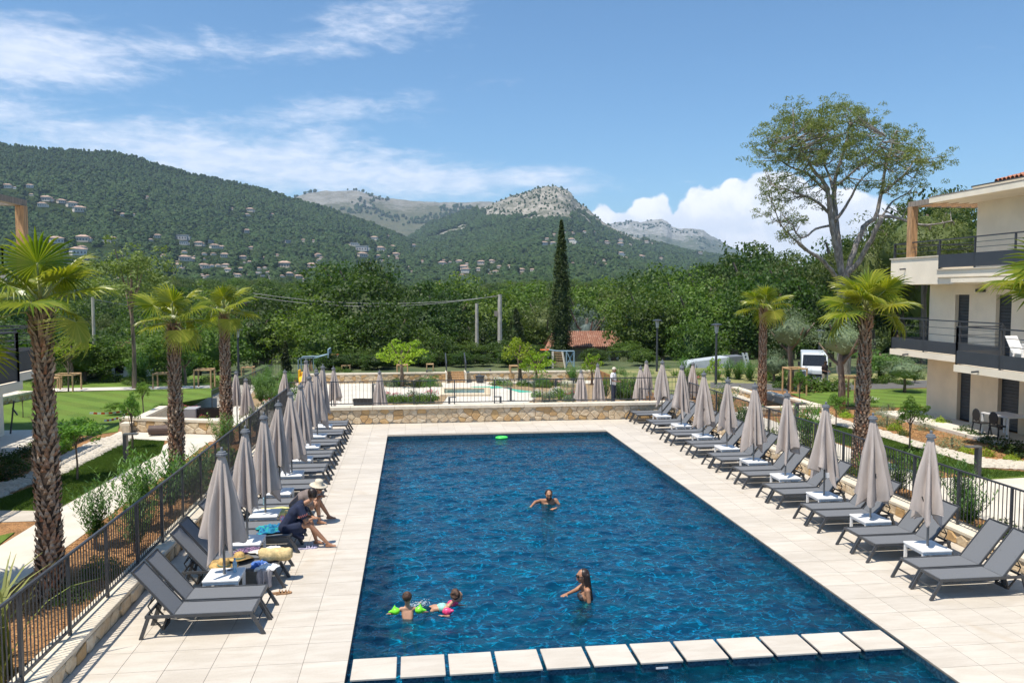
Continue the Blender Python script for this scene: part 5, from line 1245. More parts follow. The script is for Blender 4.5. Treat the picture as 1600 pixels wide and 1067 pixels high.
for u, vt, y, W, lb in ((158, 525, 58, 5.0, 'bushy tree in front of the white shed, on its left'), (222, 520, 58, 5.0, 'bushy tree in front of the white shed, on its right'), (60, 500, 60, 8, 'dark tree behind the nearest palm trunk'), (130, 530, 57, 4, 'leafy tree between the nearest palm and the shed')): tree_px(u, vt, y, -.4, W, 'dark' if W > 6 else 'mid', lb, .9, int(u) % 3)
for u, v, s_, lb in ((1268, 612, 2.3, 'large shrub screening the left side of the van'), (1305, 611, 2.0, 'large shrub screening the right side of the van')): x, y = gp(u, v, 0); plant_later.append((x, y, s_, lb))
# young standards
for u, vb, vt, W, lab, k, s_ in ((121, 750, 652, 1.75, 'young standard tree on the lawn strip, nearest the left palm', 'fresh', 0), (207, 701, 617, .80, 'young standard tree behind the dark bollard light on the left', 'fresh', 1), (224, 655, 596, .72, 'small standard tree on the kerb wall beside the left lawn', 'fresh', 0),
                              (1421, 706, 612, 1.25, 'young standard tree in front of the ground floor of the cream block', 'fresh', 1), (1306, 668, 608, 1.0, 'leafy young tree right of the stake frame in the right garden', 'fresh', 0), (1249, 633, 574, .95, 'leafy young tree inside the tall stake frame', 'fresh', 1),
                              (180, 648, 628, 1.1, 'open shrub beside the taped-off patch of lawn', 'fresh', 0), (36, 652, 612, .8, 'thin pale sapling at the left end of the lawn', 'loose', 0)):
    x, y = gp(u, vb, .02); H = (vb - vt) / FPX * y * 1.01; tree(x, y, .02, H, W, k, lab, 'young tree', ch=.60 if H > 1.2 else .9, seed=s_, trs=.42)
for u, vb, vt, W, lab in ((673, 633, 583, 1.15, 'dense standard shrub left of centre behind the coping'), (847, 629, 582, 1.35, 'dense standard shrub right of centre behind the coping'), (770, 622, 570, .5, '')):
    if lab: x, y = gp(u, vb, -.78); tree(x, y, -.78, (vb - vt) / FPX * y, W, 'shrub', lab, 'shrub', ch=.62, trs=.35)
# old bare-ish trunks at the left, palm-like trunk before the shed
x, y = gp(107, 612, 0); t = thing('bare_sapling', 'bare sapling tied inside the stake frame on the left lawn', 'young tree', (x, y, 0)); MB().tube([(0, 0, 0), (.05, 0, 2.2)], [.05, .02], 6).build('trunk', M['bark'], t)
b = MB()
for k in range(14): a = k * 2.4; b.tube([(0.03, 0, 1.0 + k * .08), (.35 * math.cos(a), .35 * math.sin(a), 1.5 + k * .1)], [.015, .006], 4)
b.build('branches', M['bark'], t)

# ------------------------------------------------------------------ shrubs and border plants
def strappy_mesh(seed, n=46, L=1.5, w=.05, spread=.55):
    rr = random.Random(seed); b = MB()
    for k in range(n):
        a = rr.uniform(0, 6.28); l = L * rr.uniform(.55, 1.1); sp_ = spread * rr.uniform(.15, 1.2); x0, y0 = .12 * math.cos(a * 3), .12 * math.sin(a * 5); c, s_ = math.cos(a), math.sin(a); vs = []
        for i in range(6):
            q = i / 5; r = sp_ * q ** 1.7 * l; z = l * (q - .28 * q ** 3 * min(1.5, sp_ * 2)); ww = w * (1 - q ** 2.2) * .5 + .002
            vs += [(x0 + r * c - ww * s_, y0 + r * s_ + ww * c, z), (x0 + r * c + ww * s_, y0 + r * s_ - ww * c, z)]
        b.add(vs, [(2 * i, 2 * i + 1, 2 * i + 3, 2 * i + 2) for i in range(5)])
    return b
def lance_mesh(seed, stems=46, H=1.3):
    rr = random.Random(seed); C = []; V = []; F = []
    for s_ in range(stems):
        a = rr.uniform(0, 6.28); tilt = rr.uniform(.05, .55); l = H * rr.uniform(.6, 1.05)
        for j in range(16):
            q = .25 + .75 * j / 15; p = np.array([math.cos(a) * tilt * l * q, math.sin(a) * tilt * l * q, l * q * (1 - tilt * .2)])
            for e in range(2):
                b_ = rr.uniform(0, 6.28); d = np.array([math.cos(b_) * .7, math.sin(b_) * .7, .55]); sd = np.array([-math.sin(b_), math.cos(b_), 0]) * .012; L = rr.uniform(.11, .17); n = len(V)
                V += [p, p + d * L * .5 + sd, p + d * L, p + d * L * .5 - sd]; F.append((n, n + 1, n + 2, n + 3))
    return np_mesh('foliage', V, F, M['leaf_olea'])
def mound_mesh(seed, m, n=700, leaf=.06, asp=.2, up=1.2):
    rng = np.random.default_rng(seed); u = rng.normal(size=(n, 3)); u /= np.linalg.norm(u, axis=1)[:, None]; u[:, 2] = np.abs(u[:, 2]); C = u * rng.uniform(.5, 1, (n, 1)) * np.array([.5, .5, .42]) * (1 + .15 * np.sin(u[:, :1] * 7 + seed)); V, F = quads(C, leaf, rng, asp, up, u); return np_mesh('foliage', V, F, m)
PL = {'strap': strappy_mesh(1).mesh('foliage', leaf_mat('variegated strap leaf', (.14, .20, .05, 1), (.36, .36, .13, 1), .3)), 'strap2': strappy_mesh(2, 34, .8, .03, .9).mesh('foliage', M['leaf_fresh']), 'lance': lance_mesh(3), 'lance2': lance_mesh(4, 34, 1.0),
      'lav': mound_mesh(5, M['leaf_grey'], 800, .11, .14, 1.6), 'mound': mound_mesh(6, M['leaf_mid'], 700, .09, .5, .8), 'dmound': mound_mesh(7, M['leaf_dark'], 600, .09, .5, .8), 'lime': mound_mesh(8, M['leaf_lime'], 600, .09, .55, .8), 'rose': mound_mesh(9, M['leaf_fresh'], 500, .10, .5, 1.0)}
fl = MB(); rf_ = random.Random(2)
for k in range(60):
    a = rf_.uniform(0, 6.28); q = rf_.uniform(.1, .5); fl.ball((q * math.cos(a), q * math.sin(a), .42 - q * .3 + rf_.uniform(-.05, .1)), .022, 5, 3)
FLW = fl.mesh('flowers', M['flower_white']); FLP = fl.mesh('flowers', M['flower_pink'])
PN = {'strap': 'flax_plant', 'strap2': 'grass_plant', 'lance': 'oleander', 'lance2': 'oleander', 'lav': 'lavender', 'mound': 'shrub', 'dmound': 'shrub', 'lime': 'shrub', 'rose': 'flowering_shrub'}
PWORD = {'strap': 'strap-leaved plant', 'strap2': 'arching grassy tuft', 'lance': 'upright oleander', 'lance2': 'small oleander', 'lav': 'grey-green mound', 'mound': 'low green shrub', 'dmound': 'low dark green shrub', 'lime': 'lime green shrub', 'rose': 'loose flowering shrub'}
STEM = MB().tube([(0, 0, -.02), (0, 0, .3)], .03, 5).mesh('stem', M['bark'])
def plant(kind, x, y, z, s, label, group=None, flowers=None, rz=None):
    t = thing(PN[kind], label, 'plant', (x, y, z), rnd.uniform(0, 6) if rz is None else rz, group, scale=s)
    link('foliage', PL[kind], t); link('stem', STEM, t)
    if flowers: link('flowers', FLW if flowers == 'w' else FLP, t)
def plants_px(rows, z, where):
    for kind, u, v, s, lab in rows: x, y = gp(u, v, z); plant(kind, x, y, z, s, lab + where)
for kind, x, y, s, lab in (('strap', -6.95, 12.1, 1.5, 'tall yellow-green strap-leaved plant behind the fence in the bottom left corner'), ('strap', -6.45, 12.9, 1.45, 'yellow-green strap-leaved plant at the foot of the nearest palm'), ('strap', -7.2, 13.4, 1.2, 'strap-leaved plant half hidden behind the nearest palm trunk'), ('lime', -6.4, 11.3, 1.2, 'lime green low shrub behind the fence at the very bottom left'),
                           ('lance', -7.4, 19.4, 1.25, 'open oleander leaning over the white path, nearest of the group'), ('lance', -6.9, 20.8, 1.55, 'dense oleander by the white path behind the left fence'), ('lance2', -6.5, 22.1, 1.7, 'oleander just past the dense one on the left'), ('dmound', -6.7, 16.2, .9, 'dark low shrub alone on the bark mulch on the left'), ('lance2', -7.6, 23.2, 1.0, 'small oleander on the path side before the second palm'),
                           ('lance', -6.4, 19.0, 1.15, 'bushy oleander close to the left fence, nearest the camera'), ('lance2', -6.3, 23.4, 1.6, 'bushy oleander close to the left fence before the second palm'), ('mound', -6.6, 17.6, 1.0, 'rounded green shrub on the mulch close to the left fence'), ('mound', -6.5, 24.6, 1.8, 'leafy green shrub right beside the second palm trunk'), ('strap2', -6.9, 26.8, 1.3, 'arching grassy plant behind the second palm'), ('mound', -6.6, 28.4, 1.7, 'green shrub between second and third palms behind the fence'), ('lance', -6.9, 30.2, 1.2, 'tall oleander between second and third palms'), ('strap', -6.5, 31.8, 1.0, 'strap-leaved plant beside the third palm'), ('lance2', -6.5, 34.0, 1.3, 'oleander behind the third palm')):
    plant(kind, x, y, .0, s, lab)
rb = random.Random(8)
for i, y in enumerate([15.6, 17.0, 18.2, 19.3, 20.4, 21.5, 22.8, 23.6, 25.8, 27.1, 28.5, 30.0, 31.6, 33.2, 34.8]):
    k = ['lime', 'mound', 'lance2', 'lance', 'lance', 'lance2', 'strap2', 'mound', 'strap', 'lance', 'strap', 'mound', 'lance2', 'strap2', 'lance'][i]
    plant(k, 14.1 + rb.uniform(-.3, .4), y, 0, rb.uniform(1.1, 1.6), '%s behind the right fence, %s plant from the near end' % (PWORD[k], (ORD + ['eleventh', 'twelfth', 'thirteenth', 'fourteenth', 'fifteenth'])[i]))
for i, (k, u, v, s) in enumerate([('lav', 1386, 665, 1.5), ('lav', 1377, 648, 1.1), ('lime', 1398, 672, .8), ('mound', 1412, 680, .6), ('lav', 1445, 672, 1.0), ('lime', 1470, 664, .9), ('lav', 1487, 700, 1.35), ('dmound', 1508, 678, .9), ('mound', 1430, 655, .8), ('dmound', 1525, 684, .8), ('lime', 1512, 708, .7), ('lime', 1540, 712, .7), ('dmound', 1572, 705, 1.3), ('dmound', 1545, 692, .9), ('strap2', 1480, 655, .6), ('lime', 1580, 722, .7), ('dmound', 1598, 714, 1.3), ('mound', 1318, 648, .8), ('lime', 1322, 652, .7), ('rose', 1361, 630, .8), ('lav', 1388, 640, .9), ('mound', 1220, 606, 1.2), ('strap2', 1290, 612, 1.4), ('rose', 1278, 606, 1.4), ('mound', 1263, 609, 1.0), ('strap2', 1275, 652, 1.0)]):
    x, y = gp(u, v, 0); plant(k, x, y, 0, s, '%s in the right garden, %s' % (PWORD[k], ['largest, left of the standard tree', 'behind the largest mound', 'right of the largest mound', 'just below the standard tree', 'right of the standard tree', 'at the patio corner', 'large, in front of the first ground floor shutter', 'beside the patio edge before the shutter', 'left of the standard tree by the patio', 'by the patio, under the black chairs', 'by the white stones left of the bollard light', 'right of the bollard light head', 'beside the black chairs', 'before the black chairs, smaller', 'thin, on the patio edge', 'at the white stones on the far right', 'at the right picture edge', 'behind the right palm trunk', 'just beside the right palm trunk', 'on the near edge of the big lawn', 'at the corner of the big lawn', 'behind the slanting wall', 'behind the stake frame', 'with pale blooms, left of the van', 'at the top of the slanting wall', 'below the cross wall'][i]), flowers='w' if k == 'rose' else None)
for i, (k, u, v, s) in enumerate([('dmound', 40, 712, 1.0), ('dmound', 20, 735, 1.2), ('dmound', 8, 722, 1.0), ('dmound', 60, 700, .9), ('mound', 98, 690, 1.6), ('lime', 92, 706, 1.2), ('dmound', 10, 752, 1.1), ('mound', 250, 640, .8)]):
    x, y = gp(u, v, 0); plant(k, x, y, 0, s, '%s in the left garden bed, %s' % (PWORD[k], ['by the terrace slab', 'middle of three dark ones', 'at the picture edge', 'left of the nearest palm trunk', 'large, right behind the nearest palm', 'right of the nearest palm, by the stones', 'nearest the white stones', 'in the orange bed on the kerb wall'][i]))
for x, y, s_, lb in plant_later: plant('mound', x, y, 0, s_, lb)
rp = random.Random(12); cnt = {}
AREAS = [(600, 690, 622, 630, -.78, 20, ['lav', 'rose', 'mound'], 'behind the coping left of centre'), (600, 690, 600, 604, -.78, 14, ['mound', 'strap2', 'lav'], 'under the back wall left of the steps'), (765, 900, 600, 606, -.78, 20, ['lav', 'rose', 'mound'], 'under the back wall right of the steps'), (828, 905, 617, 628, -.78, 14, ['rose', 'lav', 'strap2'], 'around the right-hand standard shrub'),
         (942, 992, 612, 628, -.78, 14, ['lance', 'rose', 'lance'], 'in the tall clump by the man in white'), (400, 470, 596, 640, -.78, 34, ['rose', 'lance', 'rose', 'lance'], 'in the flowering slope left of the plaza'), (960, 1060, 590, 602, -.78, 16, ['lance', 'mound', 'mound'], 'behind the far right parasols'), (1050, 1215, 588, 601, -.25, 34, ['rose', 'lance', 'mound', 'strap2'], 'in the wild border before the white truck'), (880, 960, 590, 600, -.78, 12, ['lance2', 'lime', 'mound'], 'before the rear wall below the cabin'),
         (1340, 1450, 590, 602, 0, 14, ['mound', 'dmound', 'lance'], 'along the far side of the big lawn'), (55, 330, 590, 603, -.1, 30, ['lime', 'mound', 'dmound', 'lance'], 'along the far side of the left lawn'), (1210, 1260, 590, 600, -.1, 8, ['strap2', 'mound'], 'on the dry bank left of the van'), (495, 600, 572, 582, -.4, 12, ['mound', 'lance2'], 'on top of the rear wall, left part')]
for u0, u1, v0, v1, z, n, ks, where in AREAS:
    for i in range(n):
        k = rp.choice(ks); x, y = gp(rp.uniform(u0, u1), rp.uniform(v0, v1), z)
        plant(k, x, y, z, rp.uniform(.7, 1.3) * (1.35 if z == -.1 else 1), '%s %s' % (PWORD[k], where), '%ss %s' % (PWORD[k], where), flowers=('w' if rp.random() < .7 else 'p') if k == 'rose' else None)
for u, v in ((288, 640), (295, 644), (305, 641), (318, 655)):
    x, y = gp(u, v, .3); plant('rose', x, y, .3, .5, 'small pink-flowered plant in the planter strip by the black planters', 'pink-flowered plants in the planter strip', flowers='p')

# loose ground matter: white cobbles, bark chips, grass blades
def in_poly(x, y, P):
    c = False; j = len(P) - 1
    for i in range(len(P)):
        if (P[i][1] > y) != (P[j][1] > y) and x < (P[j][0] - P[i][0]) * (y - P[i][1]) / (P[j][1] - P[i][1]) + P[i][0]: c = not c
        j = i
    return c
def scatter(poly, n, rr):
    xs = [p[0] for p in poly]; ys = [p[1] for p in poly]; out = []
    while len(out) < n:
        x, y = rr.uniform(min(xs), max(xs)), rr.uniform(min(ys), max(ys))
        if in_poly(x, y, poly): out.append((x, y))
    return out
def cobbles(name, poly, n, z=.02, seed=1, s=(.07, .17)):
    rr = random.Random(seed); b = MB()
    for x, y in scatter(poly, n, rr):
        r = rr.uniform(*s); a = rr.uniform(0, 3.1); vs = []
        for zz, q in ((-.3, .8), (.15, 1.0), (.62, .62)):
            for k in range(6):
                t = a + k * 1.047 + rr.uniform(-.2, .2); vs.append((x + r * q * math.cos(t) * 1.2, y + r * q * math.sin(t) * .85, z + r * zz * rr.uniform(.85, 1.1)))
        b.add(vs, [(0, 1, 7, 6), (1, 2, 8, 7), (2, 3, 9, 8), (3, 4, 10, 9), (4, 5, 11, 10), (5, 0, 6, 11), (6, 7, 13, 12), (7, 8, 14, 13), (8, 9, 15, 14), (9, 10, 16, 15), (10, 11, 17, 16), (11, 6, 12, 17), (12, 13, 14, 15, 16, 17)])
    return b.build(name, mat('white limestone cobble', (.56, .51, .43), .9, .12, 9, objvar=0), kind='stuff')
cobbles('white_cobbles', gpoly([(-60, 790), (0, 777), (37, 759), (94, 743), (112, 734), (150, 714), (193, 693), (205, 686), (199, 681), (165, 687), (131, 699), (90, 721), (30, 752), (0, 760), (-60, 775)], 0), 1900, seed=1)
cobbles('white_cobbles', gpoly([(1242, 638), (1282, 637), (1290, 648), (1303, 655), (1335, 665), (1383, 677), (1438, 695), (1471, 703), (1520, 716), (1545, 721), (1640, 726), (1640, 736), (1537, 731), (1471, 710), (1432, 699), (1384, 684), (1335, 671), (1303, 663), (1271, 655), (1252, 645)], 0), 3000, seed=2)
cobbles('white_cobbles', gpoly([(1146, 612), (1185, 622), (1188, 632), (1146, 622)], 0), 300, seed=3)
cobbles('pale_stones', gpoly([(400, 640), (440, 610), (470, 592), (462, 618), (440, 640)], -.77), 500, z=-.76, seed=4)
def chips(name, poly, n, seed, z=.005):
    rng = np.random.default_rng(seed); rr = random.Random(seed); P = np.array(scatter(poly, n, rr)); C = np.column_stack([P, np.full(n, z) + rng.uniform(0, .03, n)]); V, F = quads(C, .06, rng, .5, 2.5)
    link(name, np_mesh(name, V, F, CHIP), kind='stuff')
CHIP = leaf_mat('bark chip', (.22, .11, .05, 1), (.58, .33, .15, 1), 0.02, .9, .0)
chips('bark_chips', [(-8.1, 8), (-5.9, 8), (-5.9, 34), (-8.1, 34)], 14000, 1); chips('bark_chips', [(13.4, 14), (14.9, 14), (14.9, 36), (13.4, 36)], 8000, 2)
chips('bark_chips', gpoly([(1320, 650), (1383, 676), (1471, 703), (1600, 722), (1600, 690), (1440, 645), (1400, 637)], 0), 8000, 3)
def blades(name, poly, n, seed, h=.05, z=.03):
    rng = np.random.default_rng(seed); rr = random.Random(seed); P = np.array(scatter(poly, n, rr)); a = rng.uniform(0, 6.28, n); L = rng.uniform(.6, 1.3, n) * h; w = .006
    B = np.column_stack([P, np.full(n, z)]); s_ = np.column_stack([np.cos(a), np.sin(a), np.zeros(n)]) * w; T = B + np.column_stack([rng.normal(size=n) * .3 * L, rng.normal(size=n) * .3 * L, L])
    link(name, np_mesh(name, np.stack([B - s_, B + s_, T], 1).reshape(-1, 3), np.arange(n * 3).reshape(n, 3), M['leaf_mid']), kind='stuff')
blades('grass_blades', gpoly([(0, 796), (85, 797), (187, 740), (251, 708), (257, 689), (206, 686), (169, 704), (120, 729), (60, 757), (0, 779)], .03), 60000, 1)
blades('grass_blades', gpoly([(1236, 650), (1303, 664), (1384, 685), (1471, 711), (1537, 732), (1640, 740), (1548, 748), (1480, 737), (1396, 716), (1306, 690), (1240, 664)], .03), 60000, 2)
# ================================================================== far land
AZU = lambda u, v=400: math.atan2(ray(u, v)[0], ray(u, v)[1])
class Hill:
    def __init__(s, pts, D, r0, expo, gully, seed, back=.5, fine=4.0):
        s.az = np.array([AZU(p[0], p[1]) for p in pts]); Dv = np.array([np.interp(p[0], [d[0] for d in D], [d[1] for d in D]) for p in pts]); s.D = Dv
        s.Z = np.array([atD(p[0], p[1], d)[2] for p, d in zip(pts, Dv)]); s.r0 = r0; s.e = expo; s.g = gully; s.seed = seed; s.back = back; s.fine = fine
    def h(s, az, r):
        D = np.interp(az, s.az, s.D); Z = np.interp(az, s.az, s.Z); t = (r - s.r0) / (D - s.r0); tc = np.clip(t, 0, 1)
        x = r * np.sin(az); y = r * np.cos(az)
        f = tc ** s.e; env = (tc * (1 - tc) * 4) ** .8
        g = (np.abs(fbm(x / 420 + 5, y / 900, 4, s.seed) - .5) * 2 - .35) * s.g * env
        fn = (fbm(x / 60, y / 60, 4, s.seed + 3) - .5) * s.fine * np.clip(tc * 4, 0, 1)
        up = Z * f + g + fn
        fn = fn + np.clip((Z - 280) / 120, 0, 1) * (s.seed == 31) * (np.abs(fbm(x / 45, y / 45, 3, 91) - .5) - .12) * 60 * np.clip((tc - .6) * 3, 0, 1) * np.clip((1.02 - tc) * 12, .15, 1); up = Z * f + g + fn
        dn = Z * (1 - np.clip(t - 1, 0, 1) / s.back * .9) + fn
        return np.where(t <= 1, up, dn) - np.where(t <= 0, 30, 0)
HA = Hill([(-900, 235), (-500, 225), (-200, 215), (0, 226), (60, 233), (120, 235), (180, 239), (215, 247), (240, 256), (300, 272), (340, 280), (400, 293), (450, 313), (500, 326), (550, 343), (600, 362), (640, 380), (690, 398), (740, 412), (800, 428), (900, 446), (1000, 458)], [(-900, 2300), (200, 2350), (740, 2500), (1000, 2700)], 300, 1.9, 38, 3)
HC = Hill([(300, 455), (500, 430), (600, 396), (640, 372), (670, 352), (700, 342), (725, 336), (750, 326), (765, 320), (782, 314), (800, 306), (815, 301), (840, 293), (866, 290), (880, 292), (892, 300), (900, 314), (912, 322), (922, 330), (935, 342), (950, 352), (975, 364), (1010, 378), (1060, 392), (1100, 398), (1150, 408), (1250, 425), (1400, 440), (1700, 448), (2300, 455)], [(300, 3300), (2300, 3300)], 320, 1.75, 46, 31, fine=16)
HB = Hill([(300, 330), (400, 318), (455, 309), (480, 301), (510, 298), (560, 297), (600, 308), (640, 313), (700, 316), (760, 315), (820, 316), (900, 330), (1000, 380), (1100, 420)], [(300, 5200), (1100, 5200)], 2500, 1.25, 70, 51, fine=14)
HD = Hill([(820, 380), (900, 355), (950, 351), (965, 347), (985, 345), (1000, 347), (1015, 345), (1035, 342), (1042, 345), (1050, 354), (1062, 358), (1085, 357), (1100, 360), (1112, 369), (1130, 379), (1148, 388), (1170, 402), (1220, 420), (1400, 440)], [(820, 7400), (1400, 7400)], 3500, 1.3, 80, 71, fine=26)
def gz_np(r): return np.interp(r, [0, 62, 150, 320, 9000, 20000], [-2.6, -2.6, -8.1, -2.1, 4, 4])
def terrain(az, r): return np.maximum(np.maximum(gz_np(r), HA.h(az, r)), HC.h(az, r))
def hill_mat(name, green1, green2, rock1, rock2, thr, rock_z, quarry=None, rock_attr=False):
    m, t, out = new_mat(name); geo = t.new('ShaderNodeNewGeometry'); P = geo.outputs['Position']; p = t.new('ShaderNodeBsdfPrincipled'); sep = t.new('ShaderNodeSeparateXYZ'); t.l.new(P, sep.inputs[0])
    n1 = t.noise(P, .004, 8, .65); n2 = t.noise(P, .03, 6, .7); n3 = t.noise(P, .012, 6, .7, 1.5)
    g = t.mix(t.maprange(n2, .35, .65), green1, green2); rk = t.mix(t.maprange(n3, .38, .6), rock1, rock2)
    hz = t.maprange(sep.outputs[2], rock_z[0], rock_z[1], 0, 1)
    f = t.math('ADD', t.math('MULTIPLY', hz, .30), t.math('ADD', t.math('MULTIPLY', n1, .45), t.math('MULTIPLY', n3, .55)))
    f = t.maprange(f, thr, thr + .05)
    if rock_attr: ra = t.new('ShaderNodeAttribute', attribute_name='rock'); f = t.maprange(t.math('ADD', ra.outputs['Fac'], t.math('MULTIPLY', t.math('SUBTRACT', n3, .5), 1.6)), .45, .6)
    if quarry:
        for (qx, qy, rad) in quarry:
            dx = t.math('SUBTRACT', sep.outputs[0], qx); dy = t.math('SUBTRACT', sep.outputs[1], qy); d = t.math('SQRT', t.math('ADD', t.math('MULTIPLY', dx, dx), t.math('MULTIPLY', dy, dy)))
            d = t.math('ADD', t.math('DIVIDE', d, rad), t.math('MULTIPLY', t.math('SUBTRACT', n2, .5), 2.2)); f = t.math('MAXIMUM', f, t.maprange(d, 1.0, .85))
    t.put(p, 'Base Color', t.mix(f, g, rk)); t.put(p, 'Roughness', .95); t.put(p, 'Specular IOR Level', .05)
    b = t.new('ShaderNodeBump'); t.put(b, 'Height', t.math('ADD', n3, t.math('MULTIPLY', n2, .5))); t.put(b, 'Distance', 22.0); t.l.new(b.outputs[0], p.inputs['Normal'])
    t.l.new(p.outputs[0], out.inputs[0]); return m
def on_terrain(u, v, fn=None, r0=330, r1=3300):
    az = AZU(u, v); rs = np.arange(r0, r1, 4.0); d = atD(u, v, 1.0); zr = CAMH + (d[2] - CAMH) * rs; th = (fn or terrain)(np.full_like(rs, az), rs); k = np.nonzero(th >= zr)[0]
    if not len(k): return None
    r = rs[k[0]]; return r * math.sin(az), r * math.cos(az), float(th[k[0]]), r
q1 = on_terrain(703, 362, HC.h, 600, 3290) or (0, 0, 0, 0); q2_ = on_terrain(722, 352, HC.h, 600, 3290) or q1
qa = on_terrain(563, 386, HA.h, 400, 2500); qb = on_terrain(590, 379, HA.h, 400, 2500)
M['hillA'] = hill_mat('wooded hillside', (.020, .036, .010, 1), (.050, .075, .020, 1), (.26, .25, .15, 1), (.16, .18, .09, 1), .95, (200, 500), [(qa[0], qa[1], 42), (qb[0], qb[1], 30)])
M['hillC'] = hill_mat('rocky wooded mountain', (.024, .042, .012, 1), (.065, .085, .028, 1), (.42, .385, .33, 1), (.18, .18, .135, 1), .69, (215, 300), [(q1[0], q1[1], 70), (q2_[0], q2_[1], 55)], True)
M['hillB'] = hill_mat('bare grey grassland mountain', (.095, .11, .060, 1), (.15, .145, .090, 1), (.30, .29, .26, 1), (.20, .19, .15, 1), .68, (300, 650))
M['hillD'] = hill_mat('far limestone mountain', (.06, .085, .04, 1), (.14, .15, .09, 1), (.42, .41, .38, 1), (.22, .22, .19, 1), .63, (200, 700))
ROCK_LOW = [(640, 300), (735, 300), (748, 338), (765, 348), (800, 346), (850, 340), (880, 342), (905, 338), (925, 348), (950, 366), (975, 380), (995, 384), (1010, 372), (1030, 360)]
_ra = np.array([AZU(u) for u, v in ROCK_LOW]); _re = np.array([(457 - v) / FPX for u, v in ROCK_LOW])
def rockval(az, r, z):
    e = np.interp(az, _ra, _re); x = r * np.sin(az); y = r * np.cos(az); return np.clip(((z - CAMH) / r - e) / .012 + .5 + (fbm(x / 120, y / 120, 4, 61) - .5) * 2.2, 0, 1)
def polar_mesh(name, fn, a0, a1, na, rs, m, kind='structure', skip_below=None, rock=None):
    az = np.linspace(a0, a1, na); A, Rr = np.meshgrid(az, rs, indexing='ij'); Z = fn(A, Rr)
    V = np.stack([Rr * np.sin(A), Rr * np.cos(A), Z], -1).reshape(-1, 3); nr = len(rs)
    i = np.arange((na - 1) * (nr - 1)); a = (i // (nr - 1)) * nr + i % (nr - 1); F = np.stack([a, a + 1, a + nr + 1, a + nr], 1)
    if skip_below is not None:
        keep = (V[F, 2].max(1) > skip_below(np.hypot(V[F[:, 0], 0], V[F[:, 0], 1]))); F = F[keep]
    me = np_mesh(name, V, F, m, True)
    if rock is not None: at = me.attributes.new('rock', 'FLOAT', 'POINT'); at.data.foreach_set('value', rock(A, Rr, Z).astype(np.float32).ravel())
    return link(name, me, kind=kind)
rs_g = np.concatenate([[.5, 20, 40, 55, 62], np.linspace(66, 330, 60), np.geomspace(345, 19000, 60)])
gfun = lambda a, r: gz_np(r) + (fbm(r * np.sin(a) / 30, r * np.cos(a) / 30, 3, 9) - .5) * np.clip((r - 80) / 60, 0, 1) * 1.5
polar_mesh('ground', gfun, -math.pi, math.pi, 260, rs_g, M['wild'])
a0, a1 = AZU(-260), AZU(1900)
polar_mesh('hill', HA.h, AZU(-700), AZU(980), 520, np.linspace(295, 3000, 150), M['hillA'], skip_below=lambda r: gz_np(r) - 25)
polar_mesh('hill', HC.h, AZU(310), AZU(2000), 620, np.concatenate([np.linspace(315, 2300, 80), np.linspace(2315, 3700, 130)]), M['hillC'], skip_below=lambda r: gz_np(r) - 25, rock=rockval)
polar_mesh('mountain', HB.h, AZU(310), AZU(1090), 300, np.linspace(2600, 6400, 110), M['hillB'], skip_below=lambda r: gz_np(r) - 25)
polar_mesh('mountain', HD.h, AZU(830), AZU(1390), 420, np.linspace(3600, 9000, 190), M['hillD'], skip_below=lambda r: gz_np(r) - 25)

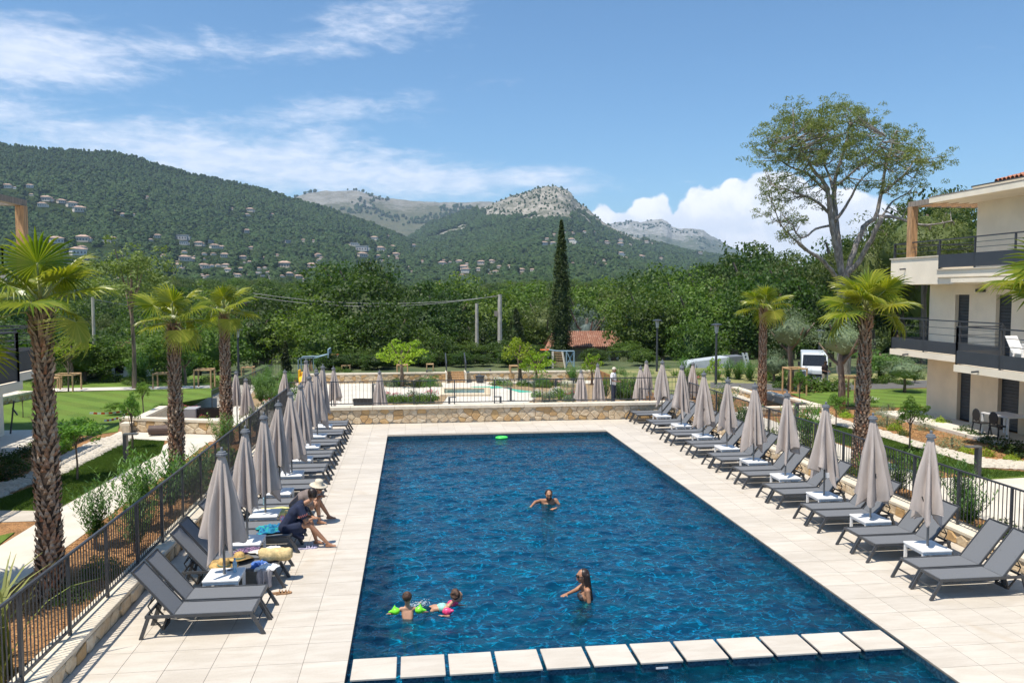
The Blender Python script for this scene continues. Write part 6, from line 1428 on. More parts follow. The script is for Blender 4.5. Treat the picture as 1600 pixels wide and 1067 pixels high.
# ---- houses on the slopes, read off the photograph: u, v, width in photo pixels, kind
HOUSES = [(12, 293, 14, 1), (25, 295, 8, 1), (47, 293, 12, 1), (50, 306, 8, 0), (72, 313, 18, 0), (66, 322, 15, 0), (96, 317, 14, 0), (113, 322, 18, 0), (124, 330, 20, 0), (180, 332, 9, 0), (193, 338, 12, 1), (208, 337, 9, 1), (230, 310, 9, 0), (362, 328, 8, 0), (391, 330, 14, 0), (386, 337, 9, 0), (386, 363, 14, 0), (425, 337, 9, 0),
 (88, 378, 22, 1), (130, 376, 22, 0), (82, 398, 16, 0), (53, 402, 14, 0), (128, 389, 14, 0), (122, 396, 26, 1), (136, 408, 14, 0), (166, 379, 14, 3), (177, 375, 12, 0), (235, 376, 8, 0), (246, 371, 14, 0), (285, 373, 22, 3), (287, 381, 16, 3), (311, 383, 16, 0), (329, 379, 14, 3), (335, 387, 16, 0), (346, 388, 12, 0), (393, 389, 11, 0),
 (256, 401, 10, 0), (288, 406, 20, 0), (302, 407, 12, 0), (333, 398, 9, 0), (351, 401, 16, 0), (380, 404, 14, 0), (390, 411, 10, 0), (278, 417, 15, 1), (270, 419, 10, 0), (292, 420, 10, 0), (318, 418, 18, 0), (353, 417, 14, 0), (357, 424, 14, 1), (377, 422, 12, 0), (372, 432, 12, 0), (134, 416, 9, 0), (140, 424, 9, 0), (188, 424, 13, 1), (217, 423, 8, 0), (186, 437, 9, 0), (190, 448, 8, 1), (165, 450, 12, 0), (158, 462, 14, 0), (172, 463, 12, 0), (135, 466, 16, 1), (143, 473, 9, 1), (186, 468, 10, 0), (118, 458, 8, 0),
 (450, 379, 14, 3), (474, 377, 10, 0), (490, 378, 9, 0), (585, 374, 14, 1), (606, 370, 7, 0), (553, 383, 16, 3), (566, 390, 24, 3), (594, 391, 18, 0), (588, 388, 8, 0), (613, 387, 12, 1), (618, 400, 16, 0), (621, 407, 12, 0), (590, 402, 12, 0), (566, 400, 18, 0), (646, 385, 10, 0), (497, 400, 12, 0), (502, 404, 8, 0), (487, 417, 18, 0), (493, 415, 10, 1), (482, 419, 8, 1), (404, 421, 9, 0), (418, 427, 8, 0), (452, 430, 14, 0), (466, 434, 14, 0), (477, 439, 12, 0), (445, 416, 24, 0), (636, 414, 7, 0), (660, 410, 9, 0), (672, 399, 8, 0), (690, 400, 7, 0),
 (691, 414, 16, 0), (718, 411, 14, 0), (724, 420, 18, 0), (728, 425, 18, 1), (722, 432, 12, 0), (748, 422, 12, 0), (752, 412, 16, 0), (768, 410, 12, 0), (765, 431, 10, 0), (780, 418, 10, 0), (775, 426, 9, 0), (796, 418, 10, 0), (686, 447, 14, 0), (730, 414, 9, 0), (775, 383, 8, 1), (815, 424, 14, 0), (832, 424, 12, 0), (817, 430, 10, 0),
 (866, 368, 8, 0), (882, 365, 6, 0), (894, 365, 8, 0), (913, 364, 9, 1), (928, 363, 5, 0), (855, 375, 9, 0), (850, 382, 14, 1), (864, 382, 12, 1), (893, 380, 14, 4), (919, 378, 4, 0), (934, 379, 4, 0), (948, 380, 11, 0), (970, 377, 10, 1), (969, 383, 12, 1), (987, 384, 6, 0), (1010, 379, 9, 0), (1019, 381, 6, 0), (928, 392, 8, 0), (929, 396, 7, 1), (931, 408, 7, 4), (891, 408, 6, 0), (895, 413, 8, 0), (944, 408, 8, 0), (947, 414, 6, 0), (970, 400, 12, 4), (976, 406, 12, 0), (1000, 404, 18, 0), (1033, 405, 8, 0), (1045, 427, 7, 1), (900, 446, 16, 0), (1094, 397, 9, 0), (930, 412, 6, 1)]
_rv = random.Random(77)
for (ua, ub, va, vb, n_) in ((250, 480, 394, 436, 40), (640, 835, 404, 434, 16), (70, 245, 395, 465, 20), (480, 640, 396, 420, 12)):
    for _ in range(n_): HOUSES.append((_rv.uniform(ua, ub), _rv.uniform(va, vb), _rv.uniform(5, 9.5), _rv.choice([0, 0, 0, 1, 3])))
def house_proto(kind):
    wm = [M['h_cream'], M['h_white'], M['h_cream'], M['h_grey'], M['h_white']][kind]; t = {}
    b = MB(); b.box(-.5, .5, -.33, .33, -.12, .34 if kind != 4 else .62)
    if kind in (0, 3): b.box(-.5, -.05, .33, .45, -.12, .22); b.box(.5, .72, -.2, .25, -.12, .2)
    if kind == 4: b.box(-.9, -.5, -.28, .3, -.12, .3); b.box(.5, .8, -.28, .3, -.12, .34)
    t['wall'] = b.mesh('wall', wm)
    h0 = .342 if kind != 4 else .622; b = MB()
    if kind == 3: b.box(-.53, .53, -.36, .36, h0, h0 + .03)
    else: b.add([(-.56, -.4, h0), (.56, -.4, h0), (.56, .4, h0), (-.56, .4, h0), (-.2, 0, h0 + .17), (.2, 0, h0 + .17)], [(0, 1, 5, 4), (1, 2, 5), (2, 3, 4, 5), (3, 0, 4), (0, 3, 2, 1)])
    if kind == 0: b.add([(.5, -.26, .21), (.76, -.26, .21), (.76, .3, .21), (.5, .3, .21), (.5, .02, .29)], [(0, 1, 4), (1, 2, 4), (2, 3, 4)])
    t['roof'] = b.mesh('roof', M['h_grey'] if kind == 3 else M['h_roof'])
    t['window'] = MB().box(-.05, .05, -.342, -.331, -.07, .07).mesh('window', M['h_win']); return t
M['h_cream'] = mat('village cream wall', (.66, .58, .49), .9, .05, 1, objvar=.12); M['h_white'] = mat('village white wall', (.70, .66, .60), .9, .04, 1, objvar=.1); M['h_grey'] = mat('pale flat roof', (.52, .50, .48), .9, .1, 1, objvar=.1); M['h_roof'] = mat('village roof tiles', (.46, .32, .25), .9, .15, 3, objvar=.2); M['h_win'] = mat('village window', (.10, .10, .11), .4, .1, 1)
HP = {k: house_proto(k) for k in (0, 1, 3, 4)}; HPOS = []; rh = random.Random(4)
ZONES = [(330, 'cream villa with tiled roof'), ]
def zone(u, v):
    if u < 160 and v < 335: return 'high on the left wooded hill'
    if u < 430 and v < 365: return 'lone on the upper slope of the left hill'
    if u < 180: return 'in the village behind the nearest palm crown'
    if u < 240: return 'seen through the thin pale pine'
    if u < 285: return 'in the village straight above the second palm'
    if u < 320: return 'in the village left above the second palm'
    if u < 430: return 'in the village above the third palm crown'
    if u < 520: return 'on the slope left of the terraced field'
    if u < 680: return 'by the terraced field'
    if u < 735: return 'in the hamlet just right of the far field'
    if u < 840: return 'in the hamlet below the quarry cliff'
    if u < 945 and v < 390: return 'on the mountain beside the cypress tip'
    if v < 390: return 'on the mountain right of the cypress'
    return 'in woods below the mountain'
HW = {0: 'cream house with tiled roof', 1: 'white house with tiled roof', 3: 'pale flat-roofed building', 4: 'tall white villa'}
HCNT = {}
for u, v, w, k in HOUSES:
    p = on_terrain(u, v + w * .10, r0=330)
    if p is None: continue
    x, y, z, r = p; W = w / FPX * r * .72; HPOS.append((x, y, W)); rz = -math.atan2(x, y) + rh.uniform(-.5, .5)
    lb = '%s %s' % (HW[k], zone(u, v)); t = thing('house', lb, 'house', (x, y, z + W * .08), rz, 'houses: ' + lb, scale=W)
    link('wall', HP[k]['wall'], t); link('roof', HP[k]['roof'], t)
    if w >= 10:
        for i in range(4 if w >= 14 else 3): link('window', HP[k]['window'], t, (-.36 + i * (.24 if w >= 14 else .34), 0, .10))
HPOS = np.array(HPOS)

# ---- woodland: every crown a small solid tree; set out by numbers, instanced on points
def blob_tree(seed, conical=False):
    b = MB().ball((0, 0, 0), 1, 11, 8); V = np.array(b.v); rng = np.random.default_rng(seed); ph = rng.uniform(0, 6, 6)
    r = 1 + .22 * np.sin(V[:, 0] * 6 + ph[0]) * np.cos(V[:, 1] * 5 + ph[1]) + .18 * np.sin(V[:, 2] * 8 + ph[2] + V[:, 0] * 4) + rng.uniform(-.08, .08, len(V)); V = V * r[:, None]
    if conical: V[:, 2] = V[:, 2] * 1.5; V[:, :2] *= (1 - .5 * np.clip(V[:, 2:3], -.2, 1.5) / 1.5)
    V[:, 2] += .6; b.v = [tuple(p) for p in V]; me = b.mesh('far_crown', M['far_leaf'], smooth=False); return bpy.data.objects.new('far_crown_%d' % seed, me)
M['far_leaf'] = leaf_mat('distant wood', (.020, .050, .013, 1), (.058, .10, .024, 1), .12, .8, .28)
def point_instances(name, P, S, Rz, idx, objs):
    me = bpy.data.meshes.new(name); me.vertices.add(len(P)); me.vertices.foreach_set('co', P.astype(np.float32).ravel())
    for nm, ty, arr in (('sc', 'FLOAT', S), ('rz', 'FLOAT', Rz), ('pick', 'INT', idx)):
        a = me.attributes.new(nm, ty, 'POINT'); a.data.foreach_set('value', arr.astype(np.int32 if ty == 'INT' else np.float32))
    o = link(name, me, kind='stuff'); g = bpy.data.node_groups.new(name, 'GeometryNodeTree')
    g.interface.new_socket('Geometry', in_out='INPUT', socket_type='NodeSocketGeometry'); g.interface.new_socket('Geometry', in_out='OUTPUT', socket_type='NodeSocketGeometry')
    n = g.nodes; l = g.links; gi = n.new('NodeGroupInput'); go = n.new('NodeGroupOutput'); iop = n.new('GeometryNodeInstanceOnPoints'); jg = n.new('GeometryNodeJoinGeometry')
    for ob in reversed(objs):
        oi = n.new('GeometryNodeObjectInfo'); oi.inputs[0].default_value = ob; oi.inputs[1].default_value = True; l.new(oi.outputs['Geometry'], jg.inputs[0])
    def attr(nm, ty): a = n.new('GeometryNodeInputNamedAttribute'); a.data_type = ty; a.inputs[0].default_value = nm; return a.outputs[0]
    cx = n.new('ShaderNodeCombineXYZ'); l.new(attr('rz', 'FLOAT'), cx.inputs[2]); l.new(gi.outputs[0], iop.inputs['Points']); l.new(jg.outputs[0], iop.inputs['Instance'])
    iop.inputs['Pick Instance'].default_value = True; l.new(attr('pick', 'INT'), iop.inputs['Instance Index']); l.new(cx.outputs[0], iop.inputs['Rotation']); l.new(attr('sc', 'FLOAT'), iop.inputs['Scale'])
    l.new(iop.outputs[0], go.inputs[0]); md = o.modifiers.new('scatter', 'NODES'); md.node_group = g; return o
def leafy_obj(me, nm):
    return bpy.data.objects.new(nm, me)
FAR = [blob_tree(i) for i in range(3)] + [blob_tree(9, True)]
FAR_LEAFY = [leafy_obj(CR['dark'][0], 'lc0'), leafy_obj(CR['mid'][1], 'lc1'), leafy_obj(CR['olive'][0], 'lc2'), leafy_obj(CR['dark'][2], 'lc3')]
def woods(name, a0, a1, r0, r1, spacing, size, objs, seed, rock=False, thin=0.0, lift=.35):
    rng = np.random.default_rng(seed); area = .5 * (a1 - a0) * (r1 * r1 - r0 * r0); n = int(area / spacing ** 2); az = rng.uniform(a0, a1, n); r = np.sqrt(rng.uniform(r0 * r0, r1 * r1, n)); x = r * np.sin(az); y = r * np.cos(az)
    z = terrain(az, r); keep = np.ones(n, bool); shrink = np.ones(n)
    d = fbm(x / 140, y / 140, 3, 41); d2 = fbm(x / 45, y / 45, 2, 43)
    keep &= (d > .30) | (d2 > .45); keep &= rng.random(n) > thin
    for hx, hy, W in HPOS:
        e = (x - hx) ** 2 + (y - hy) ** 2; hr = math.hypot(hx, hy); fx, fy = -hx / hr, -hy / hr
        al = (x - hx) * fx + (y - hy) * fy; ac = np.abs((x - hx) * fy - (y - hy) * fx)
        keep &= ~((e < (W * .8) ** 2) | ((al > 0) & (al < W * 2.2 + 30) & (ac < W * .75))); shrink[(al > 0) & (al < 190) & (ac < W * .75)] = .38
    if rock:
        isC = HC.h(az, r) > np.maximum(gz_np(r), HA.h(az, r)); keep &= ~(isC & (rockval(az, r, z) > .45) & (rng.random(n) > .17)); shrink[rockval(az, r, z) > .45] *= .5
        for (qx, qy, *_), rad in ((q1, 75), (q2_, 60), (qa, 40), (qb, 28)): keep &= ((x - qx) ** 2 + (y - qy) ** 2) > rad ** 2
    x, y, z, r = x[keep], y[keep], z[keep], r[keep]; k = len(x); S = shrink[keep] * size * rng.uniform(.65, 1.35, k) * (.75 + .5 * d[keep])
    hi = (z > 200) & (rng.random(k) < .35); pick = rng.integers(0, 3, k); pick[hi] = 3
    return point_instances(name, np.stack([x, y, z + S * lift], 1), S, rng.uniform(0, 6.28, k), pick, objs)
woods('near_woods', AZU(-200), AZU(1800), 160, 640, 8.6, 5.2, FAR_LEAFY, 1, lift=.75)
woods('hillside_woods', AZU(-160), AZU(1300), 600, 1500, 6.6, 4.2, FAR, 2, rock=True)
woods('upper_hillside_woods', AZU(-160), AZU(800), 1500, 2460, 8.2, 5.3, FAR, 3, rock=True)
woods('mountain_woods', AZU(560), AZU(1300), 1500, 3320, 10.5, 6.0, FAR, 4, rock=True)
def sparse_woods():
    rng = np.random.default_rng(8); n = 4200; az = rng.uniform(AZU(440), AZU(1180), n); P = []
    for a, k in zip(az, rng.random(n)):
        H = HD if a > AZU(945) else HB; D = np.interp(a, H.az, H.D); P.append((a, H.r0 + (D - H.r0) * (.35 + .65 * k), H is HD))
    A = np.array([p[0] for p in P]); Rr = np.array([p[1] for p in P]); isd = np.array([p[2] for p in P]); z = np.where(isd, HD.h(A, Rr), HB.h(A, Rr)); x = Rr * np.sin(A); y = Rr * np.cos(A)
    d = fbm(x / 260, y / 260, 4, 5); keep = (d > .60) | (isd & (d > .47)); m = keep.sum(); point_instances('mountain_scrub', np.stack([x, y, z + 2], 1)[keep], rng.uniform(4, 10, m), rng.uniform(0, 6, m), rng.integers(0, 3, m), FAR)
sparse_woods()

# ---- air
hz = MB().box(-9000, 9000, -400, 9400, -9.2, 760).build('haze', None, kind='stuff'); hm, ht, ho = new_mat('pale haze'); pv = ht.new('ShaderNodeVolumePrincipled'); ht.put(pv, 'Color', (.58, .76, 1.0, 1)); ht.put(pv, 'Density', HAZE_DENSITY); ht.l.new(pv.outputs[0], ho.inputs['Volume']); hz.data.materials.append(hm)

# ---- cabin, shed, poles, wires
def roof_tiles(name, a, b, c, d, rows, cols, parent, m):
    """corrugated rows of tiles between corner points a-b (eave) and d-c (ridge), joined: too small to pick apart"""
    a, b, c, d = map(Vector, (a, b, c, d)); k = MB(); n = ((b - a).cross(d - a)).normalized()
    if n.z < 0: n = -n
    for j in range(rows):
        for i in range(cols):
            q0, q1_ = j / rows, (j + 1.25) / rows; p0, p1_ = i / cols, (i + .9) / cols
            P = lambda p, q: a.lerp(b, p).lerp(d.lerp(c, p), min(q, 1.02))
            m0, m1 = P((p0 + p1_) / 2, q0) + n * .13, P((p0 + p1_) / 2, q1_) + n * .08
            k.add([P(p0, q0) + n * .04, m0, P(p1_, q0) + n * .04, P(p1_, q1_), m1, P(p0, q1_)], [(0, 1, 4, 5), (1, 2, 3, 4), (0, 2, 1)])
    return k.build(name, m, parent, kind='stuff')
def tile_roof_mat(): 
    m, t, out = new_mat('old roof tiles'); geo = t.new('ShaderNodeNewGeometry'); p = t.new('ShaderNodeBsdfPrincipled'); c = t.ramp(geo.outputs['Random Per Island'], [(0, (.25, .11, .07)), (.35, (.34, .17, .11)), (.7, (.30, .14, .09)), (1, (.42, .25, .18))]); t.put(p, 'Base Color', c); t.put(p, 'Roughness', .9); t.l.new(p.outputs[0], out.inputs[0]); return m
M['old_tile'] = tile_roof_mat()
def cabin():
    y = 85.0; x0, ze = atY(866, 542, y); x1 = atY(968, 542, y)[0]; zr = atY(900, 518, y + 2.2)[1]; zg = -3.5; dp = 4.4
    t = thing('cabin', 'small cabin with long red-brown tiled roof and open front beside the tall cypress', 'cabin', (0, 0, 0))
    ov = .5; xr0 = atY(862, 518, y + 2.2)[0]; xr1 = atY(964, 518, y + 2.2)[0]
    rf = MB().add([(x0 - ov, y - .5, ze - .1), (x1 + ov, y - .5, ze - .1), (xr1, y + dp / 2, zr - .06), (xr0, y + dp / 2, zr - .06), (x0 - ov, y + dp + .5, ze - .1), (x1 + ov, y + dp + .5, ze - .1)], [(0, 1, 2, 3), (3, 2, 5, 4)]).build('roof', M['old_tile'], t)
    roof_tiles('roof_tiles', (x0 - ov, y - .5, ze), (x1 + ov, y - .5, ze), (xr1, y + dp / 2, zr), (xr0, y + dp / 2, zr), 11, 34, rf, M['old_tile'])
    xg = atY(851, 542, y)[0]; rf2 = MB().add([(xg, y + .2, ze - .2), (xr0 + .1, y + 2.0, zr), (x0 + .4, y - .5, ze - .3)], [(0, 1, 2)]).build('side_roof', M['old_tile'], t)
    MB().box(x0, x1, y + dp - .3, y + dp, zg, ze - .12).box(x0, x0 + .25, y, y + dp - .3, zg, ze - .12).build('wall', M['h_white'], t)
    MB().add([(x0 - .3, y - .01, zg), (xg + .2, y + .1, zg), (xg + .3, y + .1, ze - .4), (x0 + .1, y - .01, ze - .15)], [(0, 1, 2, 3)]).build('gable_wall', M['h_white'], t)
    for u in (940, 953, 966): x = atY(u, 550, y)[0]; MB().box(x - .12, x + .12, y + .1, y + .34, zg, ze - .12).build('pillar', M['h_white'], t)
    MB().bar((x0 - ov, y, ze - .22), (x1 + ov, y, ze - .22), .2, .22).build('eave_beam', M['grey_wood'], t)
cabin()
def shed():
    y = 64; t = thing('garden_shed', 'small white shed with pinkish pantile roof among the trees at the left', 'shed'); x0, ze = atY(165, 560, y); x1 = atY(206, 560, y)[0]; zr = atY(185, 536, y + 2.5)[1]
    MB().box(x0 + .4, x1, y, y + 5, -1.5, ze - .06).build('wall', M['h_white'], t); rf = MB().add([(x0 - .3, y - .5, ze - .05), (x1 + .4, y - .5, ze - .05), (x1 + .2, y + 2.6, zr), (x0 - .1, y + 2.6, zr)], [(0, 1, 2, 3)]).build('roof', M['old_tile'], t)
    roof_tiles('roof_tiles', (x0 - .3, y - .5, ze), (x1 + .4, y - .5, ze), (x1 + .2, y + 2.6, zr + .05), (x0 - .1, y + 2.6, zr + .05), 9, 10, rf, M['old_tile'])
    xw = atY(186, 575, y)[0]; zw = atY(186, 575, y)[1]; MB().box(xw - .3, xw + .3, y - .03, y - .002, zw - .4, zw + .5).build('window', M['glass'], t)
shed()
def pole(u, vt, vb, y, r, label, cross=None):
    x, zt = atY(u, vt, y); zb = atY(u, vb, y)[1] - 1.0; t = thing('utility_pole', label, 'utility pole', (x, y, zb)); MB().tube([(0, 0, 0), (0, 0, zt - zb)], [r * 1.25, r], 8).build('pole', mat('weathered concrete pole', (.48, .44, .38), .9, .12, 2), t)
    for (du, v, w, h) in cross or []: MB().box(-w if du < 0 else 0, 0 if du < 0 else w, -.1, .1, atY(u, v, y)[1] - zb - h, atY(u, v, y)[1] - zb).build('fitting', M['grey_wood'], t)
    return x, y, zt
a = pole(781, 460, 578, 78, .20, 'taller pale concrete pole with a small box near its top', [(-1, 462, .75, .09), (-1, 486, .55, .5), (1, 500, .1, .3)])
b_ = pole(745, 474, 578, 80, .16, 'shorter pale pole left of the taller one'); c_ = pole(144, 440, 560, 58, .10, 'slim grey wooden pole seen between the palms at the left')
def wire(p, q, sag, label):
    P = [Vector(p).lerp(Vector(q), i / 24) - Vector((0, 0, sag * 4 * (i / 24) * (1 - i / 24))) for i in range(25)]; MB().tube(P, .022, 4).build('overhead_wire', M['cap'], label=label, cat='wire', group='overhead wires')
L0 = atY(395, 458, 84)
wire((a[0], a[1], a[2] - .15), (L0[0], 84, L0[1]), .9, 'thin overhead wire running left from the top of the concrete pole'); wire((a[0] - .7, a[1], a[2] - .2), (atY(395, 463, 84)[0], 84, atY(395, 463, 84)[1]), 1.0, 'second thin overhead wire running left, just under the first')
wire((c_[0], c_[1], c_[2] - 1.2), (atY(395, 470, 84)[0], 84, atY(395, 470, 84)[1]), .8, 'thin wire between the slim left pole and the trees')
# ================================================================== people
M['skin'] = mat('sunlit skin', (.50, .27, .17), .5, .06, 12); M['skin2'] = mat('tanned skin', (.40, .20, .115), .5, .06, 12); M['skin3'] = mat('brown skin', (.24, .12, .07), .5, .06, 12)
M['hair'] = mat('dark brown hair', (.030, .017, .012), .45, .3, 25, stretch=(6, 6, .6)); M['hair2'] = mat('brown curls', (.085, .040, .022), .6, .35, 18, .02, 30); M['lips'] = mat('lips', (.40, .10, .08), .5, .05, 9)
M['navy'] = mat('navy cloth', (.012, .020, .055), .85, .15, 8, .003, 60); M['taupe'] = mat('grey brown cloth', (.20, .16, .15), .9, .1, 8, .003, 60); M['coral'] = mat('coral trim', (.62, .20, .16), .8, .1, 20)
def remesh(name, b, m, parent, voxel=.013, smooth=4, loc=None):
    me = b.mesh(name + '_raw'); o = bpy.data.objects.new(name, me); COL.objects.link(o)
    r = o.modifiers.new('r', 'REMESH'); r.mode = 'VOXEL'; r.voxel_size = voxel; s = o.modifiers.new('s', 'SMOOTH'); s.iterations = smooth; s.factor = .5
    dg = bpy.context.evaluated_depsgraph_get(); new = bpy.data.meshes.new_from_object(o.evaluated_get(dg)); bpy.data.objects.remove(o); new.name = name
    new.materials.clear(); new.materials.append(m); new.polygons.foreach_set('use_smooth', [True] * len(new.polygons)); return link(name, new, parent, loc)
def cap(b, a, c, ra, rc, n=10):
    a = Vector(a); c = Vector(c); k = max(2, int((c - a).length / .03)); b.tube([a.lerp(c, i / k) for i in range(k + 1)], [ra + (rc - ra) * i / k for i in range(k + 1)], n); b.ball(a, ra, n, 8); b.ball(c, rc, n, 8)
def hand(b, w, d, up, S, curl=.4, side=1):
    w = Vector(w); d = Vector(d).normalized(); up = Vector(up); up = (up - d * up.dot(d)).normalized(); sd = d.cross(up) * side
    for q in (-1, 0, 1): cap(b, w + sd * q * .020 * S, w + d * .075 * S + sd * q * .026 * S, .016 * S, .015 * S, 8)
    for i, (o, L) in enumerate(((-.034, .058), (-.012, .074), (.011, .078), (.033, .068))):
        p0 = w + d * .082 * S + sd * o * S; p1 = p0 + (d + sd * o * 4 - up * curl * .5).normalized() * L * .5 * S; p2 = p1 + (d + sd * o * 3 - up * curl * 1.4).normalized() * L * .5 * S
        cap(b, p0, p1, .0095 * S, .009 * S, 7); cap(b, p1, p2, .009 * S, .008 * S, 7)
    t0 = w + d * .025 * S + sd * .03 * S; t1 = t0 + (d * .6 + sd * .9 - up * .2).normalized() * .04 * S; cap(b, t0, t1, .013 * S, .011 * S, 7); cap(b, t1, t1 + (d + sd * .3 - up * .3).normalized() * .03 * S, .011 * S, .009 * S, 7)
def head(b, c, f, up, S):
    """c centre, f facing"""
    c = Vector(c); f = Vector(f).normalized(); up = Vector(up); up = (up - f * up.dot(f)).normalized(); sd = f.cross(up)
    n = 14; m = 10; vs = []
    for i in range(m + 1):
        ph = math.pi * i / m
        for k in range(n):
            t = 2 * math.pi * k / n; z = math.cos(ph); q = math.sin(ph); wz = .078 * (1 - .18 * max(0, -z)); vs.append(c + S * (up * z * .118 + sd * q * math.cos(t) * wz + f * (q * math.sin(t) * .098 + .006)))
    b.add(vs, [(i * n + k, i * n + n + k, i * n + n + (k + 1) % n, i * n + (k + 1) % n) for i in range(m) for k in range(n)])
    P = lambda x, y, z: c + S * (sd * x + f * y + up * z)
    cap(b, P(0, .045, -.075), P(0, .070, -.088), .045 * S, .026 * S); cap(b, P(0, .096, .005), P(0, .112, -.028), .010 * S, .015 * S, 8); b.ball(P(0, .093, -.058), (.018 * S,) * 3, 8, 6); b.ball(P(0, .085, .035), (.035 * S, .035 * S, .02 * S), 8, 6)
    for s in (-1, 1): b.ball(P(s * .080, -.002, -.005), (.013 * S, .016 * S, .028 * S), 8, 6); b.ball(P(s * .04, .06, -.03), (.03 * S,) * 3, 8, 6)
    return P
def face(P, S, parent, glasses=False, brow=True):
    b = MB()
    for s in (-1, 1): b.ball(P(s * .032, .088, .004), .0125 * S, 8, 6)
    b.build('eyes', M['dark_plastic'], parent)
    b = MB(); b.ball(P(0, .101, -.058), (.024 * S, .012 * S, .007 * S), 8, 6); b.build('mouth', M['lips'], parent)
    if brow:
        b = MB(); [b.bar(P(s * .012, .098, .026), P(s * .05, .088, .028), .007 * S, .007 * S) for s in (-1, 1)]; b.build('eyebrows', M['hair'], parent)
    if glasses:
        b = MB(); [b.ball(P(s * .032, .100, .004), (.027 * S, .012 * S, .021 * S), 10, 6) for s in (-1, 1)]; b.bar(P(-.06, .09, .008), P(.06, .09, .008), .006 * S, .008 * S)
        [b.bar(P(s * .06, .09, .008), P(s * .083, -.01, .01), .006 * S, .006 * S) for s in (-1, 1)]; b.build('sunglasses', M['dark_plastic'], parent)
def hair_cap(P, S, parent, m, style='short', vox=.012):
    b = MB(); b.ball(P(0, -.022, .028), (.094 * S, .094 * S, .098 * S), 14, 10)
    if style == 'curly':
        rr = random.Random(4)
        for k in range(90):
            a, e = rr.uniform(0, 6.28), rr.uniform(-.6, 1.4); b.ball(P(.105 * math.cos(a) * math.cos(e), -.03 + .105 * math.sin(a) * math.cos(e) * (.95 if math.sin(a) < .3 else .35), .035 + .10 * math.sin(e)), .022 * S, 6, 5)
    if style == 'long':
        for x in (-.07, -.035, 0, .035, .07): cap(b, P(x, -.06, .02), P(x * 1.35, -.105, -.40), .042 * S, .030 * S)
        for s in (-1, 1): cap(b, P(s * .07, -.01, .03), P(s * .095, -.03, -.30), .028 * S, .02 * S)
    if style == 'bob':
        for a in range(9): t = math.pi * (1 + a / 8); cap(b, P(.070 * math.cos(t), .070 * math.sin(t), .02), P(.076 * math.cos(t), .074 * math.sin(t), -.06), .028 * S, .020 * S)
    return remesh('hair', b, m, parent, vox, 2)
def arm(b, sh, el, ha, S, hd=None, up=(0, 0, 1), side=1, fat=1.0, curl=.4):
    cap(b, sh, el, .049 * S * fat, .038 * S * fat); cap(b, el, ha, .038 * S * fat, .025 * S * fat); hand(b, ha, hd or (Vector(ha) - Vector(el)), up, S, curl, side)
def leg(b, hip, kn, an, S, toe, fat=1.0):
    cap(b, hip, kn, .086 * S * fat, .055 * S * fat); mid = Vector(kn).lerp(Vector(an), .35); cap(b, kn, mid, .053 * S * fat, .055 * S * fat); cap(b, mid, an, .055 * S * fat, .034 * S * fat)
    an = Vector(an); t = Vector(toe).normalized(); cap(b, an - t * .04 * S - Vector((0, 0, .03 * S)), an + t * .13 * S - Vector((0, 0, .035 * S)), .034 * S, .026 * S); cap(b, an, an + t * .06 * S - Vector((0, 0, .02 * S)), .035 * S, .03 * S)
    sd = t.cross(Vector((0, 0, 1)))
    for i in range(5): p = an + t * .14 * S + sd * (.028 - .014 * i) * S - Vector((0, 0, .042 * S)); cap(b, p, p + t * (.035 - .004 * abs(i - 0)) * S, .011 * S, .009 * S, 7)
def torso(b, pel, ch, shl, shr, neck, hd, S, fat=1.0):
    pel, ch, shl, shr, neck = map(Vector, (pel, ch, shl, shr, neck)); sd = (shr - shl).normalized()
    for q in (-1, 0, 1):
        cap(b, pel + sd * q * .075 * S, pel.lerp(ch, .5) + sd * q * .055 * S, .088 * S * fat, .082 * S * fat); cap(b, pel.lerp(ch, .5) + sd * q * .055 * S, ch + sd * q * .075 * S, .082 * S * fat, .095 * S * fat)
    cap(b, shl, shr, .052 * S, .052 * S); cap(b, ch + sd * .06 * S, shr - sd * .02 * S, .08 * S, .055 * S); cap(b, ch - sd * .06 * S, shl + sd * .02 * S, .08 * S, .055 * S); cap(b, neck, hd, .046 * S, .044 * S); cap(b, shl.lerp(shr, .5), neck, .06 * S, .047 * S)
SA = 1.17
def V3(u, v, y): x, z = atY(u, v, y); return Vector((x, y, z))

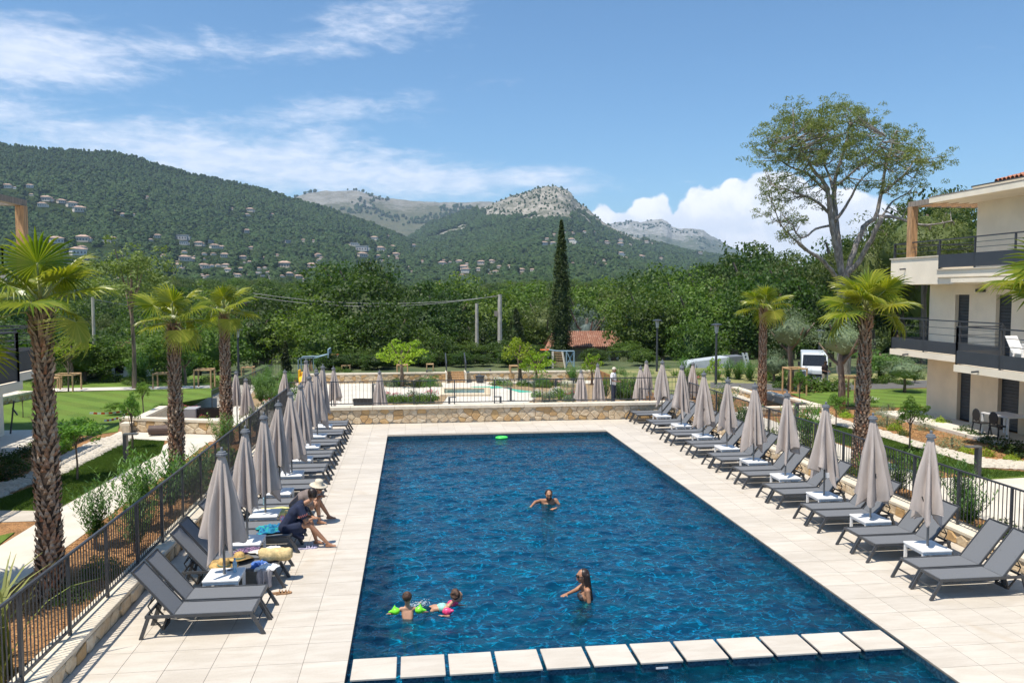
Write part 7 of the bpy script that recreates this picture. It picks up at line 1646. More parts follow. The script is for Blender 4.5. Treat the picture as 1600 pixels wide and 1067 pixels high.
# man standing in the water, arms spread
def man_in_pool():
    y = 22.55; w = WATER_Z; H = V3(857.5, 772.5, y); S = 1.22; x = H.x
    t = thing('person', 'bearded man standing chest-deep in the pool with arms spread', 'person', (0, 0, 0)); b = MB(); nk = H - Vector((0, -.07, .12 * S)); f = Vector((-.05, -1, -.15))
    shc = H - Vector((0, -.12, .17 * S)); sl = shc + Vector((-.19 * S, 0, 0)); sr = shc + Vector((.19 * S, .0, 0)); ch = shc - Vector((0, 0, .12 * S)); pel = ch - Vector((0, -.05, .38 * S))
    torso(b, pel, ch, sl, sr, nk, H - Vector((0, 0, .06 * S)), S, 1.05); P = head(b, H, f, (0, 0, 1), S)
    hL = V3(829, 793.5, y - .35); hL.z = w + .03; hR = V3(868, 794, y - .45); hR.z = w + .0
    arm(b, sl, sl.lerp(hL, .5) + Vector((0, .05, .04)), hL, S, side=-1, curl=.15); arm(b, sr, sr + Vector((.13, -.08, -.20)), hR, S, hd=(-.8, -.5, 0), side=1, curl=.2)
    leg(b, pel + Vector((-.09, 0, 0)), pel + Vector((-.10, -.1, -.45)), pel + Vector((-.1, 0, -.9)), S, (0, -1, 0)); leg(b, pel + Vector((.09, 0, 0)), pel + Vector((.12, -.1, -.45)), pel + Vector((.12, 0, -.9)), S, (0, -1, 0))
    remesh('body', b, M['skin2'], t); face(P, S, t); hair_cap(P, S, t, M['hair'])
    bd = MB(); cap(bd, P(-.05, .05, -.07), P(0, .085, -.095), .026 * S, .03 * S); cap(bd, P(.05, .05, -.07), P(0, .085, -.095), .026 * S, .03 * S); cap(bd, P(-.03, .095, -.045), P(.03, .095, -.045), .009 * S, .009 * S); remesh('beard', bd, M['hair'], t, .012, 1)
    s = MB()
    for q in (-1, 1): cap(s, pel + Vector((q * .08 * S, 0, .02)), pel + Vector((q * .10 * S, -.04, -.2)), .108 * S, .10 * S)
    remesh('swim_shorts', s, mat('turquoise shorts', (.10, .55, .58), .6, .1, 8), t, .02)
man_in_pool()
def boy():
    y = 14.95; w = WATER_Z; S = .98; H = V3(636.5, 933, y); t = thing('person', 'small boy seen from behind in the pool with bright green armbands', 'person', (0, 0, 0)); b = MB(); f = Vector((.35, 1, -.05))
    nk = H - Vector((0, 0, .13 * S)); shc = H - Vector((0, .02, .21 * S)); sl = shc + Vector((-.12, 0, 0)); sr = shc + Vector((.12, 0, 0)); ch = shc - Vector((0, 0, .08)); pel = ch + Vector((.02, -.14, -.26))
    torso(b, pel, ch, sl, sr, nk, H - Vector((0, 0, .05 * S)), S * .72, 1.0); cap(b, nk - Vector((0, 0, .05)), H - Vector((0, 0, .06)), .052, .048); P = head(b, H, f, (0, 0, 1), S)
    for q, sh in ((-1, sl), (1, sr)): e = sh + Vector((q * .16, 0, -.09)); hd = e + Vector((q * .08, .16, -.06)); arm(b, sh, e, hd, S * .72, side=q)
    leg(b, pel + Vector((-.05, 0, 0)), pel + Vector((-.08, -.12, -.25)), pel + Vector((-.06, -.3, -.42)), S * .68, (0, -.6, -1)); leg(b, pel + Vector((.06, 0, 0)), pel + Vector((.12, -.14, -.24)), pel + Vector((.2, -.3, -.4)), S * .68, (0, -.6, -1))
    remesh('body', b, M['skin'], t); face(P, S, t, brow=False); hair_cap(P, S * 1.03, t, M['hair2'])
    gm = mat('bright green vinyl', (.22, .85, .04), .35, .06, 6)
    for q, sh in ((-1, sl), (1, sr)):
        c = sh + Vector((q * .10, -.01, -.035)); a = MB(); a.ball(c, (.085, .075, .07), 12, 8); cap(a, c + Vector((q * .02, 0, .03)), c + Vector((q * .02, 0, .12)), .05, .006); cap(a, c + Vector((q * .03, 0, 0)), c + Vector((q * .15, -.01, -.01)), .055, .006); remesh('armband', a, gm, t, .012, 2)
    s = MB(); cap(s, pel + Vector((-.05, 0, .02)), pel + Vector((-.07, -.08, -.12)), .085, .08); cap(s, pel + Vector((.05, 0, .02)), pel + Vector((.09, -.08, -.12)), .085, .08); remesh('swim_shorts', s, mat('pale turquoise shorts', (.22, .66, .72), .6, .1, 8), t, .016)
boy()
def girl():
    y = 15.2; S = .98; H = V3(714, 931, y); w = WATER_Z; t = thing('person', 'curly-haired girl swimming with pink armbands, legs kicking behind her', 'person', (0, 0, 0)); b = MB(); f = Vector((.95, .15, -.12))
    nk = H + Vector((-.09, -.02, -.10)); ch = Vector((H.x - .22, y - .04, w + .05)); pel = Vector((H.x - .44, y + .03, w + .02)); sl = ch + Vector((.03, .12, .0)); sr = ch + Vector((.03, -.13, .0))
    torso(b, pel, ch, sl, sr, nk, H, S * .72, .95); P = head(b, H, f, (.15, 0, 1), S)
    arm(b, sl, sl + Vector((.14, .10, -.05)), sl + Vector((.30, .02, -.02)), S * .72, side=1); arm(b, sr, sr + Vector((.02, -.12, -.08)), sr + Vector((-.10, -.16, -.04)), S * .72, side=-1)
    leg(b, pel + Vector((0, .05, 0)), pel + Vector((-.17, .14, -.06)), pel + Vector((-.28, .30, .0)), S * .68, (-1, .2, 0)); leg(b, pel + Vector((0, -.05, 0)), pel + Vector((-.14, -.08, -.14)), pel + Vector((-.22, .0, -.28)), S * .68, (-1, 0, -.2))
    remesh('body', b, M['skin'], t); face(P, S, t, brow=False); hair_cap(P, S * 1.05, t, M['hair2'], 'curly')
    pk = mat('hot pink vinyl', (.90, .07, .22), .35, .15, 30)
    for sh, o in ((sr, Vector((-.01, -.06, .0))), (sl, Vector((.10, .06, .0)))): a = MB(); c = sh + o; a.ball(c, (.10, .07, .075), 12, 8); cap(a, c, c + Vector((.10, -.03, .02)), .05, .03); remesh('armband', a, pk, t, .012, 2)
    s = MB(); cap(s, ch + Vector((-.06, 0, 0)), pel + Vector((.12, 0, 0)), .098, .095); remesh('swimsuit', s, mat('mint swimsuit', (.35, .72, .62), .6, .15, 20), t, .014)
    s = MB(); rr = random.Random(3)
    for k in range(260): q = rr.random(); s.ball((pel.x - .12 - q * .42 + rr.uniform(-.06, .06), y + .20 + rr.uniform(-.10, .14), w + rr.uniform(-.005, .10) * (1 - q * .6)), rr.uniform(.003, .009), 5, 4)
    s.build('splash', mat('white foam', (.8, .85, .88), .3, .03, 9), None, kind='stuff')
girl()
def woman_in_pool():
    y = 15.45; S = SA; H = V3(911, 899, y); w = WATER_Z; t = thing('person', 'woman with long dark hair standing waist-deep in the pool, facing left', 'person', (0, 0, 0)); b = MB(); f = Vector((-1, -.12, -.05))
    nk = H + Vector((.03, 0, -.14 * S)); shc = H + Vector((.06, 0, -.215 * S)); sl = shc + Vector((0, -.155 * S, 0)); sr = shc + Vector((0, .155 * S, 0)); ch = shc + Vector((0, 0, -.13 * S)); pel = ch + Vector((.03, 0, -.30 * S))
    torso(b, pel, ch, sl, sr, nk, H - Vector((0, 0, .05 * S)), S * .93, .95); P = head(b, H, f, (0, 0, 1), S)
    for q in (-1, 1): b.ball(ch + Vector((-.08 * S, q * .06 * S, -.02)), .055 * S, 10, 8)
    h1 = V3(885, 928, y - .1); arm(b, sr, sr.lerp(h1, .5) + Vector((.02, .06, -.04)), h1, S * .95, side=-1, curl=.2); arm(b, sl, sl + Vector((.02, -.05, -.26)), sl + Vector((-.16, -.10, -.34)), S * .95, hd=(-1, -.1, -.1), side=1)
    leg(b, pel + Vector((0, -.08, 0)), pel + Vector((-.28, -.12, -.28)), pel + Vector((-.05, -.1, -.7)), S * .93, (-1, 0, 0)); leg(b, pel + Vector((0, .08, 0)), pel + Vector((-.28, .10, -.30)), pel + Vector((-.05, .1, -.7)), S * .93, (-1, 0, 0))
    remesh('body', b, M['skin2'], t); face(P, S, t, glasses=True); hair_cap(P, S, t, M['hair'], 'long')
    s = MB()
    for q in (-1, 1): s.ball(ch + Vector((-.082 * S, q * .06 * S, -.025)), .061 * S, 12, 8); s.tube([ch + Vector((-.10 * S, q * .06 * S, .02)), sl.lerp(sr, .5 + q * .35) + Vector((-.02, 0, .055 * S)), ch + Vector((.09 * S, q * .05 * S, 0))], .007, 6)
    s.bar(ch + Vector((-.09 * S, -.12 * S, -.05)), ch + Vector((-.09 * S, .12 * S, -.05)), .02, .03)
    remesh('bikini_top', s, mat('dark patterned bikini', (.05, .04, .045), .6, .4, 30), t, .010, 1)
    s = MB(); cap(s, pel + Vector((0, -.07, .02)), pel + Vector((0, .07, .02)), .103 * S, .103 * S); remesh('bikini_bottom', s, M['navy'], t, .02)
woman_in_pool()
def seated(label, y, hx, headuv, clothes, hat=False, skin='skin2', style='bob', facing=(1, .3, -.2), hands=None, S=SA, dy=0.0, yh=None, foot=None):
    t = thing('person', label, 'person', (0, 0, 0)); b = MB(); H = V3(*headuv, yh or y); pel = Vector((hx, y, .52)); nk = H + Vector((-.06, 0, -.13 * S)); shc = pel.lerp(H, .66) + Vector((-.07, 0, 0)); ch = pel.lerp(shc, .66) + Vector((-.02, 0, 0))
    sl = shc + Vector((-.01, .165 * S, -.02)); sr = shc + Vector((.02, -.165 * S, -.02)); torso(b, pel, ch, sl, sr, nk, H - Vector((0, 0, .05)), S * .95); P = head(b, H, facing, (0, 0, 1), S)
    kn = [pel + Vector((.50 * S, q * .10 * S + .0, .05)) for q in (-1, 1)]; fx = foot or [(.62, -.10), (.50, .14)]
    an = [Vector((pel.x + fx[i][0] * S, y + fx[i][1] * S, .085)) for i in range(2)]
    for i, q in enumerate((-1, 1)): leg(b, pel + Vector((.02, q * .09 * S, 0)), kn[i], an[i], S * .95, (1, -.12, 0))
    hR = kn[0] + Vector((.10, .02, .16)); hL = kn[1] + Vector((.05, -.04, .14))
    arm(b, sr, sr + Vector((.12, -.05, -.28 * S)), hR, S * .95, hd=(1, .1, .05), side=1, curl=.5); arm(b, sl, sl + Vector((.12, .04, -.27 * S)), hL, S * .95, hd=(.6, -.8, 0), side=-1)
    remesh('body', b, M[skin], t); face(P, S, t, glasses=hat); hair_cap(P, S, t, M['hair'], style)
    d = MB(); F = 1.18
    for q in (-1, 0, 1): cap(d, pel + Vector((-.01, q * .075 * S, -.02)), ch + Vector((0, q * .085 * S, 0)), .115 * S, .108 * S)
    cap(d, sl + Vector((0, -.01, -.01)), sr + Vector((0, .01, -.01)), .080 * S, .080 * S); cap(d, ch, shc, .13 * S, .10 * S); [cap(d, ch + Vector((0, q * .09 * S, 0)), shc + Vector((-.02, q * .09 * S, -.03)), .115 * S, .09 * S) for q in (-1, 1)]
    for s_, e in ((sr, Vector((.07, -.03, -.15 * S))), (sl, Vector((.07, .03, -.15 * S)))): cap(d, s_, s_ + e, .078 * S, .086 * S)
    if clothes == 'navy':
        for i, q in enumerate((-1, 1)): cap(d, pel + Vector((.02, q * .09 * S, -.01)), pel.lerp(kn[i], .56) + Vector((0, q * .02, -.02)), .125 * S, .122 * S)
        cap(d, pel + Vector((.16, -.08, -.06)), pel + Vector((.40, -.12, -.24)), .13, .07); cap(d, pel + Vector((.2, 0, -.02)), pel + Vector((.42, 0, -.1)), .13, .09); cap(d, pel + Vector((.1, .05, -.04)), pel + Vector((.28, .05, -.2)), .10, .05)
    remesh('dress' if clothes == 'navy' else 'shirt', d, M[clothes], t, .015)
    if clothes == 'navy':
        z = MB(); c = sr + Vector((.07, -.03, -.17 * S)); ax = Vector((.3, -.1, -.95)).normalized(); s1 = ax.cross(Vector((0, 1, 0))).normalized(); s2 = ax.cross(s1)
        for k in range(14): a = k * math.pi / 7; p = c + (s1 * math.cos(a) + s2 * math.sin(a)) * .088 * S; z.bar(p, p - ax * .045, .012, .012)
        z.build('sleeve_fringe', M['coral'], t)
        ph = MB(); c = hR + Vector((.10, .02, .03)); ph.box(c.x - .02, c.x + .12, c.y - .035, c.y + .035, c.z, c.z + .012); o = ph.build('phone', M['dark_plastic'], label='dark phone held in the hand of the woman in navy', cat='phone')
    else:
        s = MB()
        for i, q in enumerate((-1, 1)): cap(s, pel + Vector((.0, q * .08 * S, -.01)), pel.lerp(kn[i], .55), .112 * S, .092 * S)
        remesh('shorts', s, M['navy'], t, .018)
    if hat:
        o = MB(); up = Vector((.18, -.10, 1)).normalized(); q = up.to_track_quat('Z', 'Y').to_matrix(); hb = MB().lathe([(.20, .015), (.215, .0), (.20, .006), (.105, .03), (.098, .10), (.085, .135), (.03, .142)], 22, sy=.92)
        hb.v = [tuple(q @ Vector(p) * S + P(0, 0, .055)) for p in hb.v]; hb.build('sun_hat', M['straw_pale'], None, smooth=True, label='pale wide-brimmed sun hat on the head of the woman seated farther back', cat='hat')
    return P
M['straw_pale'] = mat('pale straw', (.66, .58, .45), .9, .08, 20, .002, 120); M['straw'] = mat('golden straw', (.58, .38, .14), .9, .2, 12, .006, 60)
seated('woman in a navy dress sitting on a sunbed edge, head turned away', 18.92, -3.02, (489, 771), 'navy', skin='skin2', facing=(.55, .85, -.1), yh=19.0, foot=[(.86, -.06), (.60, .16)])
seated('woman in sunglasses and a pale sun hat sitting farther back on a sunbed edge', 20.95, -3.08, (497, 762), 'taupe', hat=True, skin='skin2', facing=(.8, -.6, -.25), yh=20.85, foot=[(.55, -.14), (.72, .22)])
def far_person(label, u, vt, vb, z, top, trouser, skin, capc, facing):
    x, y = gp(u, vb, z); H = atY(u, vt, y)[1] - z; S = H / 1.75; t = thing('person', label, 'person', (x, y, z)); b = MB(); pel = Vector((0, 0, .95 * S)); shc = Vector((0, 0, 1.42 * S)); f = Vector((*facing, -.2)); sd = Vector((-facing[1], facing[0], 0)).normalized()
    hd = Vector((0, 0, 1.62 * S)) + f * .04; torso(b, pel, shc - Vector((0, 0, .14 * S)), shc - sd * .18 * S, shc + sd * .18 * S, shc + Vector((0, 0, .06 * S)), hd, S); P = head(b, hd, f, (0, 0, 1), S)
    for q in (-1, 1): e = shc + sd * q * .22 * S - Vector((0, 0, .28 * S)); arm(b, shc + sd * q * .18 * S, e, e + f.normalized() * .22 * S - sd * q * .08, S, side=q); leg(b, pel + sd * q * .09 * S, pel + sd * q * .11 * S - Vector((0, 0, .42 * S)) + f * .03, pel + sd * q * .12 * S - Vector((0, 0, .87 * S)), S, f)
    remesh('body', b, M[skin], t, .02); face(P, S, t)
    d = MB(); [cap(d, pel + sd * q * .08 * S, shc + sd * q * .08 * S - Vector((0, 0, .08 * S)), .11 * S, .125 * S) for q in (-1, 0, 1)]; cap(d, shc - sd * .17 * S, shc + sd * .17 * S, .072 * S, .072 * S); [cap(d, shc + sd * q * .18 * S, shc + sd * q * .21 * S - Vector((0, 0, .17 * S)), .07 * S, .065 * S) for q in (-1, 1)]
    remesh('shirt', d, top, t, .02); d = MB(); [cap(d, pel + sd * q * .085 * S, pel + sd * q * .11 * S - Vector((0, 0, .75 * S)), .105 * S, .065 * S) for q in (-1, 1)]; remesh('trousers', d, trouser, t, .02)
    c = MB(); c.ball(P(0, -.01, .045), (.098 * S, .105 * S, .085 * S), 12, 8); cap(c, P(-.04, .09, .05), P(.04, .14, .04), .012 * S, .012 * S); remesh('cap' if capc else 'hair', c, capc or M['hair'], t, .02, 1)
far_person('person in a white T-shirt and pale cap bending over plants behind the far wall', 958, 573, 632, -.8, mat('white T-shirt', (.78, .78, .80), .8, .04, 9), M['navy'], 'skin3', mat('pale cap', (.62, .55, .45), .8, .05, 9), (.8, -.5))
far_person('person in a dark shirt and sand trousers standing in front of the van', 1288, 563, 608, -.0, mat('dark maroon shirt', (.035, .02, .022), .8, .1, 9), mat('sand trousers', (.42, .36, .27), .8, .1, 9), 'skin3', None, (.4, -1))

# ================================================================== things left about
def cloth(name, x, y, z, lx, ly, amp, seed, m, label, cat, rz=0.0, drop=None, n=26, fall=.5):
    """crumpled cloth: ragged outline, folds; drop = (side, length) lets one side hang down"""
    rr = random.Random(seed); ph = [rr.uniform(0, 6.28) for _ in range(8)]; vs = []; fs = []
    for i in range(n + 1):
        for j in range(n + 1):
            p, q = i / n * 2 - 1, j / n * 2 - 1; e = 1 + .16 * math.sin(3 * math.atan2(q, p) + ph[0]) + .10 * math.sin(7 * math.atan2(q, p) + ph[1]); X = p * lx * e; Y = q * ly * e
            f = abs(math.sin(5.0 * p + 2.3 * math.sin(2.5 * q + ph[2]) + ph[3])) * .55 + abs(math.sin(6.2 * q + 2 * math.sin(3 * p + ph[4]) + ph[5])) * .45 + .15 * math.sin(15 * p + 11 * q + ph[6])
            edge = max(abs(p), abs(q)) ** 3; Z = amp * f * (1 - edge * .85) + .004
            if drop and Y * drop[0] > drop[2]: d = (Y * drop[0] - drop[2]); Z -= d * 1.0; Y = drop[0] * (drop[2] + .03 * math.sin(9 * p + ph[1]) + .015)
            vs.append((X, Y, Z))
    for i in range(n):
        for j in range(n): a = i * (n + 1) + j; fs.append((a, a + n + 1, a + n + 2, a + 1))
    o = MB().add(vs, fs).build(name, m, None, smooth=True, loc=(x, y, z), label=label, cat=cat); o.rotation_euler = (0, 0, rz); md = o.modifiers.new('thick', 'SOLIDIFY'); md.thickness = .006; return o
def multi_mat(name, cols, scale, interp='CONSTANT', rough=.8):
    m, t, out = new_mat(name); tc = t.new('ShaderNodeTexCoord'); n = t.noise(tc.outputs['Object'], scale, 3, .6, 1.0); p = t.new('ShaderNodeBsdfPrincipled'); t.put(p, 'Base Color', t.ramp(t.maprange(n, .3, .7, smooth=False), [(i / len(cols), c) for i, c in enumerate(cols)], interp)); t.put(p, 'Roughness', rough); t.l.new(p.outputs[0], out.inputs[0]); return m
def on(u, v, z): return gp(u, v, z)
x, y = on(432, 826, .47); cloth('scarf', x - .02, y, .42, .40, .22, .17, 3, multi_mat('peacock scarf', [(.01, .05, .20), (.0, .22, .36), (.01, .10, .30), (.02, .32, .22), (.0, .30, .45)], 9), 'crumpled peacock blue and green scarf lying on a sunbed', 'scarf', .1)
x, y = on(436, 796, .42); cloth('towel', x - .1, y - .1, .425, .42, .30, .02, 5, mat('yellow green towel', (.66, .62, .26), .95, .1, 9), 'pale yellow-green towel spread over a sunbed behind the navy-dressed woman', 'towel', 0, (-1, 1, .26))
x, y = on(405, 880, .46); cloth('cloth', x, y, .42, .16, .15, .09, 7, mat('bright blue cloth', (.09, .20, .55), .9, .1, 12), 'bright blue fringed cloth hanging off the laden sunbed', 'cloth', .3, (-1, 1, .07))
x, y = on(415, 885, .44); cloth('shirt', x + .04, y, .43, .20, .16, .05, 8, mat('white cotton', (.80, .80, .80), .9, .03, 9), 'white shirt thrown over the laden sunbed', 'shirt', -.2, (-1, 1, .12))
x, y = on(410, 893, .40); cloth('trousers', x + .03, y + .05, .42, .13, .34, .03, 9, mat('light grey cloth', (.36, .34, .36), .9, .08, 9), 'light grey trousers hanging from the laden sunbed to the floor', 'trousers', 0, (-1, 1, .02))
x, y = on(388, 858, .46); cloth('clothes', x, y, .42, .26, .15, .08, 10, multi_mat('dark flowered cloth', [(.015, .012, .03), (.35, .20, .34), (.02, .02, .05), (.10, .08, .20)], 22), 'dark flowered clothes heap behind the straw hats', 'clothes', .2)
x, y = on(405, 862, .46); cloth('shirt', x, y + .02, .43, .20, .10, .06, 12, M['h_white'], 'white crumpled top between the straw hats and the rolled towel', 'shirt', -.6); x, y = on(428, 851, .6); cloth('napkin', x, y, .52, .14, .08, .05, 13, mat('white cotton', (.8, .8, .8)), 'small crumpled white cloth on top of the rolled towel', 'cloth', .2)
t = thing('rolled_towel', 'thick cream rolled towel lying across the foot of the laden sunbed', 'towel', (*on(430, 866, .55), .42)); r_ = random.Random(3)
b = MB(); b.tube([(-.33 + .66 * i / 14, .02 * math.sin(i), .135 + .006 * math.sin(i * 2.1)) for i in range(15)], [.09] + [.135 + .004 * math.sin(i * .9) for i in range(13)] + [.10], 20); b.build('roll', mat('cream towelling', (.66, .50, .25), .95, .12, 14, .012, 30), t, smooth=True)
b = MB(); b.tube([(.332 + .001 * k, .02 + (.11 - .006 * k) * math.cos(k * .9), .135 + (.11 - .006 * k) * math.sin(k * .9)) for k in range(14)], .008, 5); b.build('rolled_edge', mat('cream towelling', (.66, .50, .25)), t)
def straw_hat(u, v, z, s, label, tilt):
    x, y = on(u, v, z + .08); t = thing('straw_hat', label, 'hat', (x, y, z)); t.rotation_euler = tilt; b = MB().lathe([(.0, .0), (.12, .0), (.31, .03), (.315, .038), (.13, .02), (.125, .09), (.10, .15), (.02, .165)], 26); b.v = [(p[0] * (1 + .03 * math.sin(p[1] * 20)), p[1] * .9, p[2] + .015 * math.sin(math.atan2(p[1], p[0]) * 3)) for p in b.v]; b.v = [(a * s, c * s, d * s) for a, c, d in b.v]; b.build('hat_body', M['straw'], t, smooth=True)
    MB().lathe([(.133 * s, .03 * s), (.131 * s, .06 * s)], 24, sy=.9).build('hat_band', mat('teal hat band', (.20, .32, .24), .8, .1, 9), t)
straw_hat(349, 878, .42, .95, 'golden straw hat with frayed edge, nearer one on the laden sunbed', (.15, .08, .3)); straw_hat(374, 868, .44, .95, 'golden straw hat with a teal band, farther one on the laden sunbed', (-.05, .12, 1.0))
# tote bag
x, y = on(452, 824, .42); t = thing('tote_bag', 'straw tote bag with a bright painted flower pattern beside the woman in navy', 'bag', (x, y + .02, .42)); b = MB(); b.add([(-.19, -.05, 0), (.17, -.07, 0), (.17, .07, 0), (-.19, .06, 0), (-.20, -.04, .29), (.19, -.04, .27), (.19, .05, .27), (-.20, .05, .29)], [(0, 3, 2, 1), (0, 1, 5, 4), (1, 2, 6, 5), (2, 3, 7, 6), (3, 0, 4, 7)])
b.build('bag_body', multi_mat('painted straw', [(.62, .48, .26), (.62, .48, .26), (.70, .50, .10), (.50, .10, .42), (.10, .30, .50), (.75, .25, .15), (.62, .48, .26)], 7), t); MB().tube([(-.1, -.045, .28), (-.08, -.05, .42), (.08, -.05, .42), (.1, -.045, .27)], .010, 6).build('handle', M['straw'], t)
# bottle, dark glasses, sandals, flip-flops, far lounger plate
x, y = on(367, 893, .50); t = thing('water_bottle', 'clear blue-tinted water bottle standing on the first left white table', 'bottle', (x, y, .501)); MB().lathe([(.036, 0), (.042, .02), (.04, .09), (.042, .12), (.042, .19), (.018, .235), (.016, .25)], 14).build('bottle_body', mat('tinted plastic', (.30, .48, .62), .1, .08, 9), t, smooth=True); MB().lathe([(.018, .25), (.018, .275)], 10).build('bottle_cap', mat('blue cap', (.05, .2, .6), .4), t)
x, y = on(361, 890, .51); b = MB(); b.ball((x - .04, y, .512), (.035, .025, .01), 10, 6).ball((x + .05, y + .01, .512), (.035, .025, .01), 10, 6).bar((x - .07, y, .515), (x + .08, y + .01, .515), .01, .01).build('sunglasses', M['navy'], label='dark folded sunglasses lying on the first left white table', cat='glasses')
def sandal(u, v, rz, label, m, g):
    x, y = on(u, v, .02); t = thing('sandal', label, 'sandal', (x, y, .001), rz, g); b = MB(); b.prism([(-.15, -.04), (-.06, -.035), (.06, -.055), (.14, -.045), (.165, 0), (.14, .04), (.05, .045), (-.06, .035), (-.15, .035)], 0, .03); b.build('sole', m, t); MB().tube([(.04, -.055, .02), (.05, -.03, .07), (.05, .02, .07), (.04, .05, .02)], .012, 6).tube([(.10, -.05, .02), (.10, 0, .06), (.10, .045, .02)], .014, 6).build('strap', m, t)
sm = mat('tan leather', (.36, .20, .10), .7, .15, 12); sandal(433, 926, .1, 'left of two tan leather sandals on the paving by the laden sunbed', sm, 'tan sandals'); sandal(443, 926, .25, 'right of two tan leather sandals on the paving by the laden sunbed', sm, 'tan sandals')
fm = mat('lilac rubber', (.55, .52, .70), .6, .2, 14); sandal(476, 856, .3, 'pale lilac flip-flop on the paving below the woman in navy, nearer the sunbed', fm, 'lilac flip-flops'); sandal(485, 855, .1, 'pale lilac flip-flop on the paving below the woman in navy, nearer the pool', fm, 'lilac flip-flops')
x, y = on(413, 788, .5); t = thing('water_bottle', 'small clear bottle on the third left white table', 'bottle', (x, y, .501)); MB().lathe([(.035, 0), (.038, .16), (.015, .2), (.015, .23)], 12).build('bottle_body', mat('tinted plastic', (.3, .48, .62)), t)
x, y = on(780, 678.5, WATER_Z); y = 33.15; b = MB(); R_, r_ = .15, .055
for i in range(20):
    for j in range(8): a, c = i * math.pi / 10, j * math.pi / 4; b.v.append((x + (R_ + r_ * math.cos(c)) * math.cos(a) * 1.35, y + (R_ + r_ * math.cos(c)) * math.sin(a), WATER_Z + .03 + r_ * math.sin(c)))
b.f = [(i * 8 + j, ((i + 1) % 20) * 8 + j, ((i + 1) % 20) * 8 + (j + 1) % 8, i * 8 + (j + 1) % 8) for i in range(20) for j in range(8)]
b.build('swim_ring', mat('green ring', (.08, .75, .12), .35, .1, 5), smooth=True, label='bright green swim ring floating at the far end of the pool', cat='swim ring')
# paper tag on a right-hand parasol
MB().box(11.0, 11.14, 19.98, 19.985, 1.02, 1.16).build('paper_tag', M['white_plastic'], label='small white tag hanging from the third parasol in the right row', cat='tag')

# ---- parasols on the plaza
for i, (u, vt, y, lb) in enumerate([(369, 578, 40.5, 'closed taupe parasol behind the far wall, leftmost, beside the third palm'), (384, 590, 39.5, 'closed taupe parasol behind the far wall, second from left'), (445, 577, 41.5, 'closed taupe parasol standing behind the left row near the flowering slope'), (478, 560, 39.0, 'closed taupe parasol rising above the far end of the left row'), (494, 575, 40, 'closed taupe parasol just left of the tall one at the end of the left row'), (521, 572, 42, 'closed taupe parasol alone between the left row and the black planters'), (593, 578, 41, 'closed taupe parasol beside the two black planters'),
                                     (908, 577, 41.5, 'closed taupe parasol behind the coping, left of the one by the man in white'), (934, 567, 42.5, 'closed taupe parasol behind the coping, nearest the man in white'), (1001, 571, 41.5, 'front one of two overlapping closed parasols before the right row'), (1010, 562, 43.5, 'rear one of two overlapping closed parasols before the right row'), (1083, 565, 43, 'closed taupe parasol behind the right row by the corner fence')]):
    x, zt = atY(u, vt, y); parasol(x, y, -.8, lb, 'closed parasols on the plaza', i + 1, (1, 1, (zt + .8) / 3.07), .3 * i)
# ---- sports frames
M['blue_steel'] = mat('pale blue steel', (.30, .42, .50), .4, .08, 4); M['orange'] = mat('orange steel', (.75, .17, .04), .4, .05, 4); M['yellow'] = mat('yellow plastic', (.85, .48, .02), .4, .06, 4); M['net'] = mat('white net cord', (.75, .75, .72), .8, .05, 4)
def hoop_frame(u0, y, mir, label):
    X = lambda u: atY(u, 550, y)[0]; Z = lambda v: atY(800, v, y)[1]; t = thing('basketball_frame', label, 'sports frame'); zg = -1.0; r = .055; pb = [(u0, 0), (u0 + mir * 32, 0)]
    f = MB()
    for dy in (0, 1.6):
        f.tube([(X(u0), y + dy, zg), (X(u0), y + dy, Z(559)), (X(u0 + mir * 3), y + dy, Z(556.5)), (X(u0 + mir * 28), y + dy, Z(556)), (X(u0 + mir * 48), y + .8, Z(551))], r, 8); f.tube([(X(u0 + mir * 20), y + dy, zg), (X(u0 + mir * 20), y + dy, Z(560))], r * .9, 8)
    f.tube([(X(u0), y, Z(559)), (X(u0), y + 1.6, Z(559))], r, 8); f.bar((X(u0 + mir * 1), y, Z(566)), (X(u0 + mir * 18), y, Z(566)), .05, .06); f.build('steel_frame', M['blue_steel'], t)
    w = MB(); w.bar((X(u0 + mir * 16), y - .1, zg), (X(u0 + mir * 19), y - .1, Z(560)), .14, .10).bar((X(u0 + mir * 19), y - .1, Z(560)), (X(u0 + mir * 24), y - .1, zg), .12, .10); w.build('timber_leg', M['stake'], t)
    MB().box(min(X(u0 + mir * 46), X(u0 + mir * 48)), max(X(u0 + mir * 46), X(u0 + mir * 48)), y - .2, y + 1.9, Z(556), Z(543)).build('backboard', M['blue_steel'], t)
    cx = X(u0 + mir * 54); h = MB(); h.tube([(cx + .40 * math.cos(a * math.pi / 8), y + .8 + .40 * math.sin(a * math.pi / 8), Z(552.5)) for a in range(17)], .045, 6, cap=False); h.bar((X(u0 + mir * 48), y + .8, Z(552.5)), (cx - mir * .36, y + .8, Z(552.5)), .1, .05); h.build('hoop', M['orange'], t)
    nt = MB()
    for a in range(12): a0_ = a * math.pi / 6; nt.tube([(cx + .38 * math.cos(a0_), y + .8 + .38 * math.sin(a0_), Z(552.7)), (cx + .17 * math.cos(a0_ + .5), y + .8 + .17 * math.sin(a0_ + .5), Z(560))], .022, 4, cap=False).tube([(cx + .38 * math.cos(a0_), y + .8 + .38 * math.sin(a0_), Z(552.7)), (cx + .17 * math.cos(a0_ - .5), y + .8 + .17 * math.sin(a0_ - .5), Z(560))], .022, 4, cap=False)
    nt.build('net', M['net'], t)
hoop_frame(466, 66, 1, 'pale blue steel basketball frame with orange hoop behind the left rear wall')
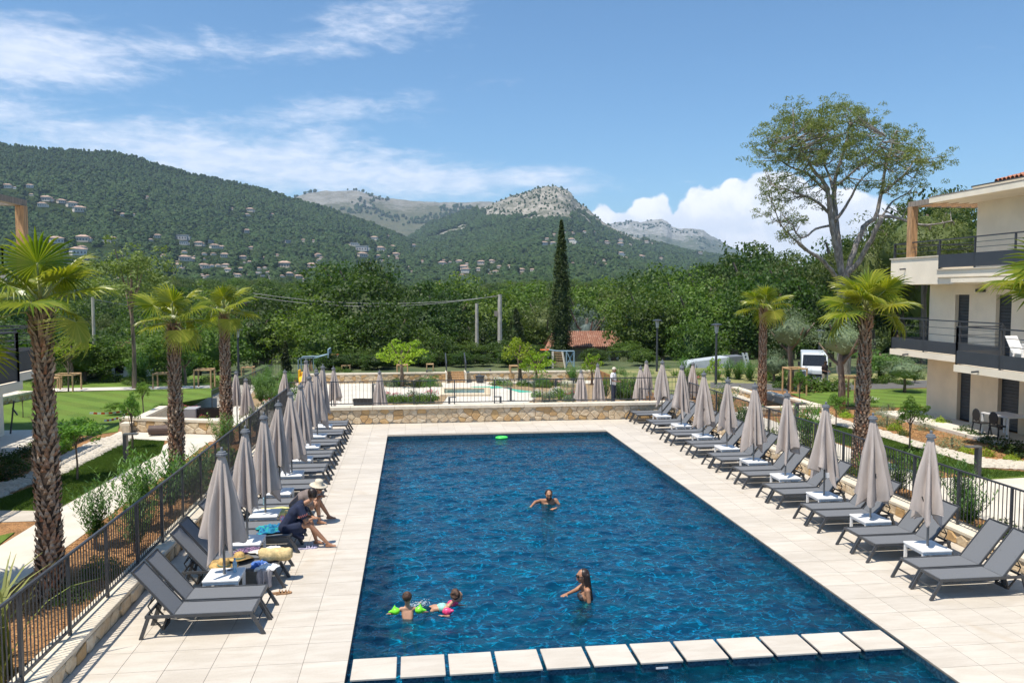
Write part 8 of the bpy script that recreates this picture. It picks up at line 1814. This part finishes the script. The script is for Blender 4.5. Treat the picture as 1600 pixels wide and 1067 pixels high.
def goal_frame():
    y = 66; X = lambda u: atY(u, 560, y)[0]; Z = lambda v: atY(800, v, y)[1]; t = thing('goal_frame', 'pale blue steel frame with slatted timber back near the red-roofed cabin', 'sports frame'); f = MB(); zg = -1.0
    for u in (857, 885, 897): f.tube([(X(u), y, zg), (X(u), y, Z(550))], .055, 8)
    f.tube([(X(857), y, Z(547)), (X(870), y, Z(549)), (X(897), y, Z(549.5))], .055, 8).tube([(X(885), y, Z(549)), (X(897), y, Z(577))], .04, 6).tube([(X(897), y, Z(549)), (X(885), y + .5, Z(577))], .04, 6).bar((X(885), y, Z(566)), (X(897), y, Z(566)), .05, .06); f.build('steel_frame', M['blue_steel'], t)
    MB().bar((X(863), y - .2, Z(549)), (X(862), y - .3, zg), .16, .1).bar((X(878), y - .2, Z(550)), (X(884), y - .5, zg), .16, .1).build('timber_leg', M['h_cream'], t)
    for i in range(7): v = 551 + i * 3.6; MB().bar((X(864), y - .1, Z(v)), (X(878 + i * .6), y - .1, Z(v + 1)), .05, .10).build('slat', M['stake'], t)
    c = X(851); h = MB(); h.tube([(c + .36 * math.cos(a * math.pi / 8), y + .36 * math.sin(a * math.pi / 8), Z(547)) for a in range(17)], .05, 6, cap=False); h.build('hoop', M['orange'], t)
    MB().tube([(c, y, zg), (c + .1, y, Z(546))], .06, 8).build('post', M['blue_steel'], t)
goal_frame()
x0, z0 = atY(467, 582, 58.5); t = thing('slide', 'small yellow plastic play slide hanging over the rear wall below the basketball frame', 'slide', (x0, 58.5, -.8)); zz = lambda v: atY(467, v, 58.5)[1] + .8; xx_ = lambda u: atY(u, 582, 58.5)[0] - x0
MB().box(xx_(467), xx_(479), 0, .6, zz(587), zz(582)).add([(xx_(467), 0, zz(592)), (xx_(474), 0, zz(592)), (xx_(473), -.9, zz(601)), (xx_(469), -.9, zz(601)), (xx_(467), 0, zz(588)), (xx_(477), 0, zz(586)), (xx_(474), -.9, zz(597)), (xx_(469), -.9, zz(597))], [(0, 1, 2, 3), (4, 7, 6, 5), (0, 4, 5, 1), (1, 5, 6, 2), (2, 6, 7, 3), (3, 7, 4, 0)]).build('chute', M['yellow'], t)
MB().box(xx_(466), xx_(468.5), -.1, .5, zz(592), zz(578)).box(xx_(478), xx_(480), -.1, .5, zz(586), zz(578)).build('side_wing', M['yellow'], t)
# ---- vehicles
def wheel(t, x, y, z, r, rz=0):
    w = link('wheel', None, t, (x, y, z)); w['kind'] = w.get('kind', 'part') if False else ''; del w['kind']
    n = 18; ty = MB(); ty.tube([(0, -.11, 0), (0, .11, 0)], r, n); ty.build('tyre', M['rubber'], w); MB().tube([(0, -.12, 0), (0, .12, 0)], r * .55, n).build('rim', M['cap'], w)
def van():
    x, y = gp(1291, 603, 0); t = thing('van', 'white van facing the camera beside the big pine trunk, man in dark shirt before it', 'van', (x - .1, y + 1.5, 0), -.45); W = .80; body = [(-1.6, .35), (-1.6, 2.0), (-1.5, 2.12), (1.0, 2.12), (1.25, 2.02), (1.75, 1.25), (1.95, 1.05), (2.0, .35)]
    # nose points to -y: profile in (l, z), l along -y
    vs = [(-W, -l, z) for l, z in body] + [(W, -l, z) for l, z in body]; n = len(body); fs = [tuple(range(n)), tuple(range(2 * n - 1, n - 1, -1))] + [(i, (i + 1) % n, n + (i + 1) % n, n + i) for i in range(n)]
    MB().add(vs, fs).build('body', M['white_paint'], t, bevel=.04)
    P = lambda x_, l, z, o=.012: (x_, -l - o, z + o * .6); MB().add([P(-W * .86, 1.27, 1.98), P(W * .86, 1.27, 1.98), P(W * .92, 1.72, 1.30), P(-W * .92, 1.72, 1.30)], [(0, 1, 2, 3)]).build('windscreen', M['glass'], t)
    for s in (-1, 1):
        MB().add([(s * (W + .012), -1.15, 1.9), (s * (W + .012), -.35, 1.9), (s * (W + .012), -.35, 1.28), (s * (W + .012), -1.62, 1.28)], [(0, 1, 2, 3)]).build('side_window', M['glass'], t)
        MB().box(s * .72 - .15, s * .72 + .15, -2.03, -1.98, .78, .98).build('headlight', M['cap'], t); MB().box(s * (W + .14) - .07, s * (W + .14) + .07, -1.5, -1.42, 1.25, 1.55).build('mirror', M['dark_plastic'], t)
        for l in (1.35, -1.7): wheel(t, 0, 0, 0, .36) if False else None
        for l in (1.35, -.9): w = MB(); w.tube([(s * (W - .22), -l, .36), (s * (W + .01), -l, .36)], .36, 18); w.build('wheel', M['rubber'], t)
    MB().box(-W * .95, W * .95, -2.06, -1.985, .36, .62).build('bumper', M['dark_plastic'], t); MB().box(-.42, .42, -2.02, -1.985, .68, .82).build('grille', M['dark_plastic'], t)
van()
def truck():
    y = 62.5; X = lambda u: atY(u, 570, y)[0]; Z = lambda v: atY(800, v, y)[1]; t = thing('truck', 'white tipper truck with raised grey panel standing on the road behind the wild border', 'truck', (0, 0, 0))
    def slab(nm, pts, m, y0=-.9, y1=.9): n = len(pts); MB().add([(X(u), y + y0, Z(v)) for u, v in pts] + [(X(u), y + y1, Z(v)) for u, v in pts], [tuple(range(n)), tuple(range(2 * n - 1, n - 1, -1))] + [(i, (i + 1) % n, n + (i + 1) % n, n + i) for i in range(n)]).build(nm, m, t)
    slab('cab', [(1068, 586), (1068, 577), (1071, 569), (1082, 566), (1082, 588)], M['white_paint']); slab('cab_window', [(1070.5, 577), (1072, 570.5), (1078.5, 569), (1078.5, 577)], M['glass'], -.93, -.91)
    slab('bed_side', [(1084, 566), (1132, 560), (1134, 577), (1124, 581), (1084, 582)], M['white_paint']); slab('raised_panel', [(1133, 560), (1156, 558.5), (1158, 575), (1134, 577)], M['cap'], -.8, .8); slab('chassis', [(1084, 583), (1156, 577), (1156, 580), (1084, 587)], M['dark_plastic'], -.6, .6)
    for a in (1152.5, 1158): slab('tailgate_arm', [(a, 553.5), (a + 2.6, 553.5), (a + 7.6, 577), (a + 5, 577)], M['white_paint'], -.9, -.75)
    for i in range(4): slab('gate_rung', [(1154 + i * 1.3, 556.5 + i * 5.4), (1160 + i * 1.3, 556.5 + i * 5.4), (1160.3 + i * 1.3, 558 + i * 5.4), (1154.3 + i * 1.3, 558 + i * 5.4)], M['white_paint'], -.88, -.78)
    for u in (1076, 1128): MB().tube([(X(u), y - .95, Z(588) + .05), (X(u), y - .7, Z(588) + .05)], .42, 18).build('wheel', M['rubber'], t)
truck()
# barrier tape and a leaning tool on the left lawn
def tape(pts, label):
    P = [V3(u, v, y) for u, v, y in pts]; b = MB(); w = MB()
    for i in range(len(P) - 1):
        k = 10
        for j in range(k):
            a = P[i].lerp(P[i + 1], j / k) - Vector((0, 0, .3 * (j / k) * (1 - j / k))); c = P[i].lerp(P[i + 1], (j + 1) / k) - Vector((0, 0, .3 * ((j + 1) / k) * (1 - (j + 1) / k))); (b if j % 2 else w).bar(a, c, .012, .09)
    t = thing('barrier_tape', label, 'barrier tape'); b.build('red_bands', mat('red tape', (.65, .06, .03), .5, .05, 5), t, kind='stuff'); w.build('white_bands', M['white_plastic'], t, kind='stuff')
tape([(140, 645, 40.5), (199, 641, 41)], 'red and white barrier tape across the left lawn, upper run'); tape([(163, 657, 38), (199, 646, 39)], 'red and white barrier tape across the left lawn, lower run')
x, y = gp(16, 682, 0); b = MB(); b.bar((x, y, 0), (x + .2, y, 1.5), .05, .05).bar((x + .12, y, 1.2), (x + .32, y, .9), .05, .05).build('garden_tool', M['rail'], label='dark tool stuck upright in the lawn at the left picture edge', cat='garden tool')

# ---- look-alikes of one clump: tell them by their order from left to right
def _order_labels():
    W = ['leftmost', 'second from the left', 'third from the left', 'fourth from the left', 'fifth from the left', 'sixth from the left', 'seventh from the left', 'eighth from the left', 'ninth from the left', 'tenth from the left', 'eleventh from the left', 'twelfth from the left', 'thirteenth from the left', 'fourteenth from the left', 'fifteenth from the left', 'sixteenth from the left', 'seventeenth from the left', 'eighteenth from the left', 'nineteenth from the left', 'twentieth from the left']
    by = {}
    for o in COL.objects:
        if o.parent is None and o.get('label'): by.setdefault(o['label'], []).append(o)
    for lab, obs in by.items():
        if len(obs) < 2 or len(obs) > 20: continue
        def u(o):
            c = RM.T @ (np.array(o.location) - np.array([0, 0, CAMH])); return -c[0] / c[2]
        obs.sort(key=u)
        for i, o in enumerate(obs):
            w = W[i] if len(obs) == 2 or i < len(obs) - 1 else 'rightmost'
            if len(obs) == 2 and i == 1: w = 'rightmost'
            nl = lab + ', ' + w
            if len(nl.replace('-', ' ').split()) > 16: nl = lab + ', ' + w.replace(' from the left', ' from left')
            if len(nl.replace('-', ' ').split()) > 16: nl = lab + ', ' + w.split()[0]
            if len(nl.replace('-', ' ').split()) <= 16: o['label'] = nl
_order_labels()
